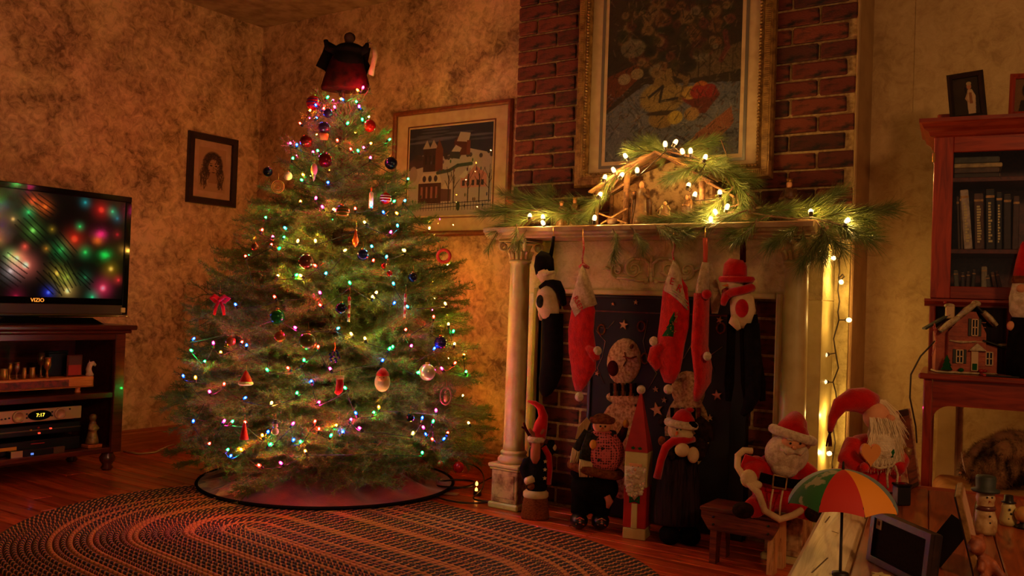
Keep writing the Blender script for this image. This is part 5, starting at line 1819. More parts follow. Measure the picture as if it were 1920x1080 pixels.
# 2 red knitted with name
o, f = stk(1093, 497)
t = thing('red_stocking', 'red knitted stocking with a cream cuff hanging second from the left', 'stocking', o, 0, 'stockings hanging from the mantel')
loop(t, f, [(1093, 445, 0), (1095, 465, -.003), (1092, 485, 0), (1093, 500, 0)], M['red_cord'])
mb = MB().etube([f(1086, 500, .006), f(1094, 497, -.002), f(1104, 502, .006)], wid([3, 5, 3]), [.006] * 3, (0, 1, 0), 8)
mb.build('bow', M['red_cord'], t, True)
cuff = [(1094, 497), (1086, 522), (1078, 550), (1071, 572), (1082, 598), (1098, 582), (1119, 570), (1110, 540), (1101, 515)]
def flat(name, px, m, t, f, d0=-.02, d1=.006, ch=.0):
    pts = [f(x, y_) for x, y_ in px]
    poly = [(p[0], p[2]) for p in pts]
    ar = sum(poly[i][0] * poly[(i + 1) % len(poly)][1] - poly[(i + 1) % len(poly)][0] * poly[i][1] for i in range(len(poly)))
    if ar < 0: poly = poly[::-1]
    n = len(poly); c = np.mean(poly, axis=0)
    rings = []
    for s, d in ((.0, d0 - .0), (.55, d0), (.9, d0 * .8), (1.0, d0 * .35), (1.0, d1)):
        rings.append([(c[0] + (p[0] - c[0]) * s, d, c[1] + (p[1] - c[1]) * s) for p in poly])
    mb = MB()
    V = [rings[0][0]] + [v for r in rings[1:] for v in r]
    F = [(0, 1 + i, 1 + (i + 1) % n) for i in range(n)]
    for k_ in range(len(rings) - 2):
        b = 1 + k_ * n
        F += [(b + i, b + n + i, b + n + (i + 1) % n, b + (i + 1) % n) for i in range(n)]
    b = 1 + (len(rings) - 2) * n
    F.append(tuple(b + i for i in range(n)))
    mb.add(V, F)
    return mb.build(name, m, t, True)
MB().etube([f(1096, 540), f(1094, 580), f(1089, 620), f(1092, 660), f(1094, 690), f(1087, 715), f(1084, 733)], wid([10, 26, 28, 30, 27, 17, 7]), [.010, .018, .022, .024, .024, .016, .006], (0, 1, 0), 20).build('stocking_leg', M['red_knit'], t, True)
flat('cuff', cuff, M['cream_knit'], t, f, -.026, .004)
MB().etube([f(1103, 650, -.004), f(1114, 664, -.004), f(1119, 676, -.004)], wid([8, 12, 7]), [.02, .02, .012], (0, 1, 0), 12).build('heel', M['red_knit'], t, True)
for x, y_ in ((1120, 658), (1086, 744)):
    MB().ell(f(x, y_, -.006), wid([8.5, 8.5, 9]), 14, 10).build('pompom', M['white_fur'], t, True)
lt = link('lettering', text_mesh('RSEN', .030, M['red_cloth']), t, f(1085, 571, -.0275))
lt.rotation_euler = Matrix(((1, 0, 0), (0, 0, -1), (0, 1, 0))).to_euler()
lt.rotation_euler.rotate_axis('Z', math.radians(-58))
hook(t, f, 1093, 449)
# 3 red knitted with beaded tree
o, f = stk(1264, 488)
t = thing('red_stocking', 'red knitted stocking with a dark beaded tree in the middle of the mantel', 'stocking', o, 0, 'stockings hanging from the mantel')
loop(t, f, [(1263, 447, 0), (1265, 462, -.003), (1261, 476, 0), (1264, 490, 0)], M['red_cord'])
MB().etube([f(1262, 508), f(1266, 540), f(1266, 580), f(1264, 610), f(1258, 640), f(1254, 670), f(1256, 695), f(1254, 718)], wid([8, 24, 28, 29, 27, 27, 20, 9]), [.008, .016, .022, .024, .026, .026, .018, .008], (0, 1, 0), 20).build('stocking_leg', M['red_knit'], t, True)
flat('cuff', [(1264, 488), (1254, 516), (1246, 544), (1262, 555), (1278, 568), (1291, 582), (1286, 552), (1278, 520), (1272, 500)], M['cream_knit'], t, f, -.026, .004)
for k_ in range(3):
    MB().tube([f(1246 + k_, 545 - 5 * k_, -.012), f(1262, 552 - 5 * k_, -.0285), f(1277, 564 - 5 * k_, -.026), f(1290, 581 - 7 * k_, -.008)], .0025, 5).build('cuff_ridge', M['cream_knit'], t, True)
MB().etube([f(1244, 650, -.01), f(1230, 660, -.01), f(1226, 672, -.01), f(1238, 690, -.01)], wid([9, 14, 13, 10]), [.022, .024, .022, .014], (0, 1, 0), 14).build('heel', M['red_knit'], t, True)
for x, y_ in ((1226, 640), (1253, 730)):
    MB().ell(f(x, y_, -.008), wid([8.5, 8.5, 9]), 14, 10).build('pompom', M['white_fur'], t, True)
tr_ = [(1270, 582), (1260, 600), (1265, 600), (1253, 616), (1260, 616), (1245, 632), (1268, 634), (1270, 616), (1268, 600), (1272, 600)]
flat('tree_patch', tr_, M['green_cloth'], t, f, -.031, -.018)
mb = MB()
for i in range(26):
    v = random.random(); x = 1268 - 8 * v + random.uniform(-1, 1) * (2 + 9 * v); mb.ell(f(x, 586 + 46 * v, -.032), .0022, 6, 4)
mb.build('beads', M['brass'], t, True)['kind'] = 'stuff'
for s_, x, y_, a in (('E', 1260, 528, -14), ('R', 1274, 541, -24)):
    lt = link('lettering', text_mesh(s_, .036, M['red_cloth']), t, f(x, y_, -.0300))
    lt.rotation_euler = Matrix(((1, 0, 0), (0, 0, -1), (0, 1, 0))).to_euler()
    lt.rotation_euler.rotate_axis('Z', math.radians(a))
hook(t, f, 1263, 451)
# 4 narrow one seen from the side
o, f = stk(1322, 492)
t = thing('red_stocking', 'narrow red stocking seen edge on beside the red hatted snowman', 'stocking', o, 0, 'stockings hanging from the mantel')
MB().etube([f(1322, 446), f(1323, 470), f(1322, 496)], wid([4.5, 4.5, 4]), [.004] * 3, (0, 1, 0), 8).build('hanging_loop', mat('orange_ribbon', S(204, 84, 50), .8), t, True)
MB().etube([f(1323, 492), f(1321, 510), f(1318, 535), f(1315, 558)], wid([5, 8, 9, 10]), [.02, .03, .04, .04], (0, 1, 0), 14).build('cuff', M['cream_knit'], t, True)
MB().etube([f(1330, 496, .02), f(1337, 530, .03), f(1342, 560, .04), f(1340, 588, .03)], wid([5, 8, 11, 6]), [.006, .008, .01, .006], (0, 1, 0), 12).build('cuff_flap', M['cream_knit'], t, True)
MB().etube([f(1316, 550), f(1314, 600), f(1312, 650), f(1318, 690), f(1318, 715), f(1309, 738), f(1305, 752)], wid([13, 13, 13, 13, 12, 8, 4]), [.04, .045, .05, .06, .05, .03, .01], (0, 1, 0), 16).build('stocking_leg', M['red_knit'], t, True)
MB().ell(f(1325, 552, -.03), wid([9, 9, 9]), 12, 9).build('red_pompom', M['red_cloth'], t, True)
MB().ell(f(1326, 668, -.05), wid([7.5, 7.5, 8]), 12, 9).build('pompom', M['white_fur'], t, True)
hook(t, f, 1322, 449)
# 5 red hatted snowman stocking
o, f = stk(1385, 490)
t = thing('snowman_stocking', 'dark stocking with a red hatted snowman and a red heart at the right', 'stocking', o, 0, 'stockings hanging from the mantel')
MB().etube([f(1392, 444), f(1393, 465), f(1393, 492)], wid([5, 5.5, 5.5]), [.004] * 3, (0, 1, 0), 8).build('strap', M['wine_cloth'], t, True)
MB().etube([f(1381, 486), f(1379, 497), f(1378, 512), f(1378, 520)], wid([13, 20, 21, 21]), [.02, .034, .036, .036], (0, 1, 0), 18).build('hat_crown', M['red_cloth'], t, True)
MB().lathe([(.02, -.012), (.056, -.010), (.064, .001), (.060, .010), (.042, .008), (.03, .004)], f(1381, 524), 20, sy=.75).build('hat_brim', M['red_cloth'], t, True)
MB().ell(f(1378, 532), wid([15, 15, 13]), 16, 10).build('head', M['cream_cloth'], t, True)
MB().lathe([(.006, 0), (0, .022)], f(1365, 535, -.02), 8, axis=(-1, -.5, -.1)).build('nose', M['orange'], t, True)
mb = MB().tube([f(1360, 556, -.02), f(1372, 548, -.036), f(1392, 544, -.034), f(1409, 540, -.01), f(1404, 536, .02), f(1378, 540, .036), f(1360, 548, .01)], .015, 10, closed=True)
mb.tube([f(1364, 552, -.03), f(1358, 562, -.034), f(1356, 572, -.03)], [.013, .013, .009], 10)
mb.build('scarf', M['red_cloth'], t, True)
MB().etube([f(1388, 548), f(1391, 562), f(1393, 582), f(1390, 602), f(1386, 612)], wid([15, 21, 22, 18, 11]), [.026, .034, .036, .03, .02], (0, 1, 0), 18).build('body', M['cream_cloth'], t, True)
MB().ell(f(1391, 578, -.034), wid([12, 5, 16]), 16, 10).build('heart', M['red_cloth'], t, True)
MB().etube([f(1377, 590, -.02), f(1376, 602, -.026), f(1386, 618, -.024)], wid([5, 10, 4]), [.01, .014, .008], (0, 1, 0), 12).build('mitten', M['cream_cloth'], t, True)
fb = MB()
for x, dx in ((1372, -2), (1394, 2), (1412, 6), (1404, 0)):
    fb.etube([f(x, 590, .01), f(x + dx, 660, .01), f(x + dx * 2.4, 720, .01), f(x + dx * 3, 752, .01)], wid([8, 8, 9, 5]), [.012] * 4, (0, 1, 0), 10)
fb.build('stocking_leg', M['black_cloth'], t, True)
MB().etube([f(1409, 606), f(1412, 680), f(1412, 740), f(1402, 764), f(1392, 778)], wid([14, 15, 14, 10, 5]), [.02, .022, .022, .018, .008], (0, 1, 0), 14).build('stocking_foot', M['navy_cloth'], t, True)
hook(t, f, 1392, 449)
# ------------------------------------------------------------------ painted snowman board inside the fireplace
YB = -.345


def bo(x, y_, d=0.0):
    return on(x, y_, 1, YB) + np.array([0, d, 0])


bx0, bx1 = bo(1108, 640)[0], bo(1402, 640)[0]
bz1 = bo(1250, 560)[2]
BO = np.array([(bx0 + bx1) / 2, YB, 0])
brd = thing('snowman_fireboard', 'dark fireboard painted with two snowmen and stars standing in the fireplace opening', 'fireboard', BO)
M['night'] = mat('night_blue_paint', S(12, 8, 7), .8, c2=S(52, 42, 36), vs=260, lo=.66, hi=.72)
M['snowpaint'] = mat('cream_snow_paint', S(206, 168, 112), .9, c2=S(146, 104, 62), vs=90, bump=.8, bs=200)
MB().box((bx0 - BO[0], 0, .012), (bx1 - BO[0], .022, bz1), .003).build('panel', M['night'], brd)
MB().box((bx0 - BO[0] - .006, -.008, .0), (bx0 - BO[0] + .008, .024, bz1 + .006), .002).build('frame_post', M['dark_frame'], brd)
MB().box((bx1 - BO[0] - .055, -.010, .0), (bx1 - BO[0] + .006, .024, bz1 + .006), .003).build('frame_post', M['black'], brd)
MB().box((bx0 - BO[0], -.006, bz1 - .004), (bx1 - BO[0], .024, bz1 + .008), .002).build('top_rail', M['dark_frame'], brd)
zz = bo(1250, 588)[2]
MB().box((bx0 - BO[0] + .01, -.003, zz - .003), (bx1 - BO[0] - .06, .002, zz + .003)).build('border_line', M['mahog'], brd)
bl = lambda x, y_, d=0: bo(x, y_, d) - BO
sB = pj(bo(1250, 700))[2] / FPX * 1.0


def disc(name, x, y_, rx, ry, m, d=-.004, rot=0.0):
    c = bl(x, y_)
    k_ = sB * 1.12
    R = np.array([[math.cos(rot), 0, math.sin(rot)], [0, 1, 0], [-math.sin(rot), 0, math.cos(rot)]])
    MB().ell((c[0], 0, c[2]), (rx * k_, -d, ry * sB), 24, 10, R).build(name, m, brd, True)


disc('snowman_body', 1166, 842, 52, 96, M['snowpaint'], -.010)
disc('snowman_collar', 1169, 747, 34, 14, M['snowpaint'], -.014)
disc('snowman_face', 1170, 678, 33, 46, M['snowpaint'], -.014, .18)
disc('snowman_nose', 1152, 690, 13, 17, M['wine_cloth'], -.024)
disc('snowman_eye', 1186, 650, 4, 6, M['brown_fur'], -.018, .5)
MB().tube([bl(1172, 668, -.014), bl(1184, 672, -.015), bl(1196, 668, -.012)], .003, 6).tube([bl(1174, 660, -.014), bl(1178, 676, -.015), bl(1172, 686, -.016)], .0025, 6).build('snowman_mouth', M['brown_fur'], brd, True)
mb = MB()
for i in range(7):
    x = 1149 + 7.4 * i
    mb.mat(i % 2).obox(bl(x, 718, -.014), bl(x + 1, 742, -.016), .011, .008, (0, 1, 0), .002)
mb.build('snowman_scarf', [M['black_cloth'], M['brown_fur']], brd)
disc('snowman_body', 1288, 808, 40, 70, M['snowpaint'], -.008)
disc('snowman_face', 1290, 732, 30, 36, M['snowpaint'], -.012, -.1)
MB().lathe([(.008, 0), (0, .03)], bl(1280, 712, -.012), 10, axis=(-1, -.3, -.1)).build('snowman_nose', M['snowpaint'], brd, True)
mb = MB()
for i in range(6):
    x = 1262 + 10 * i
    mb.mat(i % 2).obox(bl(x, 764, -.010), bl(x + 1, 790, -.011), .014, .008, (0, 1, 0), .002)
mb.build('snowman_scarf', [M['black_cloth'], M['brown_fur']], brd)


def star(x, y_, r, m, rot=0.0, name='star'):
    c = bl(x, y_); k_ = sB
    poly = [(c[0] + r * k_ * (1 if i % 2 == 0 else .4) * math.cos(PI / 2 + rot + i * PI / 5), c[2] + r * k_ * (1 if i % 2 == 0 else .4) * math.sin(PI / 2 + rot + i * PI / 5)) for i in range(10)]
    MB().prism(poly, -.002, .006).build(name, m, brd)


M['starpaint'] = mat('tan_star_paint', S(206, 150, 96), .8, c2=S(150, 96, 56), vs=80)
for x, y_, r in ((1170, 609, 10), (1232, 768, 14), (1345, 741, 10), (1230, 730, 6), (1246, 750, 6), (1193, 567, 5), (1150, 570, 4), (1350, 600, 7), (1120, 700, 5), (1332, 783, 6)):
    star(x, y_, r, M['starpaint'], random.uniform(-.3, .3))
mb = MB()
for pts in ([(1118, 620), (1135, 640), (1130, 668), (1120, 690), (1134, 720)], [(1215, 600), (1206, 640), (1214, 676), (1232, 700), (1216, 730)], [(1152, 602), (1140, 616), (1126, 614)], [(1300, 640), (1282, 672), (1262, 668)], [(1355, 650), (1330, 668), (1340, 700)]):
    P = [bl(x, y_, -.001) for x, y_ in pts]
    MB().tube(P, .0016, 5).build('swirl_line', M['pewter'], brd, True)
for x, y_ in ((1203, 612), (1128, 618), (1210, 672), (1352, 615)):
    c = bl(x, y_)
    MB().tube([(c[0] + .016 * math.cos(a), -.001, c[2] + .02 * math.sin(a)) for a in np.linspace(0, 2 * PI, 13)[:-1]], .004, 6, closed=True).build('painted_wreath', M['brown_fur'], brd, True)


# ------------------------------------------------------------------ dolls standing on the floor
def doll(name, label, px, py, z=0.0, cat='doll', group=None, base=None):
    b = on(px, py, 2, z) if base is None else np.array(base)
    t = thing(name, label, cat, b, .5977, group)
    s = pj(b)[2] / FPX
    return t, (lambda x, y_, d=0.0: np.array([(x - px) * s, d, (py - y_) * s])), s


DG = 'stuffed dolls in front of the fireplace'
# 1 moose / reindeer doll in a woven pot
t, q, s = doll('reindeer_doll', 'reindeer doll with a long nose and curled red hat beside the left pedestal', 1003, 972, group=DG)
MB().lathe([(26 * s, 0), (27 * s, 6 * s), (24.5 * s, 20 * s), (25 * s, 24 * s), (23 * s, 36 * s), (22 * s, 42 * s), (0, 42 * s)], (0, 0, 0), 22, sy=.8).build('woven_base', mat('brown_weave', S(150, 84, 44), .95, c2=S(104, 54, 28), vs=120, bump=1, bs=260, stretch=(1, 1, 3)), t, True)
MB().lathe([(21 * s, 38 * s), (24 * s, 42 * s), (24 * s, 49 * s), (20 * s, 53 * s)], (0, 0, 0), 22, sy=.8).build('white_hem', M['cream_cloth'], t, True)
fb = MB().ell(q(1004, 890), (23 * s, 18 * s, 46 * s), 16, 12).ell(q(1006, 850), (20 * s, 15 * s, 22 * s), 14, 9)
fb.tube([q(986, 862), q(978, 880, -.01), q(986, 896, -.025)], [9 * s, 9 * s, 8 * s], 10).tube([q(1022, 856), q(1030, 842, .0), q(1028, 824, -.005)], [8 * s, 8 * s, 7 * s], 10)
fuse(fb, 'coat', M['navy_cloth'], t, .006, 3)
MB().lathe([(9 * s, -6 * s), (11 * s, 0), (9 * s, 7 * s)], q(990, 898, -.028), 12, axis=(.4, -.3, -1)).build('cuff', M['cream_cloth'], t, True)
MB().ell(q(993, 909, -.034), (7 * s, 7 * s, 7 * s), 10, 8).build('hoof', M['brown_fur'], t, True)
MB().ell(q(1033, 838, -.005), (6 * s, 5 * s, 7 * s), 10, 8).build('mitten', M['cream_cloth'], t, True)
MB().ell(q(1001, 826, -.012), (15 * s, 14 * s, 16 * s), 14, 10).build('head', M['brown_fur'], t, True)
MB().etube([q(1000, 826, -.03), q(999, 842, -.04), q(999, 856, -.044), q(999, 866, -.04)], [8 * s, 9.5 * s, 9 * s, 4 * s], [.012, .016, .016, .008], (0, 1, 0), 14).build('nose', mat('tan_nose', S(176, 104, 72), .9), t, True)
MB().lathe([(15 * s, -5 * s), (17 * s, 0), (15 * s, 5 * s)], q(1000, 823, -.014), 16).build('hat_brim', M['cream_knit'], t, True)
MB().tube([q(1004, 822, -.01), q(1008, 798), q(1012, 780), q(1006, 764), q(996, 757), q(982, 753)], [14 * s, 13 * s, 9 * s, 7 * s, 5 * s, 2 * s], 12).build('hat', M['red_cloth'], t, True)
for sx in (-1, 1):
    mb = MB().tube([q(996 + 7 + sx * 5, 816, -.024), q(1000 + sx * 12, 806, -.028), q(1000 + sx * 14, 803, -.03), q(1000 + sx * 8, 812, -.03)], 3 * s, 8)
    mb.build('ear', mat('ear_brown', S(150, 90, 60), .9), t, True)
    MB().tube([q(1000 + sx * 12, 818), q(1000 + sx * 20, 806, .004), q(1000 + sx * 24, 794, .004)], [3.5 * s, 3 * s, 2 * s], 8).tube([q(1000 + sx * 20, 806, .004), q(1000 + sx * 28, 802, .004)], [2.6 * s, 1.8 * s], 6).build('antler', M['wine_cloth'], t, True)
MB().tube([q(1014, 836, -.02), q(1024, 852, -.022), q(1027, 876, -.02), q(1026, 906, -.016)], [6 * s, 6 * s, 5.5 * s, 5 * s], 8).build('scarf', M['red_cloth'], t, True)
for y_ in (862, 877, 893):
    c = q(1018, y_, -.046)
    MB().prism([(c[0] + 4 * s * (1 if i % 2 == 0 else .45) * math.cos(PI / 2 + i * PI / 5), c[2] + 4 * s * (1 if i % 2 == 0 else .45) * math.sin(PI / 2 + i * PI / 5)) for i in range(10)], .032, .040).build('star_button', M['cream_cloth'], t)

# 2 big snowman with red mesh body and knitted scarf
t, q, s = doll('snowman_doll', 'round snowman doll with a red mesh belly, grey scarf and black trousers', 1108, 990, group=DG)
fb = MB().ell(q(1112, 915), (46 * s, 34 * s, 34 * s), 16, 10).tube([q(1090, 920), q(1085, 965)], [20 * s, 17 * s], 12).tube([q(1128, 920), q(1124, 965)], [22 * s, 18 * s], 12)
fb.ell(q(1112, 888), (48 * s, 34 * s, 14 * s), 14, 8)
fuse(fb, 'trousers', M['black_cloth'], t, .007, 3)
M['mesh_red'] = mat('red_mesh_net', S(182, 66, 74), .8, c2=S(60, 14, 18), vs=1, bump=0)
_m, _nt = M['mesh_red'], M['mesh_red'].node_tree
for n_ in list(_nt.nodes):
    if n_.type == 'TEX_NOISE':
        v_ = _nt.nodes.new('ShaderNodeTexVoronoi'); v_.inputs['Scale'].default_value = 105; v_.feature = 'F1'; v_.inputs['Randomness'].default_value = .25
        rp = [l.to_node for l in n_.outputs[0].links][0]
        _nt.links.new(v_.outputs['Distance'], rp.inputs[0])
        _nt.links.new(n_.inputs['Vector'].links[0].from_socket, v_.inputs['Vector'])
        rp.color_ramp.elements[0].position = .30; rp.color_ramp.elements[0].color = S(62, 14, 18)
        rp.color_ramp.elements[1].position = .52; rp.color_ramp.elements[1].color = S(206, 96, 96)
MB().ell(q(1124, 846, -.01), (41 * s, 40 * s, 42 * s), 24, 16).build('belly', M['mesh_red'], t, True)
MB().tube([np.array([46 * s * math.cos(a), 36 * s * math.sin(a), 0]) + q(1113, 880, 0) + np.array([0, 0, -8 * s * math.cos(a)]) for a in np.linspace(0, 2 * PI, 25)[:-1]], 8.5 * s, 9, closed=True).build('fur_waistband', M['brown_fur'], t, True)
MB().ell(q(1122, 797, -.012), (18 * s, 18 * s, 15 * s), 14, 10).build('head', M['skin'], t, True)
MB().tube([np.array([19 * s * math.cos(a), 16 * s * math.sin(a) - .01, 0]) + q(1122, 787, 0) for a in np.linspace(0, 2 * PI, 19)[:-1]], 6 * s, 8, closed=True).ell(q(1122, 783, .0), (17 * s, 15 * s, 8 * s), 14, 8).build('fur_cap', M['brown_fur'], t, True)
for x in (1117, 1126): MB().ell(q(x, 796, -.049), 2.0 * s, 8, 6).build('eye', M['black'], t)
MB().lathe([(2.6 * s, 0), (0, 9 * s)], q(1121, 800, -.046), 8, axis=(-.2, -1, -.2)).build('nose', M['orange'], t, True)
mb = MB().tube([q(1102, 817, -.03), q(1118, 820, -.050), q(1138, 817, -.04), q(1144, 812, -.01), q(1120, 812, .03), q(1100, 814, 0)], 7 * s, 9, closed=True)
mb.etube([q(1104, 812, -.055), q(1096, 836, -.064), q(1092, 858, -.064)], [13 * s, 14 * s, 14 * s], [.010] * 3, (0, 1, 0), 10)
mb.etube([q(1096, 808, -.04), q(1082, 828, -.042), q(1074, 842, -.04)], [10 * s, 9 * s, 8 * s], [.008] * 3, (0, 1, 0), 10)
mb.build('scarf', M['grey_knit'], t, True)


def fringe(t, q, x0, x1, y0, y1, d, n, name='fringe', lean=0.0):
    mb = MB()
    for i in range(n):
        x = x0 + (x1 - x0) * (i + .5) / n
        mb.tube([q(x, y0, d), q(x + lean * .5 + random.uniform(-1, 1), (y0 + y1) / 2, d - .004), q(x + lean + random.uniform(-1.5, 1.5), y1, d)], [1.5 * s, 1.7 * s, 1.1 * s], 5)
    mb.build(name, M['cream_cloth'], t, True)


fringe(t, q, 1080, 1104, 857, 889, -.066, 13)
fringe(t, q, 1067, 1082, 838, 866, -.042, 8, lean=-5)
MB().ell(q(1103, 828, -.078), (6.5 * s, 6 * s, 9 * s), 12, 9).ell(q(1165, 791, -.03), (6 * s, 6 * s, 8 * s), 12, 9).build('mitten', M['yellow'], t, True)
mb = MB().tube([q(1152, 826, -.01), q(1160, 812, -.02), q(1164, 798, -.028)], [9 * s, 8 * s, 6 * s], 10)
mb.build('arm', M['wine_cloth'], t, True)
for y_ in (834, 855):
    MB().ell(q(1120 if y_ < 840 else 1114, y_, -.088), 3 * s, 8, 6).build('button', M['black'], t, True)
sg = MB().prism([((x - 1108) * s, (990 - y_) * s) for x, y_ in ((1072, 822), (1076, 800), (1092, 781), (1099, 790), (1092, 806), (1082, 822))][::-1], .03, .036)
sg.build('wooden_sign', M['palewood'], t)
for x in (1084, 1124):
    fb = MB().ell(q(x, 974, -.02), (17 * s, 26 * s, 15 * s), 14, 10)
    fb.build('boot', M['black'], t, True)
    mb = MB()
    for k_ in range(3): mb.tube([q(x - 7, 968 + 4 * k_, -.058 - .003 * k_), q(x, 964 + 4 * k_, -.064 - .003 * k_), q(x + 8, 969 + 4 * k_, -.058 - .003 * k_)], 1.4 * s, 5)
    mb.build('bootlace', M['red_cord'], t, True)
MB().etube([q(1132, 922, -.07), q(1137, 932, -.074), q(1134, 944, -.07)], [6 * s, 7 * s, 3 * s], [.006] * 3, (0, 1, 0), 10).build('knee_patch', mat('rose_patch', S(176, 104, 84), .9), t, True)

# 3 carved wooden post santa
b = on(1193, 1007, 2, 0)
t = thing('santa_post', 'tall painted wooden santa post with a pointed red hat and white pompom', 'figure', b, .5977 - .38, DG)
s = pj(b)[2] / FPX
hw = 21.5 * s
zt = lambda y_: (1007 - y_) * s
MB().box((-hw, -hw, 0), (hw, hw, zt(986)), .003).build('foot_block', M['cream'], t)
MB().box((-hw, -hw, zt(986)), (hw, hw, zt(910)), .003).build('red_coat', M['red_paint'], t)
MB().box((-hw, -hw, zt(910)), (hw, hw, zt(845)), .003).build('head_block', M['cream'], t)
V = [(-hw, -hw, zt(845)), (hw, -hw, zt(845)), (hw, hw, zt(845)), (-hw, hw, zt(845)), (-.004, -.004, zt(738)), (.004, -.004, zt(738)), (.004, .004, zt(738)), (-.004, .004, zt(738))]
MB().add(V, [(0, 1, 5, 4), (1, 2, 6, 5), (2, 3, 7, 6), (3, 0, 4, 7), (4, 5, 6, 7), (3, 2, 1, 0)]).build('pointed_hat', M['red_paint'], t)
MB().ell((0, 0, zt(731)), 8.5 * s, 14, 10).build('pompom', M['white_fur'], t, True)
MB().prism([(-hw * .95, zt(872)), (-hw * .9, zt(905)), (-hw * .4, zt(922)), (0, zt(934)), (hw * .4, zt(922)), (hw * .9, zt(905)), (hw * .95, zt(872))], hw, hw + .008).build('beard', M['white_fur'], t, True)
mb = MB()
for i in range(70):
    v = random.random(); x = random.uniform(-1, 1) * hw * (.9 - .6 * max(0, v - .4)); z = zt(876 + 50 * v)
    mb.ell((x, -hw - .008, z), (.006, .004, .006), 6, 4)
mb.build('beard_curls', M['white_fur'], t, True)['kind'] = 'stuff'
MB().box((-hw * .55, -hw - .004, zt(884)), (hw * .55, -hw, zt(866)), .002).build('face', M['skin'], t)
for sx in (-1, 1):
    MB().ell((sx * hw * .25, -hw - .005, zt(873)), (1.8 * s, .002, 2.2 * s), 8, 6).build('eye', M['black'], t)
    MB().ell((sx * hw * .40, -hw - .004, zt(880)), (3 * s, .002, 2.4 * s), 8, 6).build('cheek', M['orange'], t)
    MB().etube([(sx * hw * .1, -hw - .010, zt(888)), (sx * hw * .35, -hw - .012, zt(890)), (sx * hw * .65, -hw - .008, zt(886))], [2.5 * s, 3.5 * s, 1.5 * s], [.004] * 3, (0, 1, 0), 8).build('moustache', M['white_fur'], t, True)
    MB().etube([(0, -hw - .003, zt(932)), (sx * 8 * s, -hw - .004, zt(928)), (sx * 8 * s, -hw - .004, zt(937)), (0, -hw - .003, zt(934))], [2.5 * s, 3.5 * s, 3.5 * s, 2.5 * s], [.003] * 4, (0, 1, 0), 8).build('bow', M['green_cloth'], t, True)
    MB().prism([(sx * hw * .3 + 5 * s * math.cos(a) * (1 if i % 2 else .5), zt(838) + 3.6 * s * math.sin(a) * (1 if i % 2 else .5)) for i, a in enumerate(np.linspace(0, 2 * PI, 13)[:-1])], hw * .86, hw * .99).build('holly_leaf', M['green_cloth'], t)
MB().ell((0, -hw - .007, zt(877)), 2.6 * s, 8, 6).build('nose', M['skin'], t, True)
MB().box((-hw * .26, -hw - .004, zt(986)), (hw * .26, -hw, zt(940)), .002).build('coat_trim', M['cream'], t)

# 4 dark coated snowman with plush and red scarf
t, q, s = doll('snowman_doll', 'tall snowman doll in a dark corduroy coat and red cap holding a plush', 1272, 1018, group=DG)
M['cord'] = mat('dark_corduroy', S(52, 36, 40), .95, c2=S(24, 18, 24), vs=120, bump=1.0, bs=160, stretch=(1, 1, .05))
fb = MB().lathe([(44 * s, 34 * s), (45 * s, 60 * s), (42 * s, 110 * s), (36 * s, 150 * s), (30 * s, 180 * s), (18 * s, 205 * s), (0, 208 * s)], (q(1268, 0)[0], 0, 0), 22, sy=.66)
fuse(fb, 'coat', M['cord'], t, .008, 2)
MB().tube([q(1292, 822, .0), q(1308, 836, -.02), q(1296, 852, -.05)], [14 * s, 15 * s, 11 * s], 10).build('sleeve', M['dark_fur'], t, True)
fb = MB().tube([q(1248, 826, .0), q(1240, 842, -.03), q(1256, 852, -.055)], [12 * s, 12 * s, 9 * s], 10)
fb.build('sleeve', M['dark_fur'], t, True)
MB().ell(q(1266, 806, -.02), (23 * s, 21 * s, 20 * s), 16, 12).build('head', M['cream_cloth'], t, True)
MB().ell(q(1272, 812, -.052), (16 * s, 9 * s, 9 * s), 12, 9).build('muzzle', M['cream_cloth'], t, True)
MB().tube([np.array([25 * s * math.cos(a), 22 * s * math.sin(a) - .02, 0]) + q(1268, 794) + np.array([0, 0, -3 * s * math.cos(a)]) for a in np.linspace(0, 2 * PI, 21)[:-1]], 7.5 * s, 9, closed=True).build('hat_brim', M['white_fur'], t, True)
MB().lathe([(23 * s, 0), (21 * s, 10 * s), (13 * s, 22 * s), (4 * s, 28 * s), (0, 28 * s)], q(1272, 794, -.016), 18).ell(q(1284, 768, -.01), (9 * s, 8 * s, 5 * s), 10, 7).build('hat', M['red_cloth'], t, True)
MB().etube([q(1278, 790, -.066), q(1286, 791, -.066), q(1294, 795, -.06)], [4 * s, 6 * s, 3 * s], [.004] * 3, (0, 1, 0), 8).build('holly', M['black_cloth'], t, True)
for x in (1257, 1264): MB().ell(q(x, 802, -.058), 1.7 * s, 8, 6).build('eye', M['black'], t)
MB().lathe([(3 * s, 0), (0, 12 * s)], q(1258, 808, -.056), 8, axis=(-.5, -1, -.6)).build('nose', M['orange'], t, True)
MB().tube([q(1290, 820, -.045), q(1268, 822, -.066), q(1250, 824, -.06), q(1238, 836, -.05), q(1230, 860, -.05), q(1224, 894, -.048)], [6 * s, 7.5 * s, 8 * s, 8 * s, 7 * s, 7.5 * s], 10).build('scarf', M['red_cloth'], t, True)
fb = MB().ell(q(1266, 838, -.075), (14 * s, 11 * s, 13 * s), 12, 9).ell(q(1286, 846, -.08), (11 * s, 9 * s, 15 * s), 12, 9)
fb.build('plush_paws', M['cream_cloth'], t, True)
MB().etube([q(1300, 790, .02), q(1316, 806, .01), q(1322, 826, .0)], [14 * s, 18 * s, 12 * s], [.02] * 3, (0, 1, 0), 12).build('fringed_shawl', M['dark_fur'], t, True)
MB().ell(q(1236, 792, .01), (9 * s, 9 * s, 12 * s), 10, 8).build('fur_tuft', M['dark_fur'], t, True)
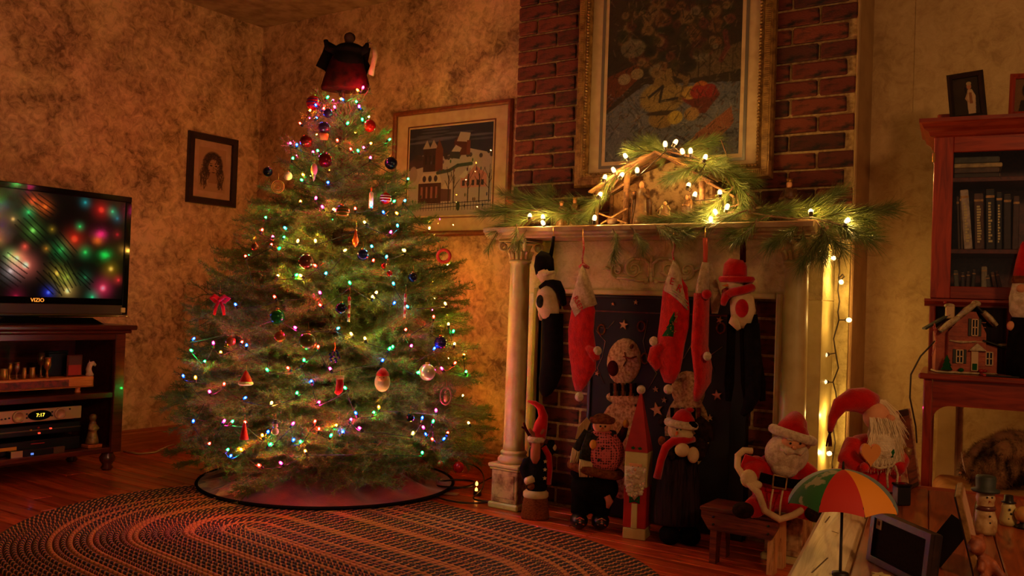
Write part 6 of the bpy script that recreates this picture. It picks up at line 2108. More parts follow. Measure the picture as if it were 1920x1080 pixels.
MB().ell(q(1232, 826, -.03), (7 * s, 7 * s, 9 * s), 10, 8).build('mitten', M['brown_fur'], t, True)
for x in (1254, 1292):
    MB().ell(q(x, 1002, -.01), (20 * s, 28 * s, 18 * s), 14, 10).build('boot', M['black_cloth'], t, True)

# ------------------------------------------------------------------ wooden step bench
bz = on(1305, 946, 1, -.70)[2]
bx_0, bx_1 = on(1312, 960, 1, -.70)[0], on(1462, 975, 1, -.70)[0]
bench = thing('wooden_bench', 'small dark wooden footbench with an arched pale end at the right', 'bench', ((bx_0 + bx_1) / 2, -.625, 0))
bw = (bx_1 - bx_0) / 2
BD = .078
MB().box((-bw, -BD, bz - .016), (bw, BD, bz), .004).build('seat_board', M['oldwood'], bench)
for sy in (-1, 1):
    pz = [(-bw + .006, bz - .016), (-bw + .006, bz - .034), (-bw + .034, bz - .075), (bw - .026, bz - .075), (bw - .004, bz - .034), (bw - .004, bz - .016)]
    MB().prism(pz, (-sy * BD * .92) - .008, (-sy * BD * .92) + .006).build('apron', M['oldwood'], bench)
for x, m_ in ((-bw + .045, 'oldwood'), (bw - .030, 'palewood')):
    hz = bz - .016
    o_ = [(-BD * .86, 0), (-BD * .36, 0), (-BD * .34, hz * .32), (-BD * .20, hz * .52), (0, hz * .64), (BD * .20, hz * .52), (BD * .34, hz * .32), (BD * .36, 0), (BD * .86, 0), (BD * .80, hz * .6), (BD * .70, hz), (-BD * .70, hz), (-BD * .80, hz * .6)]
    MB().prism(o_, x - .011, x + .011, U=(0, 1, 0), Vv=(0, 0, 1)).build('end_leg', M[m_], bench)
for x, z in ((-bw + .05, bz - .03), (-bw + .05, bz - .055), (bw - .035, bz - .03), (bw - .035, bz - .055)):
    MB().lathe([(.004, 0), (.004, .004), (0, .005)], (x, -BD * .92 - .006, z), 8, axis=(0, -1, 0)).build('peg', M['black'], bench, True)

# seated plush santa on the bench
cy_ = -.64
bs = on(1448, 952, 1, cy_ - .03)
t, q, s = doll('santa_doll', 'plush santa with a round white beard sitting on the wooden bench', 1448, 952, base=(bs[0], cy_, bz + .002))
fb = MB().ell(q(1450, 908, .01), (46 * s, 34 * s, 44 * s), 18, 12).ell(q(1448, 872, .008), (42 * s, 30 * s, 30 * s), 16, 10)
fb.tube([q(1416, 862, .0), q(1394, 872, -.03), q(1396, 888, -.05)], [20 * s, 19 * s, 16 * s], 12).tube([q(1484, 862, .0), q(1508, 878, -.01), q(1522, 898, -.02)], [20 * s, 19 * s, 17 * s], 12)
fb.tube([q(1424, 930, -.01), q(1394, 938, -.07)], [22 * s, 19 * s], 12).tube([q(1470, 930, -.01), q(1500, 938, -.07)], [22 * s, 19 * s], 12)
fuse(fb, 'red_suit', M['red_cloth'], t, .007, 4)
MB().ell(q(1460, 838, -.035), (40 * s, 32 * s, 38 * s), 20, 14).ell(q(1456, 862, -.045), (26 * s, 22 * s, 20 * s), 14, 10).build('beard', M['white_fur'], t, True)
MB().ell(q(1466, 816, -.062), (24 * s, 16 * s, 15 * s), 16, 10).build('face', M['skin'], t, True)
for sx in (-1, 1):
    MB().etube([q(1464, 828, -.092), q(1464 + sx * 12, 829, -.092), q(1464 + sx * 24, 824, -.076)], [4 * s, 7 * s, 3 * s], [.008] * 3, (0, 1, 0), 10).build('moustache', M['white_fur'], t, True)
    MB().ell(q(1466 + sx * 9, 814, -.090), 2.2 * s, 8, 6).build('eye', M['black'], t)
    MB().etube([q(1466 + sx * 5, 808, -.088), q(1466 + sx * 14, 807, -.084)], [2 * s, 2 * s], [.004] * 2, (0, 1, 0), 8).build('eyebrow', M['white_fur'], t, True)
MB().ell(q(1463, 821, -.098), 4 * s, 10, 8).build('nose', M['skin'], t, True)
MB().tube([np.array([36 * s * math.cos(a), 30 * s * math.sin(a) - .032, 0]) + q(1471, 803) + np.array([0, 0, -10 * s * math.cos(a)]) for a in np.linspace(0, 2 * PI, 25)[:-1]], 9 * s, 10, closed=True).build('hat_brim', M['white_fur'], t, True)
MB().tube([q(1470, 802, -.03), q(1473, 788, -.028), q(1478, 778, -.02), q(1490, 786, -.0), q(1498, 806, .0)], [33 * s, 27 * s, 19 * s, 14 * s, 7 * s], 16).build('hat', M['red_cloth'], t, True)
MB().ell(q(1500, 823, -.01), 9 * s, 12, 9).build('pompom', M['white_fur'], t, True)
MB().ell(q(1388, 884, -.058), (16 * s, 12 * s, 17 * s), 12, 9).ell(q(1398, 894, -.066), (14 * s, 9 * s, 9 * s), 12, 9).build('mitten', M['cream_cloth'], t, True)
MB().tube([q(1404, 840, .02), q(1388, 839, .015), q(1375, 848, .0), q(1372, 866, -.02), q(1384, 890, -.065), q(1402, 906, -.085), q(1414, 938, -.09), q(1440, 952, -.095), q(1466, 944, -.09), q(1492, 932, -.07)], 6.5 * s, 9).build('coat_trim', M['cream_cloth'], t, True)
fl = [(1384, 842), (1376, 864), (1388, 890), (1404, 908), (1416, 936), (1440, 948), (1450, 900), (1430, 858), (1400, 846)]
MB().prism([((x - 1448) * s, (952 - y_) * s) for x, y_ in fl][::-1], .028, .036).build('coat_flap', M['red_cloth'], t)
MB().etube([q(1408, 880, -.062), q(1440, 886, -.080), q(1476, 890, -.072), q(1494, 890, -.05)], [9 * s] * 4, [.006] * 4, (0, 1, 0), 10).build('belt', M['black_cloth'], t, True)
bk = [(1428, 872), (1452, 876), (1450, 898), (1426, 894)]
MB().tube([q(x, y_, -.092) for x, y_ in bk], 2.2 * s, 6, closed=True).build('buckle', M['gold'], t, True)
for x0, x1 in ((1428, 1424), (1446, 1442)):
    MB().tube([q(x0, 898, -.088), q(x1, 922, -.090), q(x1 - 1, 946, -.088)], 1.8 * s, 6).build('cord', M['cream_cloth'], t, True)
for x, y_ in ((1374, 938), (1506, 940)):
    MB().ell(q(x, y_, -.092), (20 * s, 17 * s, 15 * s), 14, 10).build('boot', M['dark_fur'], t, True)

# ------------------------------------------------------------------ cables by the left pedestal
def floorcord(pts, r, m, label, closed=False):
    P = [on(x, y_, 2, .014 + k_ * .012) for x, y_, k_ in pts]
    # smooth
    for _ in range(2):
        Q = [P[0]]
        for a, b in zip(P[:-1], P[1:]): Q += [a * .75 + b * .25, a * .25 + b * .75]
        P = Q + [P[-1]]
    return tag(MB().tube(P, r, 6).build('extension_cord', m, None, True), label, 'cord')


floorcord([(770, 915, 0), (812, 914, 0), (840, 918, 0), (868, 914, 1), (890, 908, 1), (888, 901, 1), (850, 899, 1), (818, 904, 1), (815, 911, 1), (850, 914, 2), (885, 914, 2), (920, 896, 0), (926, 893, 0)], .004, M['black'], 'black extension cord lying in a flat coil between the tree and the left pedestal')
floorcord([(866, 868, 8), (885, 870, 7), (903, 882, 5), (909, 900, 3), (903, 922, 1), (880, 936, 0), (925, 942, 0)], .0035, M['black'], 'black cord arching down from the lowest branches to the floor')
floorcord([(806, 924, 0), (820, 933, 0), (850, 941, 0), (885, 944, 0), (926, 941, 0)], .004, M['tealglass'], 'dark brown cord running along the rug edge to the pedestal')
pb_ = on(893, 928, 2, .0)
t = thing('lit_plug', 'black plug adapter with two glowing orange lamps among the cords', 'plug', pb_, .6)
MB().box((-.012, -.03, 0), (.022, .03, .022), .004).build('body', M['black'], t)
og = emit_mat('orange_glow', (1, .30, .04, 1), 9.0)
for y_, z in ((-.02, .03), (.012, .05)):
    MB().lathe([(.004, 0), (.006, .006), (.005, .014), (0, .02)], (0, y_, z - .012), 8).build('glow_lamp', og, t, True)
MB().tube([(0, .012, .02), (0, .012, .04)], .004, 6).build('stem', M['black'], t)
b = on(846, 926, 2, .004)
t = tag(MB().box((-.03, -.02, 0), (.03, .02, .002)).build('paper_tag', M['paper'], None, False, b, (0, 0, .4)), 'small pale paper tag lying among the black cords', 'tag')
# ------------------------------------------------------------------ desk with glazed bookcase at the right
DA = math.radians(8)
DU = np.array([math.cos(DA), math.sin(DA), 0]); DN = np.array([-math.sin(DA), math.cos(DA), 0])
DO = np.array([on(1722, 706, 1, -.60)[0], -.60, 0])


def dl(px, py, back=0.0):
    d = ray(px, py); O = DO + DN * back
    t_ = ((O - CAM) @ DN) / (d @ DN)
    p = CAM + t_ * d - DO
    return np.array([p @ DU, back, p[2]])


desk = thing('bookcase_desk', 'cherry red wooden desk with a glazed bookcase on top at the right wall', 'desk', DO, DA)
zt = dl(1740, 700)[2]; zt0 = dl(1740, 711)[2]
DW = 1.15
DD = .42


def dp(name, lo, hi, ch=.003, m='cherry'):
    return MB().box(lo, hi, ch).build(name, M[m], desk)


dp('desk_top', (0, 0, zt0), (DW, DD, zt), .004, 'cherry_h')
lx0 = dl(1729, 800, .015)[0]; lx1 = dl(1746, 800, .015)[0]
dp('leg', (lx0, .015, 0), (lx1, .055, zt0))
dp('leg', (lx0, DD - .05, 0), (lx1, DD - .01, zt0))
dp('leg', (DW - .06, .015, 0), (DW - .02, .055, zt0))
dp('leg', (DW - .06, DD - .05, 0), (DW - .02, DD - .01, zt0))
za = dl(1840, 766, .02)[2]
xe = lx1 + .001
cur = [(xe, zt0), (DW - .06, zt0), (DW - .06, za), (xe + .05, za)]
zc = dl(1757, 792, .02)[2]
cur += [(xe + .05 * (1 - math.sin(a)) - .0, za - (za - zc) * (1 - math.cos(a))) for a in np.linspace(.15, PI / 2, 7)] + [(xe, zc)]
MB().prism(cur, -.040, -.022).build('apron', M['cherry_h'], desk)
dp('side_rail', (lx0 + .004, .055, zt0 - .09), (lx0 + .022, DD - .05, zt0))
# lower open gallery of the hutch
HB = .16
h0 = dl(1742, 600, HB)[0]; hx = dl(1748, 400, HB)[0]
zg = dl(1760, 572, HB)[2]; zd0 = dl(1800, 537, HB)[2]; zd1 = dl(1800, 285, HB)[2]; ztop = dl(1760, 256, HB)[2]
HX1 = DW - .12
dp('gallery_side', (h0, HB, zt), (h0 + .018, DD, zg))
dp('gallery_side', (HX1 - .018, HB, zt), (HX1, DD, zg))
gx = dl(1888, 600, HB)[0]
dp('gallery_divider', (gx, HB + .01, zt), (gx + .014, DD, zg))
dp('gallery_back', (h0, DD - .012, zt), (HX1, DD, zg), .001)
MB().prism([(0, 0), (.0, .006), (.012, .016), (.012, .024), (0, .024)], -(HX1 - h0 + .03), 0, O=(h0 - .015, HB, zg - .004), U=(0, -1, 0), Vv=(0, 0, 1)).build('gallery_moulding', M['cherry_h'], desk)
dp('bookcase_floor', (h0, HB, zg), (HX1, DD, zg + .02), .002, 'cherry_h')
dp('bookcase_side', (hx, HB + .018, zg + .02), (hx + .016, DD, ztop))
dp('bookcase_side', (HX1 - .016, HB + .018, zg + .02), (HX1, DD, ztop))
dp('bookcase_back', (hx, DD - .01, zg), (HX1, DD, ztop), .001, 'mahog')
dp('bookcase_top', (hx, HB, ztop), (HX1, DD, ztop + .012), .002, 'cherry_h')
# two doors (the second lies mostly outside the frame)
sx1 = dl(1785, 400, HB)[0]
for d0, d1 in ((hx, (hx + HX1) / 2 - .001), ((hx + HX1) / 2 + .001, HX1)):
    dr = thing('door', None, None, (0, 0, 0)); dr.parent = desk
    sw_ = sx1 - hx
    for a, b in (((d0, HB, zg + .022), (d0 + sw_, HB + .018, ztop)), ((d1 - sw_, HB, zg + .022), (d1, HB + .018, ztop))):
        MB().box(a, b, .002).build('stile', M['cherry'], dr)
    MB().box((d0 + sw_, HB, zd1), (d1 - sw_, HB + .018, ztop), .002).build('rail', M['cherry_h'], dr)
    MB().box((d0 + sw_, HB, zg + .022), (d1 - sw_, HB + .018, zd0), .002).build('rail', M['cherry_h'], dr)
    MB().box((d0 + sw_ - .002, HB + .008, zd0 - .002), (d1 - sw_ + .002, HB + .011, zd1 + .002)).build('glass_pane', M['glass'], dr)
    if d0 == hx:
        MB().box((d0 - .004, HB - .002, zd1 - .03), (d0 + .004, HB + .012, zd1), .001).build('hinge', M['brass'], dr)
cz0 = ztop - .004
prof = [(0, 0), (.012, .004), (.016, .016), (.030, .026), (.036, .040), (.044, .044), (.044, .056), (0, .056)]
V, F = [], []
for i, (o, z) in enumerate(prof):
    V += [(hx - o, DD, cz0 + z), (hx - o, HB - o, cz0 + z), (HX1 + o, HB - o, cz0 + z), (HX1 + o, DD, cz0 + z)]
for i in range(len(prof) - 1):
    for j in range(3):
        F.append((i * 4 + j, i * 4 + j + 1, (i + 1) * 4 + j + 1, (i + 1) * 4 + j))
k_ = (len(prof) - 1) * 4
F.append((k_, k_ + 1, k_ + 2, k_ + 3))
MB().add(V, F).build('crown_moulding', M['cherry_h'], desk)
CTZ = cz0 + .056
s1z = dl(1800, 333, HB + .02)[2]; s2z = dl(1800, 467, HB + .02)[2]
for z in (s1z, s2z):
    dp('shelf', (hx + .016, HB + .022, z - .014), (HX1 - .016, DD - .01, z), .001, 'mahog')


def wd(lp):
    return DO + DU * lp[0] + DN * lp[1] + np.array([0, 0, lp[2]])


# ---- books
def book(name_lab, x, w, h, z, c, lean=0.0, depth=.13, flat=False, back=None, title=None):
    bk_ = HB + .035 if back is None else back
    m = mat('cover_%d_%d_%d' % c, S(*c), .6, c2=S(*[int(v * .7) for v in c]), vs=40)
    t = thing('book', name_lab, 'book', wd((x, bk_, z)), DA, 'books in the glazed bookcase')
    t.rotation_euler = (0, lean, DA)
    if flat:
        MB().box((0, 0, 0), (w, depth, h), .002).build('cover', m, t)
        MB().box((.003, .002, .003), (w + .0008, depth - .003, h - .003)).build('pages', M['paper'], t)
    else:
        MB().box((0, 0, 0), (w, depth, h), .002).build('cover', m, t)
        MB().box((.002, .004, .003), (w - .002, depth - .003, h + .0008)).build('pages', M['paper'], t)
        MB().box((.0005, -.0008, h * .86), (w - .0005, .0, h * .90)).build('spine_band', M['gold'], t)
        if title:
            # worn title strip of short strokes, not legible in the photograph
            mb = MB()
            for i in range(title):
                z0 = h * .12 + i * h * .68 / title
                mb.box((w * .28, -.0008, z0), (w * (.5 + .25 * random.random()), 0, z0 + h * .68 / title * .7))
            mb.build('title_strokes', M['cream'], t)['kind'] = 'stuff'
    return t


xb = lambda px, py=420: dl(px, py, HB + .035)[0]
hpx = lambda y0, y1: abs(dl(1830, y0, HB + .035)[2] - dl(1830, y1, HB + .035)[2])
rows = [(1797, 5, 100, (70, 56, 44), -.05, 'thin brown book leaning at the left of the middle shelf'), (1803, 4, 106, (104, 84, 60), -.05, 'slim tan book beside the thin brown one'), (1809, 16, 112, (190, 172, 146), -.09, 'tall pale grey book leaning on the middle shelf'),
        (1829, 18, 104, (88, 58, 44), -.04, 'wide reddish brown book right of the pale grey one'), (1850, 17, 112, (26, 26, 28), -.03, 'tall black book with pale lettering on the middle shelf'), (1869, 11, 106, (34, 30, 34), -.02, 'black book right of the lettered one'),
        (1883, 14, 102, (48, 34, 32), -.02, 'dark maroon book behind the red cone hat figure'), (1899, 12, 98, (74, 48, 44), 0, 'dull red book at the right edge of the middle shelf')]
for px, w_, h_, c, ln, lab in rows:
    x = xb(px); ww = xb(px + w_) - x
    book(lab, x, ww, hpx(460, 460 - h_), s2z, c, ln, title=14 if 'letter' in lab or 'pale' in lab else None)
z0_ = s1z
for w_, h_, c, lab in ((86, 9, (60, 46, 36), 'dark brown book at the bottom of the flat stack'), (84, 10, (92, 70, 52), 'brown book second in the flat stack'), (90, 8, (196, 172, 110), 'cream coloured book in the flat stack on the top shelf'), (84, 12, (74, 76, 60), 'grey green book on top of the flat stack')):
    x = xb(1789, 310)
    hh = hpx(400, 400 - h_)
    book(lab, x, xb(1789 + w_, 310) - x, hh, z0_, c, 0, flat=True)
    z0_ += hh + .0005
zb0 = zg + .0205
for i, (px, w_, h_, c, ln, lab) in enumerate([(1792, 9, 54, (90, 88, 76), -.08, 'grey book leaning at the left of the bottom shelf'), (1803, 7, 50, (52, 38, 44), -.02, 'dark violet book on the bottom shelf'), (1811, 7, 52, (60, 34, 34), .02, 'maroon book on the bottom shelf'), (1820, 7, 56, (44, 34, 30), .05, 'black brown book on the bottom shelf'),
                                              (1841, 11, 62, (150, 140, 110), -.02, 'pale olive book standing out on the bottom shelf'), (1854, 9, 46, (70, 60, 54), -.14, 'taupe book leaning left on the bottom shelf'), (1868, 7, 52, (110, 66, 50), -.18, 'rust coloured book leaning on the bottom shelf'), (1879, 7, 54, (84, 44, 36), -.22, 'dark red book leaning most steeply on the bottom shelf')]):
    x = xb(px, 510); book(lab, x, xb(px + w_, 510) - x, hpx(530, 530 - h_), zb0, c, ln)


# ---- photographs on top of the bookcase
def photo(label, pts, m, cv, back, lean=-.2, rz=0.0, roll=-.10):
    tl, tr, br, bl_ = [dl(x, y_, back) for x, y_ in pts]
    b = (bl_ + br) / 2; b[2] = CTZ
    w_ = np.linalg.norm(br - bl_); h_ = ((tl + tr) / 2 - b)[2]
    t = thing('photo_frame', label, 'photo frame', wd(b), DA + rz)
    t.rotation_euler = (lean, roll, DA + rz)
    f_ = .016
    o = rect_frame(MB(), w_, h_, [(0, 0), (0, .010), (f_ * .5, .014), (f_, .008), (f_, .0)]).build('frame', m, t); o.location = (0, 0, h_ / 2)
    MB().box((-w_ / 2 + .002, 0, .002), (w_ / 2 - .002, .004, h_ - .002)).build('backing', M['black'], t)
    cv.build('photo', M['print'], w_ - f_ * 2, h_ - f_ * 2, t, (0, -.001, h_ / 2))
    MB().box((-w_ / 2 + f_, -.0062, f_), (w_ / 2 - f_, -.0056, h_ - f_)).build('glass_pane', M['glass'], t)
    L = h_ * .75
    MB().obox((0, .004, h_ * .72), (0, .004 + h_ * .34, .012 - lean * 0), .03, .003, (1, 0, 0)).build('easel', M['black'], t)
    return t


cv = Canvas(100, 132, (40, 30, 20))
cv.ell(.3, .75, .3, .25, (60, 44, 26), .6).poly([(.52, .04), (.50, .5), (.56, .68), (.72, .68), (.84, .5), (.80, .04)], (206, 176, 130)).ell(.62, .76, .09, .08, (196, 132, 90)).ell(.62, .84, .10, .05, (190, 160, 110))
cv.poly([(.60, .3), (.60, .6), (.70, .6), (.72, .3)], (150, 96, 60)).line([(.55, .58), (.46, .45), (.56, .36)], .03, (190, 150, 104)).noise(.03, rng)
photo('black leaning photo frame with a child dressed in white on the bookcase', [(1768, 130), (1838, 134), (1852, 214), (1782, 218)], M['dark_frame'], cv, HB + .02)
cv = Canvas(40, 60, (120, 84, 50))
cv.ell(.6, .66, .26, .22, (30, 20, 16)).ell(.6, .6, .16, .15, (190, 130, 90)).poly([(.2, 0), (.3, .36), (.9, .36), (1, 0)], (34, 26, 26)).noise(.06, rng)
photo('brown photo frame with a dark haired portrait at the right edge of the bookcase top', [(1896, 132), (1952, 136), (1952, 210), (1890, 214)], M['cherry'], cv, HB + .02, roll=.03)
c_ = dl(1772, 215, HB + .09); c_[2] = CTZ
t = thing('wooden_block', 'small red wooden block behind the black photo frame on the bookcase', 'block', wd(c_), DA)
MB().box((-.022, -.02, 0), (.022, .02, .034), .003).build('block', M['cherry'], t)

# ---- village house on the desk
HBK = .10
hb = dl(1815, 690, HBK); hb[2] = zt + .001
hs = pj(wd(hb))[2] / FPX
house = thing('village_house', 'ceramic christmas village house with snowy roofs on the desk', 'ornament house', wd(hb), DA + .18)
h = lambda x, y_, d=0.0: np.array([(x - 1815) * hs, d, (688 - y_) * hs])
M['house_wall'] = mat('terracotta_wall', S(176, 84, 50), .6, c2=S(140, 60, 36), vs=30, bump=.4, bs=90)
M['house_trim'] = mat('ivory_trim', S(206, 170, 116), .5)
M['roof_dark'] = mat('dark_green_roof', S(40, 46, 34), .6)
M['snow'] = mat('glazed_snow', S(206, 186, 140), .5, c2=S(150, 128, 84), vs=60, bump=.8, bs=140)
H2 = lambda pts: [(h(x, y_)[0], h(x, y_)[2]) for x, y_ in pts]
MB().box((h(1757, 0)[0], -.03, 0), (h(1862, 0)[0], .07, .006), .002).build('base', M['snow'], house)
MB().prism(H2([(1778, 686), (1842, 686), (1842, 612), (1824, 572), (1808, 572), (1778, 610)]), -.055, .02).build('front_wing', M['house_wall'], house)
MB().prism(H2([(1759, 686), (1800, 686), (1800, 590), (1778, 590), (1759, 612)]), -.06, -.004).build('side_wing', M['house_wall'], house)
MB().prism(H2([(1840, 686), (1862, 686), (1862, 636), (1840, 630)]), -.04, .012).build('porch_wing', M['house_wall'], house)


for y_ in range(592, 686, 9):
    MB().box((h(1779, 0)[0], -.0215, h(0, y_)[2]), (h(1841, 0)[0], -.0195, h(0, y_ - 1.2)[2])).build('clapboard_edge', M['house_trim'] if y_ == 628 else M['house_wall'], house)


def roofslab(a, b, m, y0, y1, th, name):
    A, B = h(*a), h(*b)
    MB().obox((A[0], (y0 + y1) / 2, A[2]), (B[0], (y0 + y1) / 2, B[2]), y1 - y0, th * hs, (0, 0, 1), .002).build(name, m, house)


roofslab((1823, 560), (1764, 612), M['roof_dark'], -.032, .064, 3, 'roof_slope')
roofslab((1823, 560), (1858, 600), M['roof_dark'], -.032, .064, 3, 'roof_slope')
roofslab((1740, 608), (1784, 578), M['roof_dark'], .0, .07, 3.5, 'rear_roof')
roofslab((1836, 624), (1884, 640), M['roof_dark'], -.03, .05, 3, 'porch_roof')
for a, b, c in (((1824, 556), (1794, 584), 'x'), ((1794, 584), (1764, 610), 'x'), ((1836, 572), (1858, 596), 'y')):
    A, B = h(*a, -.014), h(*b, -.014)
    MB().etube([A, (A + B) / 2 + np.array([0, 0, .002]), B], [.008, .010, .008], [.024, .026, .022], (0, 1, 0), 12).build('roof_snow', M['snow'], house, True)
MB().ell(h(1824, 557, -.01), (.014, .028, .011), 12, 8).build('roof_snow', M['snow'], house, True)
MB().ell(h(1872, 632, -.01), (.018, .02, .005), 12, 8).build('roof_snow', M['snow'], house, True)
MB().box(tuple(h(1776, 586, .0)), tuple(h(1790, 562, .03)), .003).build('chimney', M['house_trim'], house)
MB().ell(h(1782, 562, .015), (.016, .016, .008), 10, 7).build('chimney_snow', M['snow'], house, True)
MB().lathe([(.004, 0), (.004, .008), (0, .008)], h(1774, 558, .012), 8).build('chimney_pot', M['red_paint'], house, True)


def hwin(x0, x1, y0, y1, d, sh=True):
    w_ = thing('window', None, None, (0, 0, 0)); w_.parent = house
    a, b = h(x0, y1, d), h(x1, y0, d)
    MB().box((a[0], d - .003, a[2]), (b[0], d + .001, b[2])).build('pane', M['gloss_black'], w_)
    mb = MB()
    t_ = .0018
    for z in (a[2], (a[2] + b[2]) / 2, b[2]): mb.obox((a[0], d - .004, z), (b[0], d - .004, z), t_ * 2, .003, (0, 0, 1))
    for x in (a[0], (a[0] + b[0]) / 2, b[0]): mb.obox((x, d - .004, a[2]), (x, d - .004, b[2]), .003, t_ * 2, (0, 1, 0))
    mb.build('muntins', M['house_trim'], w_)
    if sh:
        for x in (a[0] - .006, b[0] + .006):
            MB().box((x - .004, d - .004, a[2] - .002), (x + .004, d, b[2] + .002), .001).build('shutter', M['roof_dark'], w_)


hwin(1817, 1827, 586, 616, -.020)
hwin(1792, 1803, 644, 668, -.020)
hwin(1843, 1854, 646, 670, -.012, False)
MB().box(tuple(h(1817, 682, -.026)), tuple(h(1829, 644, -.019)), .001).build('door_panel', M['house_trim'], house)
MB().box(tuple(h(1819, 680, -.028)), tuple(h(1827, 668, -.0255)), .0005).build('door_window', M['green_cloth'], house)
MB().tube([h(1780, 627, -.022), h(1800, 630, -.023), h(1825, 627, -.022)], .003, 6).build('icicle_trim', M['snow'], house, True)
MB().prism(H2([(1812, 644), (1826, 630), (1842, 644)]), .018, .034).build('door_gable', M['snow'], house)
for x, r_ in ((1800, .006), (1834, .006), (1840, .005)):
    MB().ell(h(x, 681, -.028), (r_ * 1.4, r_, r_), 10, 7).build('shrub', M['red_paint'] if x > 1820 else M['green_cloth'], house, True)
MB().lathe([(.017, 0), (.010, .012), (.013, .013), (.006, .026), (.009, .027), (0, .046)], h(1776, 682, -.024), 12).build('fir_tree', M['green_cloth'], house, True)
MB().lathe([(.012, .013), (.007, .019)], h(1776, 682, -.024), 12).build('tree_snow', M['snow'], house, True)
# cord from the house
cpts = [dl(1752, 640, .07), dl(1745, 648, .02), dl(1726, 668, -.01), dl(1708, 702, -.02), dl(1706, 745, -.01), dl(1712, 775, 0), dl(1717, 800, .03), dl(1719, 830, .05)]
tag(MB().tube([wd(c) for c in cpts], .0028, 6).build('lamp_cord', M['brownwire'], None, True), 'thin cord looping from the village house down beside the desk', 'cord')
tag(MB().tube([wd(c) for c in (dl(1756, 625, .08), dl(1752, 606, .07), dl(1750, 612, .06), dl(1756, 640, .06), dl(1747, 668, .05))], .002, 6).build('lamp_cord', M['red_cord'], None, True), 'short reddish cord curling at the left side of the village house', 'cord')
# ---- red hatted figure and magazine at the right edge of the desk
gb = dl(1912, 692, .06); gb[2] = zt + .001
gs_ = pj(wd(gb))[2] / FPX
t = thing('cone_hat_figure', 'bearded figure with a tall red cone hat at the right edge of the desk', 'figurine', wd(gb), DA)
MB().lathe([(23 * gs_, 0), (24 * gs_, 40 * gs_), (20 * gs_, 90 * gs_), (16 * gs_, 112 * gs_), (0, 114 * gs_)], (0, 0, 0), 18).build('black_coat', M['black_cloth'], t, True)
MB().lathe([(12 * gs_, 108 * gs_), (20 * gs_, 122 * gs_), (21 * gs_, 150 * gs_), (15 * gs_, 182 * gs_), (0, 184 * gs_)], (0, 0, 0), 18).build('beard', M['white_fur'], t, True)
MB().ell((-2 * gs_, -17 * gs_, 166 * gs_), (8 * gs_, 5 * gs_, 8 * gs_), 12, 8).build('face', M['skin'], t, True)
MB().lathe([(17 * gs_, 176 * gs_), (18 * gs_, 182 * gs_), (16 * gs_, 190 * gs_)], (0, 0, 0), 18).build('hat_band', M['brown_fur'], t, True)
MB().lathe([(16 * gs_, 188 * gs_), (11 * gs_, 220 * gs_), (4 * gs_, 250 * gs_), (0, 256 * gs_)], (0, 0, 0), 18).build('cone_hat', M['red_cloth'], t, True)
MB().ell((-17 * gs_, -10 * gs_, 96 * gs_), (7 * gs_, 7 * gs_, 9 * gs_), 10, 8).build('hand', M['skin'], t, True)
mg = dl(1885, 700, .05); mg[2] = zt + .001
t = thing('magazine', 'thin magazine with a red edge lying on the desk top', 'magazine', wd(mg), DA + .12)
MB().box((-.06, -.03, 0), (.10, .06, .004), .001).build('pages', M['black'], t)
MB().box((-.064, -.034, .0), (-.056, .062, .006), .001).build('red_spine', M['red_paint'], t)
MB().box((-.02, -.02, .004), (.08, .05, .0048)).build('cover_picture', M['oldwood'], t)

# ------------------------------------------------------------------ cushioned stool and the curled cat behind the table
cc = at(1880, 926, 2.45)
SZT = cc[2] + .006
stl = thing('cushioned_stool', 'low wooden stool with a tan cushion behind the table', 'stool', (cc[0] + .03, cc[1] + .1, 0), .2)
MB().box((-.22, -.17, SZT - .085), (.22, .17, SZT - .06), .008).build('seat_frame', M['cherry'], stl)
for x in (-.19, .19):
    for y_ in (-.14, .14):
        MB().lathe([(.014, 0), (.018, SZT * .4), (.020, SZT - .075)], (x, y_, 0), 10).build('leg', M['cherry'], stl, True)
fb = MB().box((-.215, -.165, SZT - .065), (.215, .165, SZT - .004), .02)
fuse(fb, 'cushion', mat('tan_cushion', S(206, 152, 84), .9, c2=S(176, 122, 62), vs=12, bump=.5, bs=180), stl, .012, 6)
cs = 2.45 / FPX
catb = np.array([cc[0], cc[1] + .06, SZT + .002])
cat = thing('tabby_cat', 'brown tabby cat curled up on the tan cushion under the desk', 'cat', catb, .5977)
cq = lambda x, y_, d=0.0: np.array([(x - 1880) * cs, d, (926 - y_) * cs])
fb = MB().ell(cq(1884, 880, .02), (66 * cs, .085, 46 * cs), 20, 14)
fb.ell(cq(1908, 862, .03), (52 * cs, .08, 42 * cs), 18, 12).ell(cq(1846, 890, -.02), (34 * cs, .06, 32 * cs), 16, 10)
fb.tube([cq(1925, 900, -.03), cq(1892, 850, -.05), cq(1862, 848, -.055), cq(1836, 866, -.05), cq(1822, 892, -.045)], [22 * cs, 22 * cs, 20 * cs, 18 * cs, 15 * cs], 14)
fb.ell(cq(1806, 888, -.03), (22 * cs, .032, 19 * cs), 16, 12).ell(cq(1790, 895, -.036), (11 * cs, .02, 9 * cs), 12, 9).ell(cq(1835, 908, -.03), (34 * cs, .04, 18 * cs), 14, 9)
for dy in (-.012, .02):
    fb.lathe([(.012, 0), (.008, .012), (.001, .026)], cq(1800, 874, -.03 + dy), 8, axis=(-.25, dy * 8, 1))
M['tabby'] = mat('tabby_fur', S(150, 110, 72), 1.0, c2=S(44, 29, 19), vs=16, bump=.8, bs=160, lo=.42, hi=.58, stretch=(1.6, .7, .7))
body = fuse(fb, 'cat_body', M['tabby'], cat, .007, 4)
rngc = np.random.default_rng(3)
me = body.data
nv = len(me.vertices)
co_ = np.zeros(nv * 3); me.vertices.foreach_get('co', co_); co_ = co_.reshape(-1, 3)
no_ = np.array([v.normal[:] for v in me.vertices])
idx = rngc.integers(0, nv, 16000)
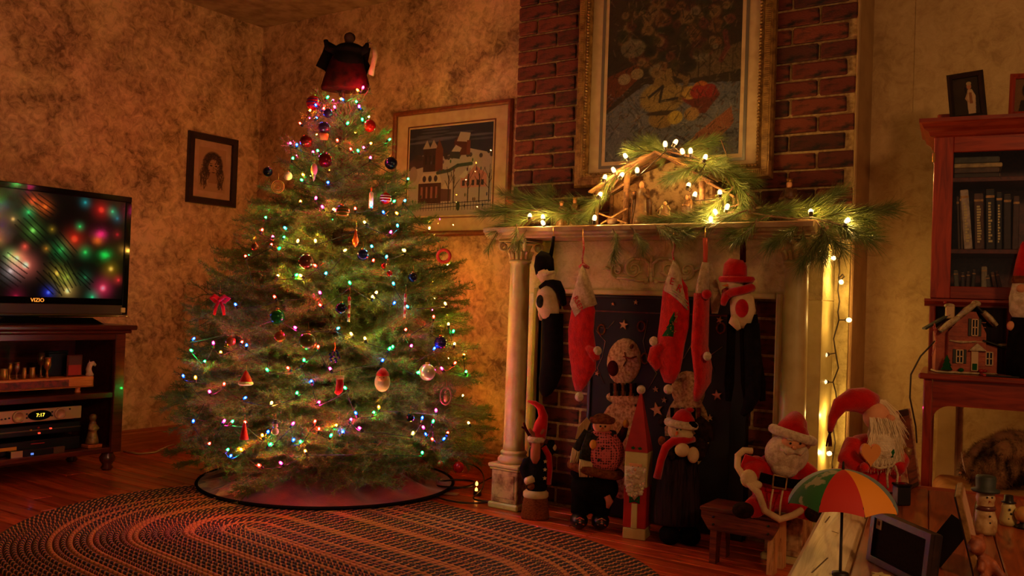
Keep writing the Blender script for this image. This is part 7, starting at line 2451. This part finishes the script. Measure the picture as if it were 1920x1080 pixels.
p = co_[idx] + rngc.normal(size=(16000, 3)) * .002
n_ = no_[idx]
dv = n_ * .5 + np.cross(n_, np.array([0, 1, .3])) * .6 + rngc.normal(size=n_.shape) * .3
dv /= np.linalg.norm(dv, axis=1)[:, None]
w_ = np.cross(dv, n_ + .01); w_ /= np.linalg.norm(w_, axis=1)[:, None]
ln_ = rngc.uniform(.008, .016, (16000, 1))
tri = np.stack([p - w_ * .0005, p + w_ * .0005, p + dv * ln_], 1)
fm = bpy.data.meshes.new('fur'); fm.from_pydata(tri.reshape(-1, 3).tolist(), [], [(3 * i, 3 * i + 1, 3 * i + 2) for i in range(16000)]); fm.materials.append(M['tabby'])
link('fur', fm, cat)['kind'] = 'stuff'
mb = MB()
for i in range(5):
    mb.tube([cq(1786, 895, -.05), cq(1778 - i, 889 - 4 * i, -.07), cq(1770 - i, 881 - 7 * i, -.08)], .0006, 4)
mb.build('whiskers', M['white_fur'], cat)
MB().ell(cq(1780, 896, -.040), (.004, .005, .003), 8, 6).build('nose', M['skin'], cat, True)
for dy in (-.022,):
    MB().ell(cq(1796, 889, -.058), (.005, .002, .0015), 8, 6).build('closed_eye', M['black'], cat, True)

# ------------------------------------------------------------------ table in the right foreground
TBZ = .46
TA = math.radians(9.5)
TO = np.array([3.744, -1.375, TBZ])
table = thing('plank_table', 'reddish brown plank table with painted glare on its edge board in the right foreground', 'table', (TO[0], TO[1], 0), TA)
ci, si = math.cos(-TA), math.sin(-TA)


def tl(P):
    d = np.array(P) - TO
    return np.array([d[0] * ci - d[1] * si, d[0] * si + d[1] * ci, d[2] + TBZ])


M['tabletop'] = wood('red_brown_tabletop', S(128, 58, 24), S(176, 88, 38), (30, 2.2, 30), .34, .25, .1, S(70, 28, 12))
M['glareboard'] = wood('painted_glare_board', S(196, 168, 118), S(222, 198, 150), (46, 3, 46), .38, .2, .25, S(150, 118, 74))  # paler wood colour paints in the string lights' glare on the left board
x = .0
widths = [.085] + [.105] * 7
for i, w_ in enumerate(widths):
    MB().box((x + .0008, -1.45, TBZ - .026), (x + w_ - .0008, -.042, TBZ), .008 if i == 0 else .002).build('glare_edge_board' if i == 0 else 'table_board', M['glareboard' if i == 0 else 'tabletop'], table)
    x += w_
TWD = x
MB().box((0, -.042, TBZ - .028), (TWD, 0, TBZ + .0), .003).build('breadboard_end', M['cherry_h'], table)
MB().box((.06, -1.40, TBZ - .10), (.08, -.06, TBZ - .026), .002).build('apron', M['tabletop'], table)
MB().box((TWD - .08, -1.40, TBZ - .10), (TWD - .06, -.06, TBZ - .026), .002).build('apron', M['tabletop'], table)
MB().box((.08, -.08, TBZ - .10), (TWD - .08, -.06, TBZ - .026), .002).build('apron', M['tabletop'], table)
for lx_, ly_ in ((.07, -.07), (TWD - .07, -.07), (.07, -1.38), (TWD - .07, -1.38)):
    MB().lathe([(.018, 0), (.024, .1), (.030, TBZ - .12), (.030, TBZ - .027)], (lx_, ly_, 0), 14).build('leg', M['tabletop'], table, True)
kn = mat('dark_crack', S(96, 70, 40), .8)
for a, b in (((1547, 980), (1556, 968)), ((1522, 1074), (1552, 1046)), ((1572, 1000), (1560, 996))):
    A, B = tl(on(*a, 2, TBZ)), tl(on(*b, 2, TBZ))
    MB().obox((A[0], A[1], TBZ), (B[0], B[1], TBZ), .0022, .0006).build('crack', kn, table)


def ont(px, py):
    return on(px, py, 2, TBZ + .0008)


# ---- gnome santa holding a heart
gb = on(1624, 930, 1, -1.50); gb[2] = TBZ + .0008
d_ = pj(gb)[2]; bx_, by_, _ = pj(gb)
t = thing('gnome_figure', 'long bearded gnome santa in red holding a wooden heart on the far table corner', 'figure', gb, .5977)
s = d_ / FPX
q = lambda x, y_, d=0.0: np.array([(x - bx_) * s, d, (by_ - y_) * s])
fb = MB().lathe([(56 * s, 2 * s), (60 * s, 20 * s), (54 * s, 50 * s), (42 * s, 80 * s), (30 * s, 100 * s), (0, 108 * s)], q(1628, by_), 20, sy=.75)
fb.tube([q(1596, 830, -.01), q(1574, 856, -.04), q(1592, 872, -.07)], [19 * s, 19 * s, 15 * s], 12).tube([q(1656, 832, -.01), q(1672, 858, -.04), q(1656, 872, -.065)], [18 * s, 18 * s, 14 * s], 12)
fuse(fb, 'red_coat', M['red_cloth'], t, .0055, 4)
MB().ell(q(1636, 780, -.010), (24 * s, 24 * s, 26 * s), 16, 12).build('head', M['skin'], t, True)
MB().ell(q(1653, 780, -.034), (9 * s, 9 * s, 7 * s), 12, 8).build('nose', M['skin'], t, True)
MB().tube([q(1632, 760, .010), q(1614, 752, .006), q(1592, 752), q(1570, 762), q(1558, 786), q(1553, 812)], [24 * s, 25 * s, 22 * s, 15 * s, 9 * s, 5 * s], 14).build('hat', M['red_cloth'], t, True)
mb = MB()
for i in range(9):
    a = random.uniform(-1, 1); mb.tube([q(1553, 812), q(1553 + 4 * a, 826), q(1553 + 7 * a, 840)], [1.4 * s, 1.6 * s, .8 * s], 5)
mb.ell(q(1553, 812), 4 * s, 8, 6)
mb.build('tassel', M['wine_cloth'], t, True)
MB().etube([q(1640, 790, -.03), q(1636, 812, -.048), q(1634, 842, -.056), q(1632, 866, -.05)], [22 * s, 30 * s, 24 * s, 8 * s], [.016, .018, .016, .006], (0, 1, 0), 14).build('beard', M['white_fur'], t, True)
mb = MB()
for i in range(900):
    u_ = random.random(); side = random.random()
    if side < .62:
        x0 = 1612 + 46 * random.random(); y0 = 778 + 20 * random.random(); x1 = x0 + (x0 - 1636) * .35 + random.uniform(-8, 8); y1 = y0 + random.uniform(40, 84); d0, d1 = -.040, -.066
    else:
        x0 = 1640 + 16 * random.random(); y0 = 748 + 30 * random.random(); x1 = x0 + random.uniform(16, 44); y1 = y0 + random.uniform(40, 96); d0, d1 = .0, -.01
    mb.tube([q(x0, y0, d0), q((x0 + x1) / 2 + random.uniform(-3, 3), (y0 + y1) / 2, (d0 + d1) / 2 - .008), q(x1, y1, d1)], [.5 * s, .6 * s, .2 * s], 3, False)
mb.build('beard_hair', mat('pale_hair', S(232, 212, 170), .7), t)['kind'] = 'stuff'
hc = q(1598, 838, -.092)
hp_ = [(math.sin(a) ** 3 * 16, 13 * math.cos(a) - 5 * math.cos(2 * a) - 2 * math.cos(3 * a) - math.cos(4 * a)) for a in np.linspace(0, 2 * PI, 33)[:-1]]
o = MB().prism([(x_ * 1.1 * s, z_ * 1.45 * s) for x_, z_ in hp_][::-1], -.005, .005).build('wooden_heart', mat('ochre_heart', S(214, 134, 52), .6), t, False, hc)
MB().ell(q(1590, 864, -.088), (9 * s, 8 * s, 9 * s), 10, 8).build('mitten', M['red_knit'], t, True)
MB().tube([q(1598, 860, -.070), q(1620, 866, -.078), q(1644, 862, -.075), q(1662, 852, -.05)], 2.4 * s, 6).tube([q(1636, 862, -.080), q(1632, 880, -.084), q(1634, 900, -.084)], 2 * s, 6).tube([q(1648, 860, -.078), q(1652, 876, -.082), q(1650, 898, -.082)], 2 * s, 6).build('rope_belt', M['cream_knit'], t, True)
MB().tube([q(1642, 770, .0), q(1660, 796, -.02), q(1676, 826, -.03), q(1688, 846, -.035)], [2.4 * s, 2.6 * s, 2.6 * s, 2.2 * s], 7).build('pipe_stem', M['gold'], t, True)
MB().lathe([(4 * s, 0), (7 * s, 4 * s), (7 * s, 16 * s), (5 * s, 16 * s), (5 * s, 8 * s), (0, 8 * s)], q(1684, 848, -.035), 10, axis=(.3, 0, 1)).build('pipe_bowl', M['gold'], t, True)
MB().etube([q(1620, 838, -.062), q(1648, 840, -.064), q(1660, 846, -.05)], [8 * s, 9 * s, 5 * s], [.006] * 3, (0, 1, 0), 10).build('holly_sprig', M['green_cloth'], t, True)

# ---- standing picture in a patterned frame behind the gnome
pb_ = on(1714, 915, 1, -1.405); pb_[2] = TBZ + .0008
bx2, by2, d2 = pj(pb_); s = d2 / FPX
t = thing('patterned_frame', 'tall dark picture frame with a red patterned edge leaning behind the gnome', 'photo frame', pb_, .5977 + .9)
t.rotation_euler = (-.16, 0, .5977 + .9)
hh = (by2 - 772) * s * 1.02
MB().box((-.045, 0, 0), (.045, .010, hh), .003).build('frame', M['dark_frame'], t)
MB().box((-.034, -.002, .012), (.034, .001, hh - .014)).build('picture', M['oldwood'], t)
for x_ in (-.047, .043):
    MB().box((x_, -.003, 0), (x_ + .004, .012, hh), .001).build('patterned_edge', mat('red_cream_pattern', S(190, 150, 104), .7, c2=S(140, 40, 28), vs=70), t)
MB().obox((0, .010, hh * .7), (0, .05, .004), .03, .004, (1, 0, 0)).build('easel', M['black'], t)
c_ = ont(1690, 946)
t = thing('black_box', 'small black box behind the umbrella canopy on the table', 'box', c_, .7)
MB().box((-.014, -.012, 0), (.014, .012, .038), .002).build('box_body', M['black'], t)
MB().box((-.015, -.013, .038), (.015, .013, .043), .001).build('lid', M['gloss_black'], t)

# ---- little umbrella
ud = 1.32
ua = at(1581, 880, ud); us = ud / FPX
ub = np.array([ua[0], ua[1], 0])
um = thing('umbrella', 'small umbrella with red, yellow, green and grey panels on the table', 'umbrella', (ua[0], ua[1], TBZ + .001), .5977)
Hu = ua[2] - TBZ - .001
RU = 102 * us; HU = 66 * us
cols_ = [mat('umbrella_red', S(190, 36, 18), .7), mat('umbrella_yellow', S(222, 140, 30), .7), mat('umbrella_grey', S(104, 122, 118), .6), mat('umbrella_green', S(40, 104, 44), .7, c2=S(150, 150, 110), vs=40, lo=.55, hi=.6)]
seq_ = [0, 1, 2, 3, 0, 1, 2, 3]
for k_ in range(8):
    a0 = -PI / 2 + (k_ - 1) * PI / 4 + .03

    def fn(u_, v_, a0=a0):
        a = a0 + u_ * PI / 4
        sag = .06 * math.sin(PI * u_) * v_
        th_ = v_ * 1.22
        r = RU * math.sin(th_) / math.sin(1.22) * (1 - sag)
        z = Hu - HU * (1 - math.cos(th_)) / (1 - math.cos(1.22)) + .05 * RU * math.sin(PI * u_) * v_ ** 3
        return (r * math.cos(a), r * math.sin(a), z)
    MB().grid(fn, 9, 12).build('canopy_panel', cols_[seq_[k_]], um, True)
    MB().tube([np.array(fn(0, v_)) - np.array([0, 0, .0012]) for v_ in np.linspace(.02, 1, 8)], .0008, 5).build('rib', M['tealglass'], um)
MB().lathe([(.0022, Hu - .002), (.0016, Hu + .010), (.0006, Hu + .012), (0, Hu + .012)], (0, 0, 0), 8).build('ferrule', M['grey_knit'], um, True)
MB().lathe([(.0026, 0), (.0022, .01), (.0022, Hu), (0, Hu)], (0, 0, 0), 8).build('shaft', M['tealglass'], um, True)
MB().lathe([(.012, 0), (.012, .004), (.004, .006), (0, .006)], (0, 0, 0), 12).build('base', M['tealglass'], um, True)
c_ = ont(1618, 1003) + np.array([0.03, .05, 0])
t = thing('small_figure', 'little dark green figure standing under the umbrella', 'figurine', c_, .5977)
MB().lathe([(.018, 0), (.016, .02), (.010, .036), (0, .04)], (0, 0, 0), 14).build('green_coat', M['green_cloth'], t, True)
MB().ell((0, 0, .046), .009, 10, 8).build('head', M['skin'], t, True)
MB().lathe([(.010, .050), (.006, .060), (0, .066)], (0, 0, 0), 10).build('red_hat', M['red_cloth'], t, True)

# ---- black photo frame seen from behind
BLp, BRp = on(1628, 1050, 2, TBZ), on(1738, 1108, 2, TBZ)
v_ = BRp - BLp; Wf = np.linalg.norm(v_)
ang = math.atan2(v_[1], v_[0])
fr = thing('photo_frame', 'black photo frame turned with its back and price sticker towards the camera', 'photo frame', BLp + np.array([0, 0, .0008]), ang)
fr.rotation_euler = (-.10, 0, ang)
hf = 92 * pj(BLp)[2] / FPX * 1.02
MB().box((0, 0, 0), (Wf, .004, hf), .001).build('back_panel', mat('brown_black_backing', S(34, 20, 18), .9, c2=S(24, 14, 12), vs=200), fr)
mb = rect_frame(MB(), Wf, hf, [(0, -.012), (0, .004), (.010, .004), (.010, -.002)])
o = mb.build('frame', M['dark_frame'], fr); o.location = (Wf / 2, 0, hf / 2)
MB().box((0, .004, 0), (Wf, .016, hf), .002).build('front', M['black'], fr)
MB().box((.012, -.0012, hf - .026), (.026, 0, hf - .008)).build('price_sticker', M['paper'], fr)
MB().box((.016, -.0018, hf - .020), (.021, -.001, hf - .014)).build('sticker_print', M['brown_fur'], fr)
# ---- thin gilt frame seen edge on, with its black easel
eb = on(1834, 1090, 2, TBZ); et = at(1796, 920, pj(eb)[2] * 1.03)
vd = unit(np.array([eb[0] - CAM[0], eb[1] - CAM[1], 0]))
ang2 = math.atan2(vd[1], vd[0])
eg = thing('photo_frame', 'thin gilt photo frame seen edge on with a black easel back', 'photo frame', eb + np.array([0, 0, .0008]), ang2)
hE = et[2] - TBZ
rr = np.array([vd[1], -vd[0], 0])
lean_ = math.atan2((et - eb) @ rr, hE)
eg.rotation_euler = (-lean_ * -1, 0, ang2)
MB().box((0, -.004, 0), (.12, .004, hE), .001).build('frame', M['gold'], eg)
MB().box((.002, .004, .002), (.118, .006, hE - .002)).build('backing', M['black'], eg)
MB().box((.006, -.0052, .006), (.114, -.004, hE - .006)).build('photo', M['paper_dim'], eg)
MB().obox((.05, .006, hE * .62), (.05, .078, .008), .034, .003, (1, 0, 0)).build('easel', M['black'], eg)

# ---- snowman figurines, bear and bauble
sbp = ont(1846, 1000)
s = pj(sbp)[2] / FPX
t = thing('snowman_figurine', 'cream snowman figurine with a dark top hat and scarf on the table', 'figurine', sbp, .5977)
q = lambda x, y_, d=0.0: np.array([(x - 1846) * s, d, (1000 - y_) * s])
MB().lathe([(18 * s, 0), (21 * s, 8 * s), (21 * s, 26 * s), (16 * s, 44 * s), (15 * s, 58 * s), (17 * s, 66 * s), (14 * s, 78 * s), (0, 82 * s)], (0, 0, 0), 18).build('body', mat('cream_glaze', S(206, 176, 122), .4, c2=S(160, 120, 70), vs=60), t, True)
MB().lathe([(17 * s, 44 * s), (19 * s, 48 * s), (16 * s, 53 * s)], (0, 0, 0), 16).build('scarf', M['mahog'], t, True)
MB().lathe([(24 * s, 78 * s), (25 * s, 82 * s), (17 * s, 85 * s), (18 * s, 104 * s), (16 * s, 108 * s), (0, 108 * s)], (0, 0, 0), 18).build('top_hat', M['roof_dark'], t, True)
for x_ in (1841, 1850): MB().ell(q(x_, 930, -16 * s), 1.8 * s, 8, 6).build('eye', M['black'], t)
MB().lathe([(2 * s, 0), (0, 8 * s)], q(1845, 937, -15 * s), 8, axis=(0, -1, 0)).build('nose', M['orange'], t, True)
for y_ in (964, 976): MB().ell(q(1845, y_, -20 * s), 2 * s, 8, 6).build('button', M['black'], t)
MB().tube([q(1824, 1000, -.004), q(1823, 962, -.004), q(1826, 940, -.004)], 1.4 * s, 5).build('broom', M['gold'], t)
t = thing('snowman_figurine', 'smaller spotted snowman figurine behind the top hatted one', 'figurine', ont(1890, 984), .5977)
MB().lathe([(14 * s, 0), (16 * s, 10 * s), (12 * s, 28 * s), (13 * s, 36 * s), (8 * s, 46 * s), (0, 48 * s)], (0, 0, 0), 16).build('body', M['cream'], t, True)
MB().lathe([(14 * s, 44 * s), (9 * s, 47 * s), (8 * s, 58 * s), (0, 58 * s)], (0, 0, 0), 14).build('hat', M['black'], t, True)
for a_, z_ in ((-.4, 14), (-.1, 24), (.4, 12), (-.3, 32)):
    MB().ell((14 * s * math.sin(a_), -13 * s * math.cos(a_), z_ * s), 2.4 * s, 8, 6).build('spot', M['black'], t, True)
c_ = ont(1918, 990)
t = thing('round_ornament', 'round amber glass ornament on a dark base at the right frame edge', 'ornament', c_, 0)
MB().lathe([(14 * s, 0), (14 * s, 4 * s), (6 * s, 8 * s), (6 * s, 12 * s), (0, 12 * s)], (0, 0, 0), 14).build('base', M['black'], t, True)
MB().ell((0, 0, 26 * s), 16 * s, 14, 10).build('globe', mat('amber_glass', S(214, 160, 84), .1, .4), t, True)
bb = ont(1846, 1085); s = pj(bb)[2] / FPX
t = thing('bear_figurine', 'reddish brown sitting bear figurine beside the gilt frame edge', 'figurine', bb, .5977)
q = lambda x, y_, d=0.0: np.array([(x - 1846) * s, d, (1085 - y_) * s])
fb = MB().ell(q(1845, 1062), (22 * s, 18 * s, 24 * s), 14, 10).ell(q(1826, 1022, -.004), (18 * s, 16 * s, 18 * s), 14, 10).ell(q(1816, 1028, -.012), (9 * s, 9 * s, 8 * s), 10, 8)
fb.ell(q(1816, 1006), (6 * s, 4 * s, 6 * s), 8, 6).ell(q(1838, 1006), (6 * s, 4 * s, 6 * s), 8, 6).tube([q(1850, 1048, -.01), q(1860, 1066, -.014), q(1872, 1078, -.02)], [9 * s, 9 * s, 8 * s], 8).tube([q(1832, 1048, -.012), q(1826, 1066, -.02)], [8 * s, 7 * s], 8).tube([q(1840, 1078, -.01), q(1822, 1082, -.03)], [10 * s, 8 * s], 8)
fuse(fb, 'bear', mat('russet_resin', S(170, 92, 50), .6, c2=S(110, 50, 26), vs=60), t, .0032, 2)
for x_ in (1819, 1829): MB().ell(q(x_, 1018, -16 * s), 1.8 * s, 8, 6).build('eye', M['black'], t)
# ---- small bits at the bottom edge of the picture
c_ = ont(1650, 1084)
t = thing('star_token', 'small cream star shaped token at the bottom edge on the table', 'token', c_, .3)
MB().prism([(.014 * (1 if i % 2 == 0 else .45) * math.cos(i * PI / 5), .014 * (1 if i % 2 == 0 else .45) * math.sin(i * PI / 5)) for i in range(10)], .0, .006, U=(1, 0, 0), Vv=(0, 1, 0)).build('star', M['cream'], t)
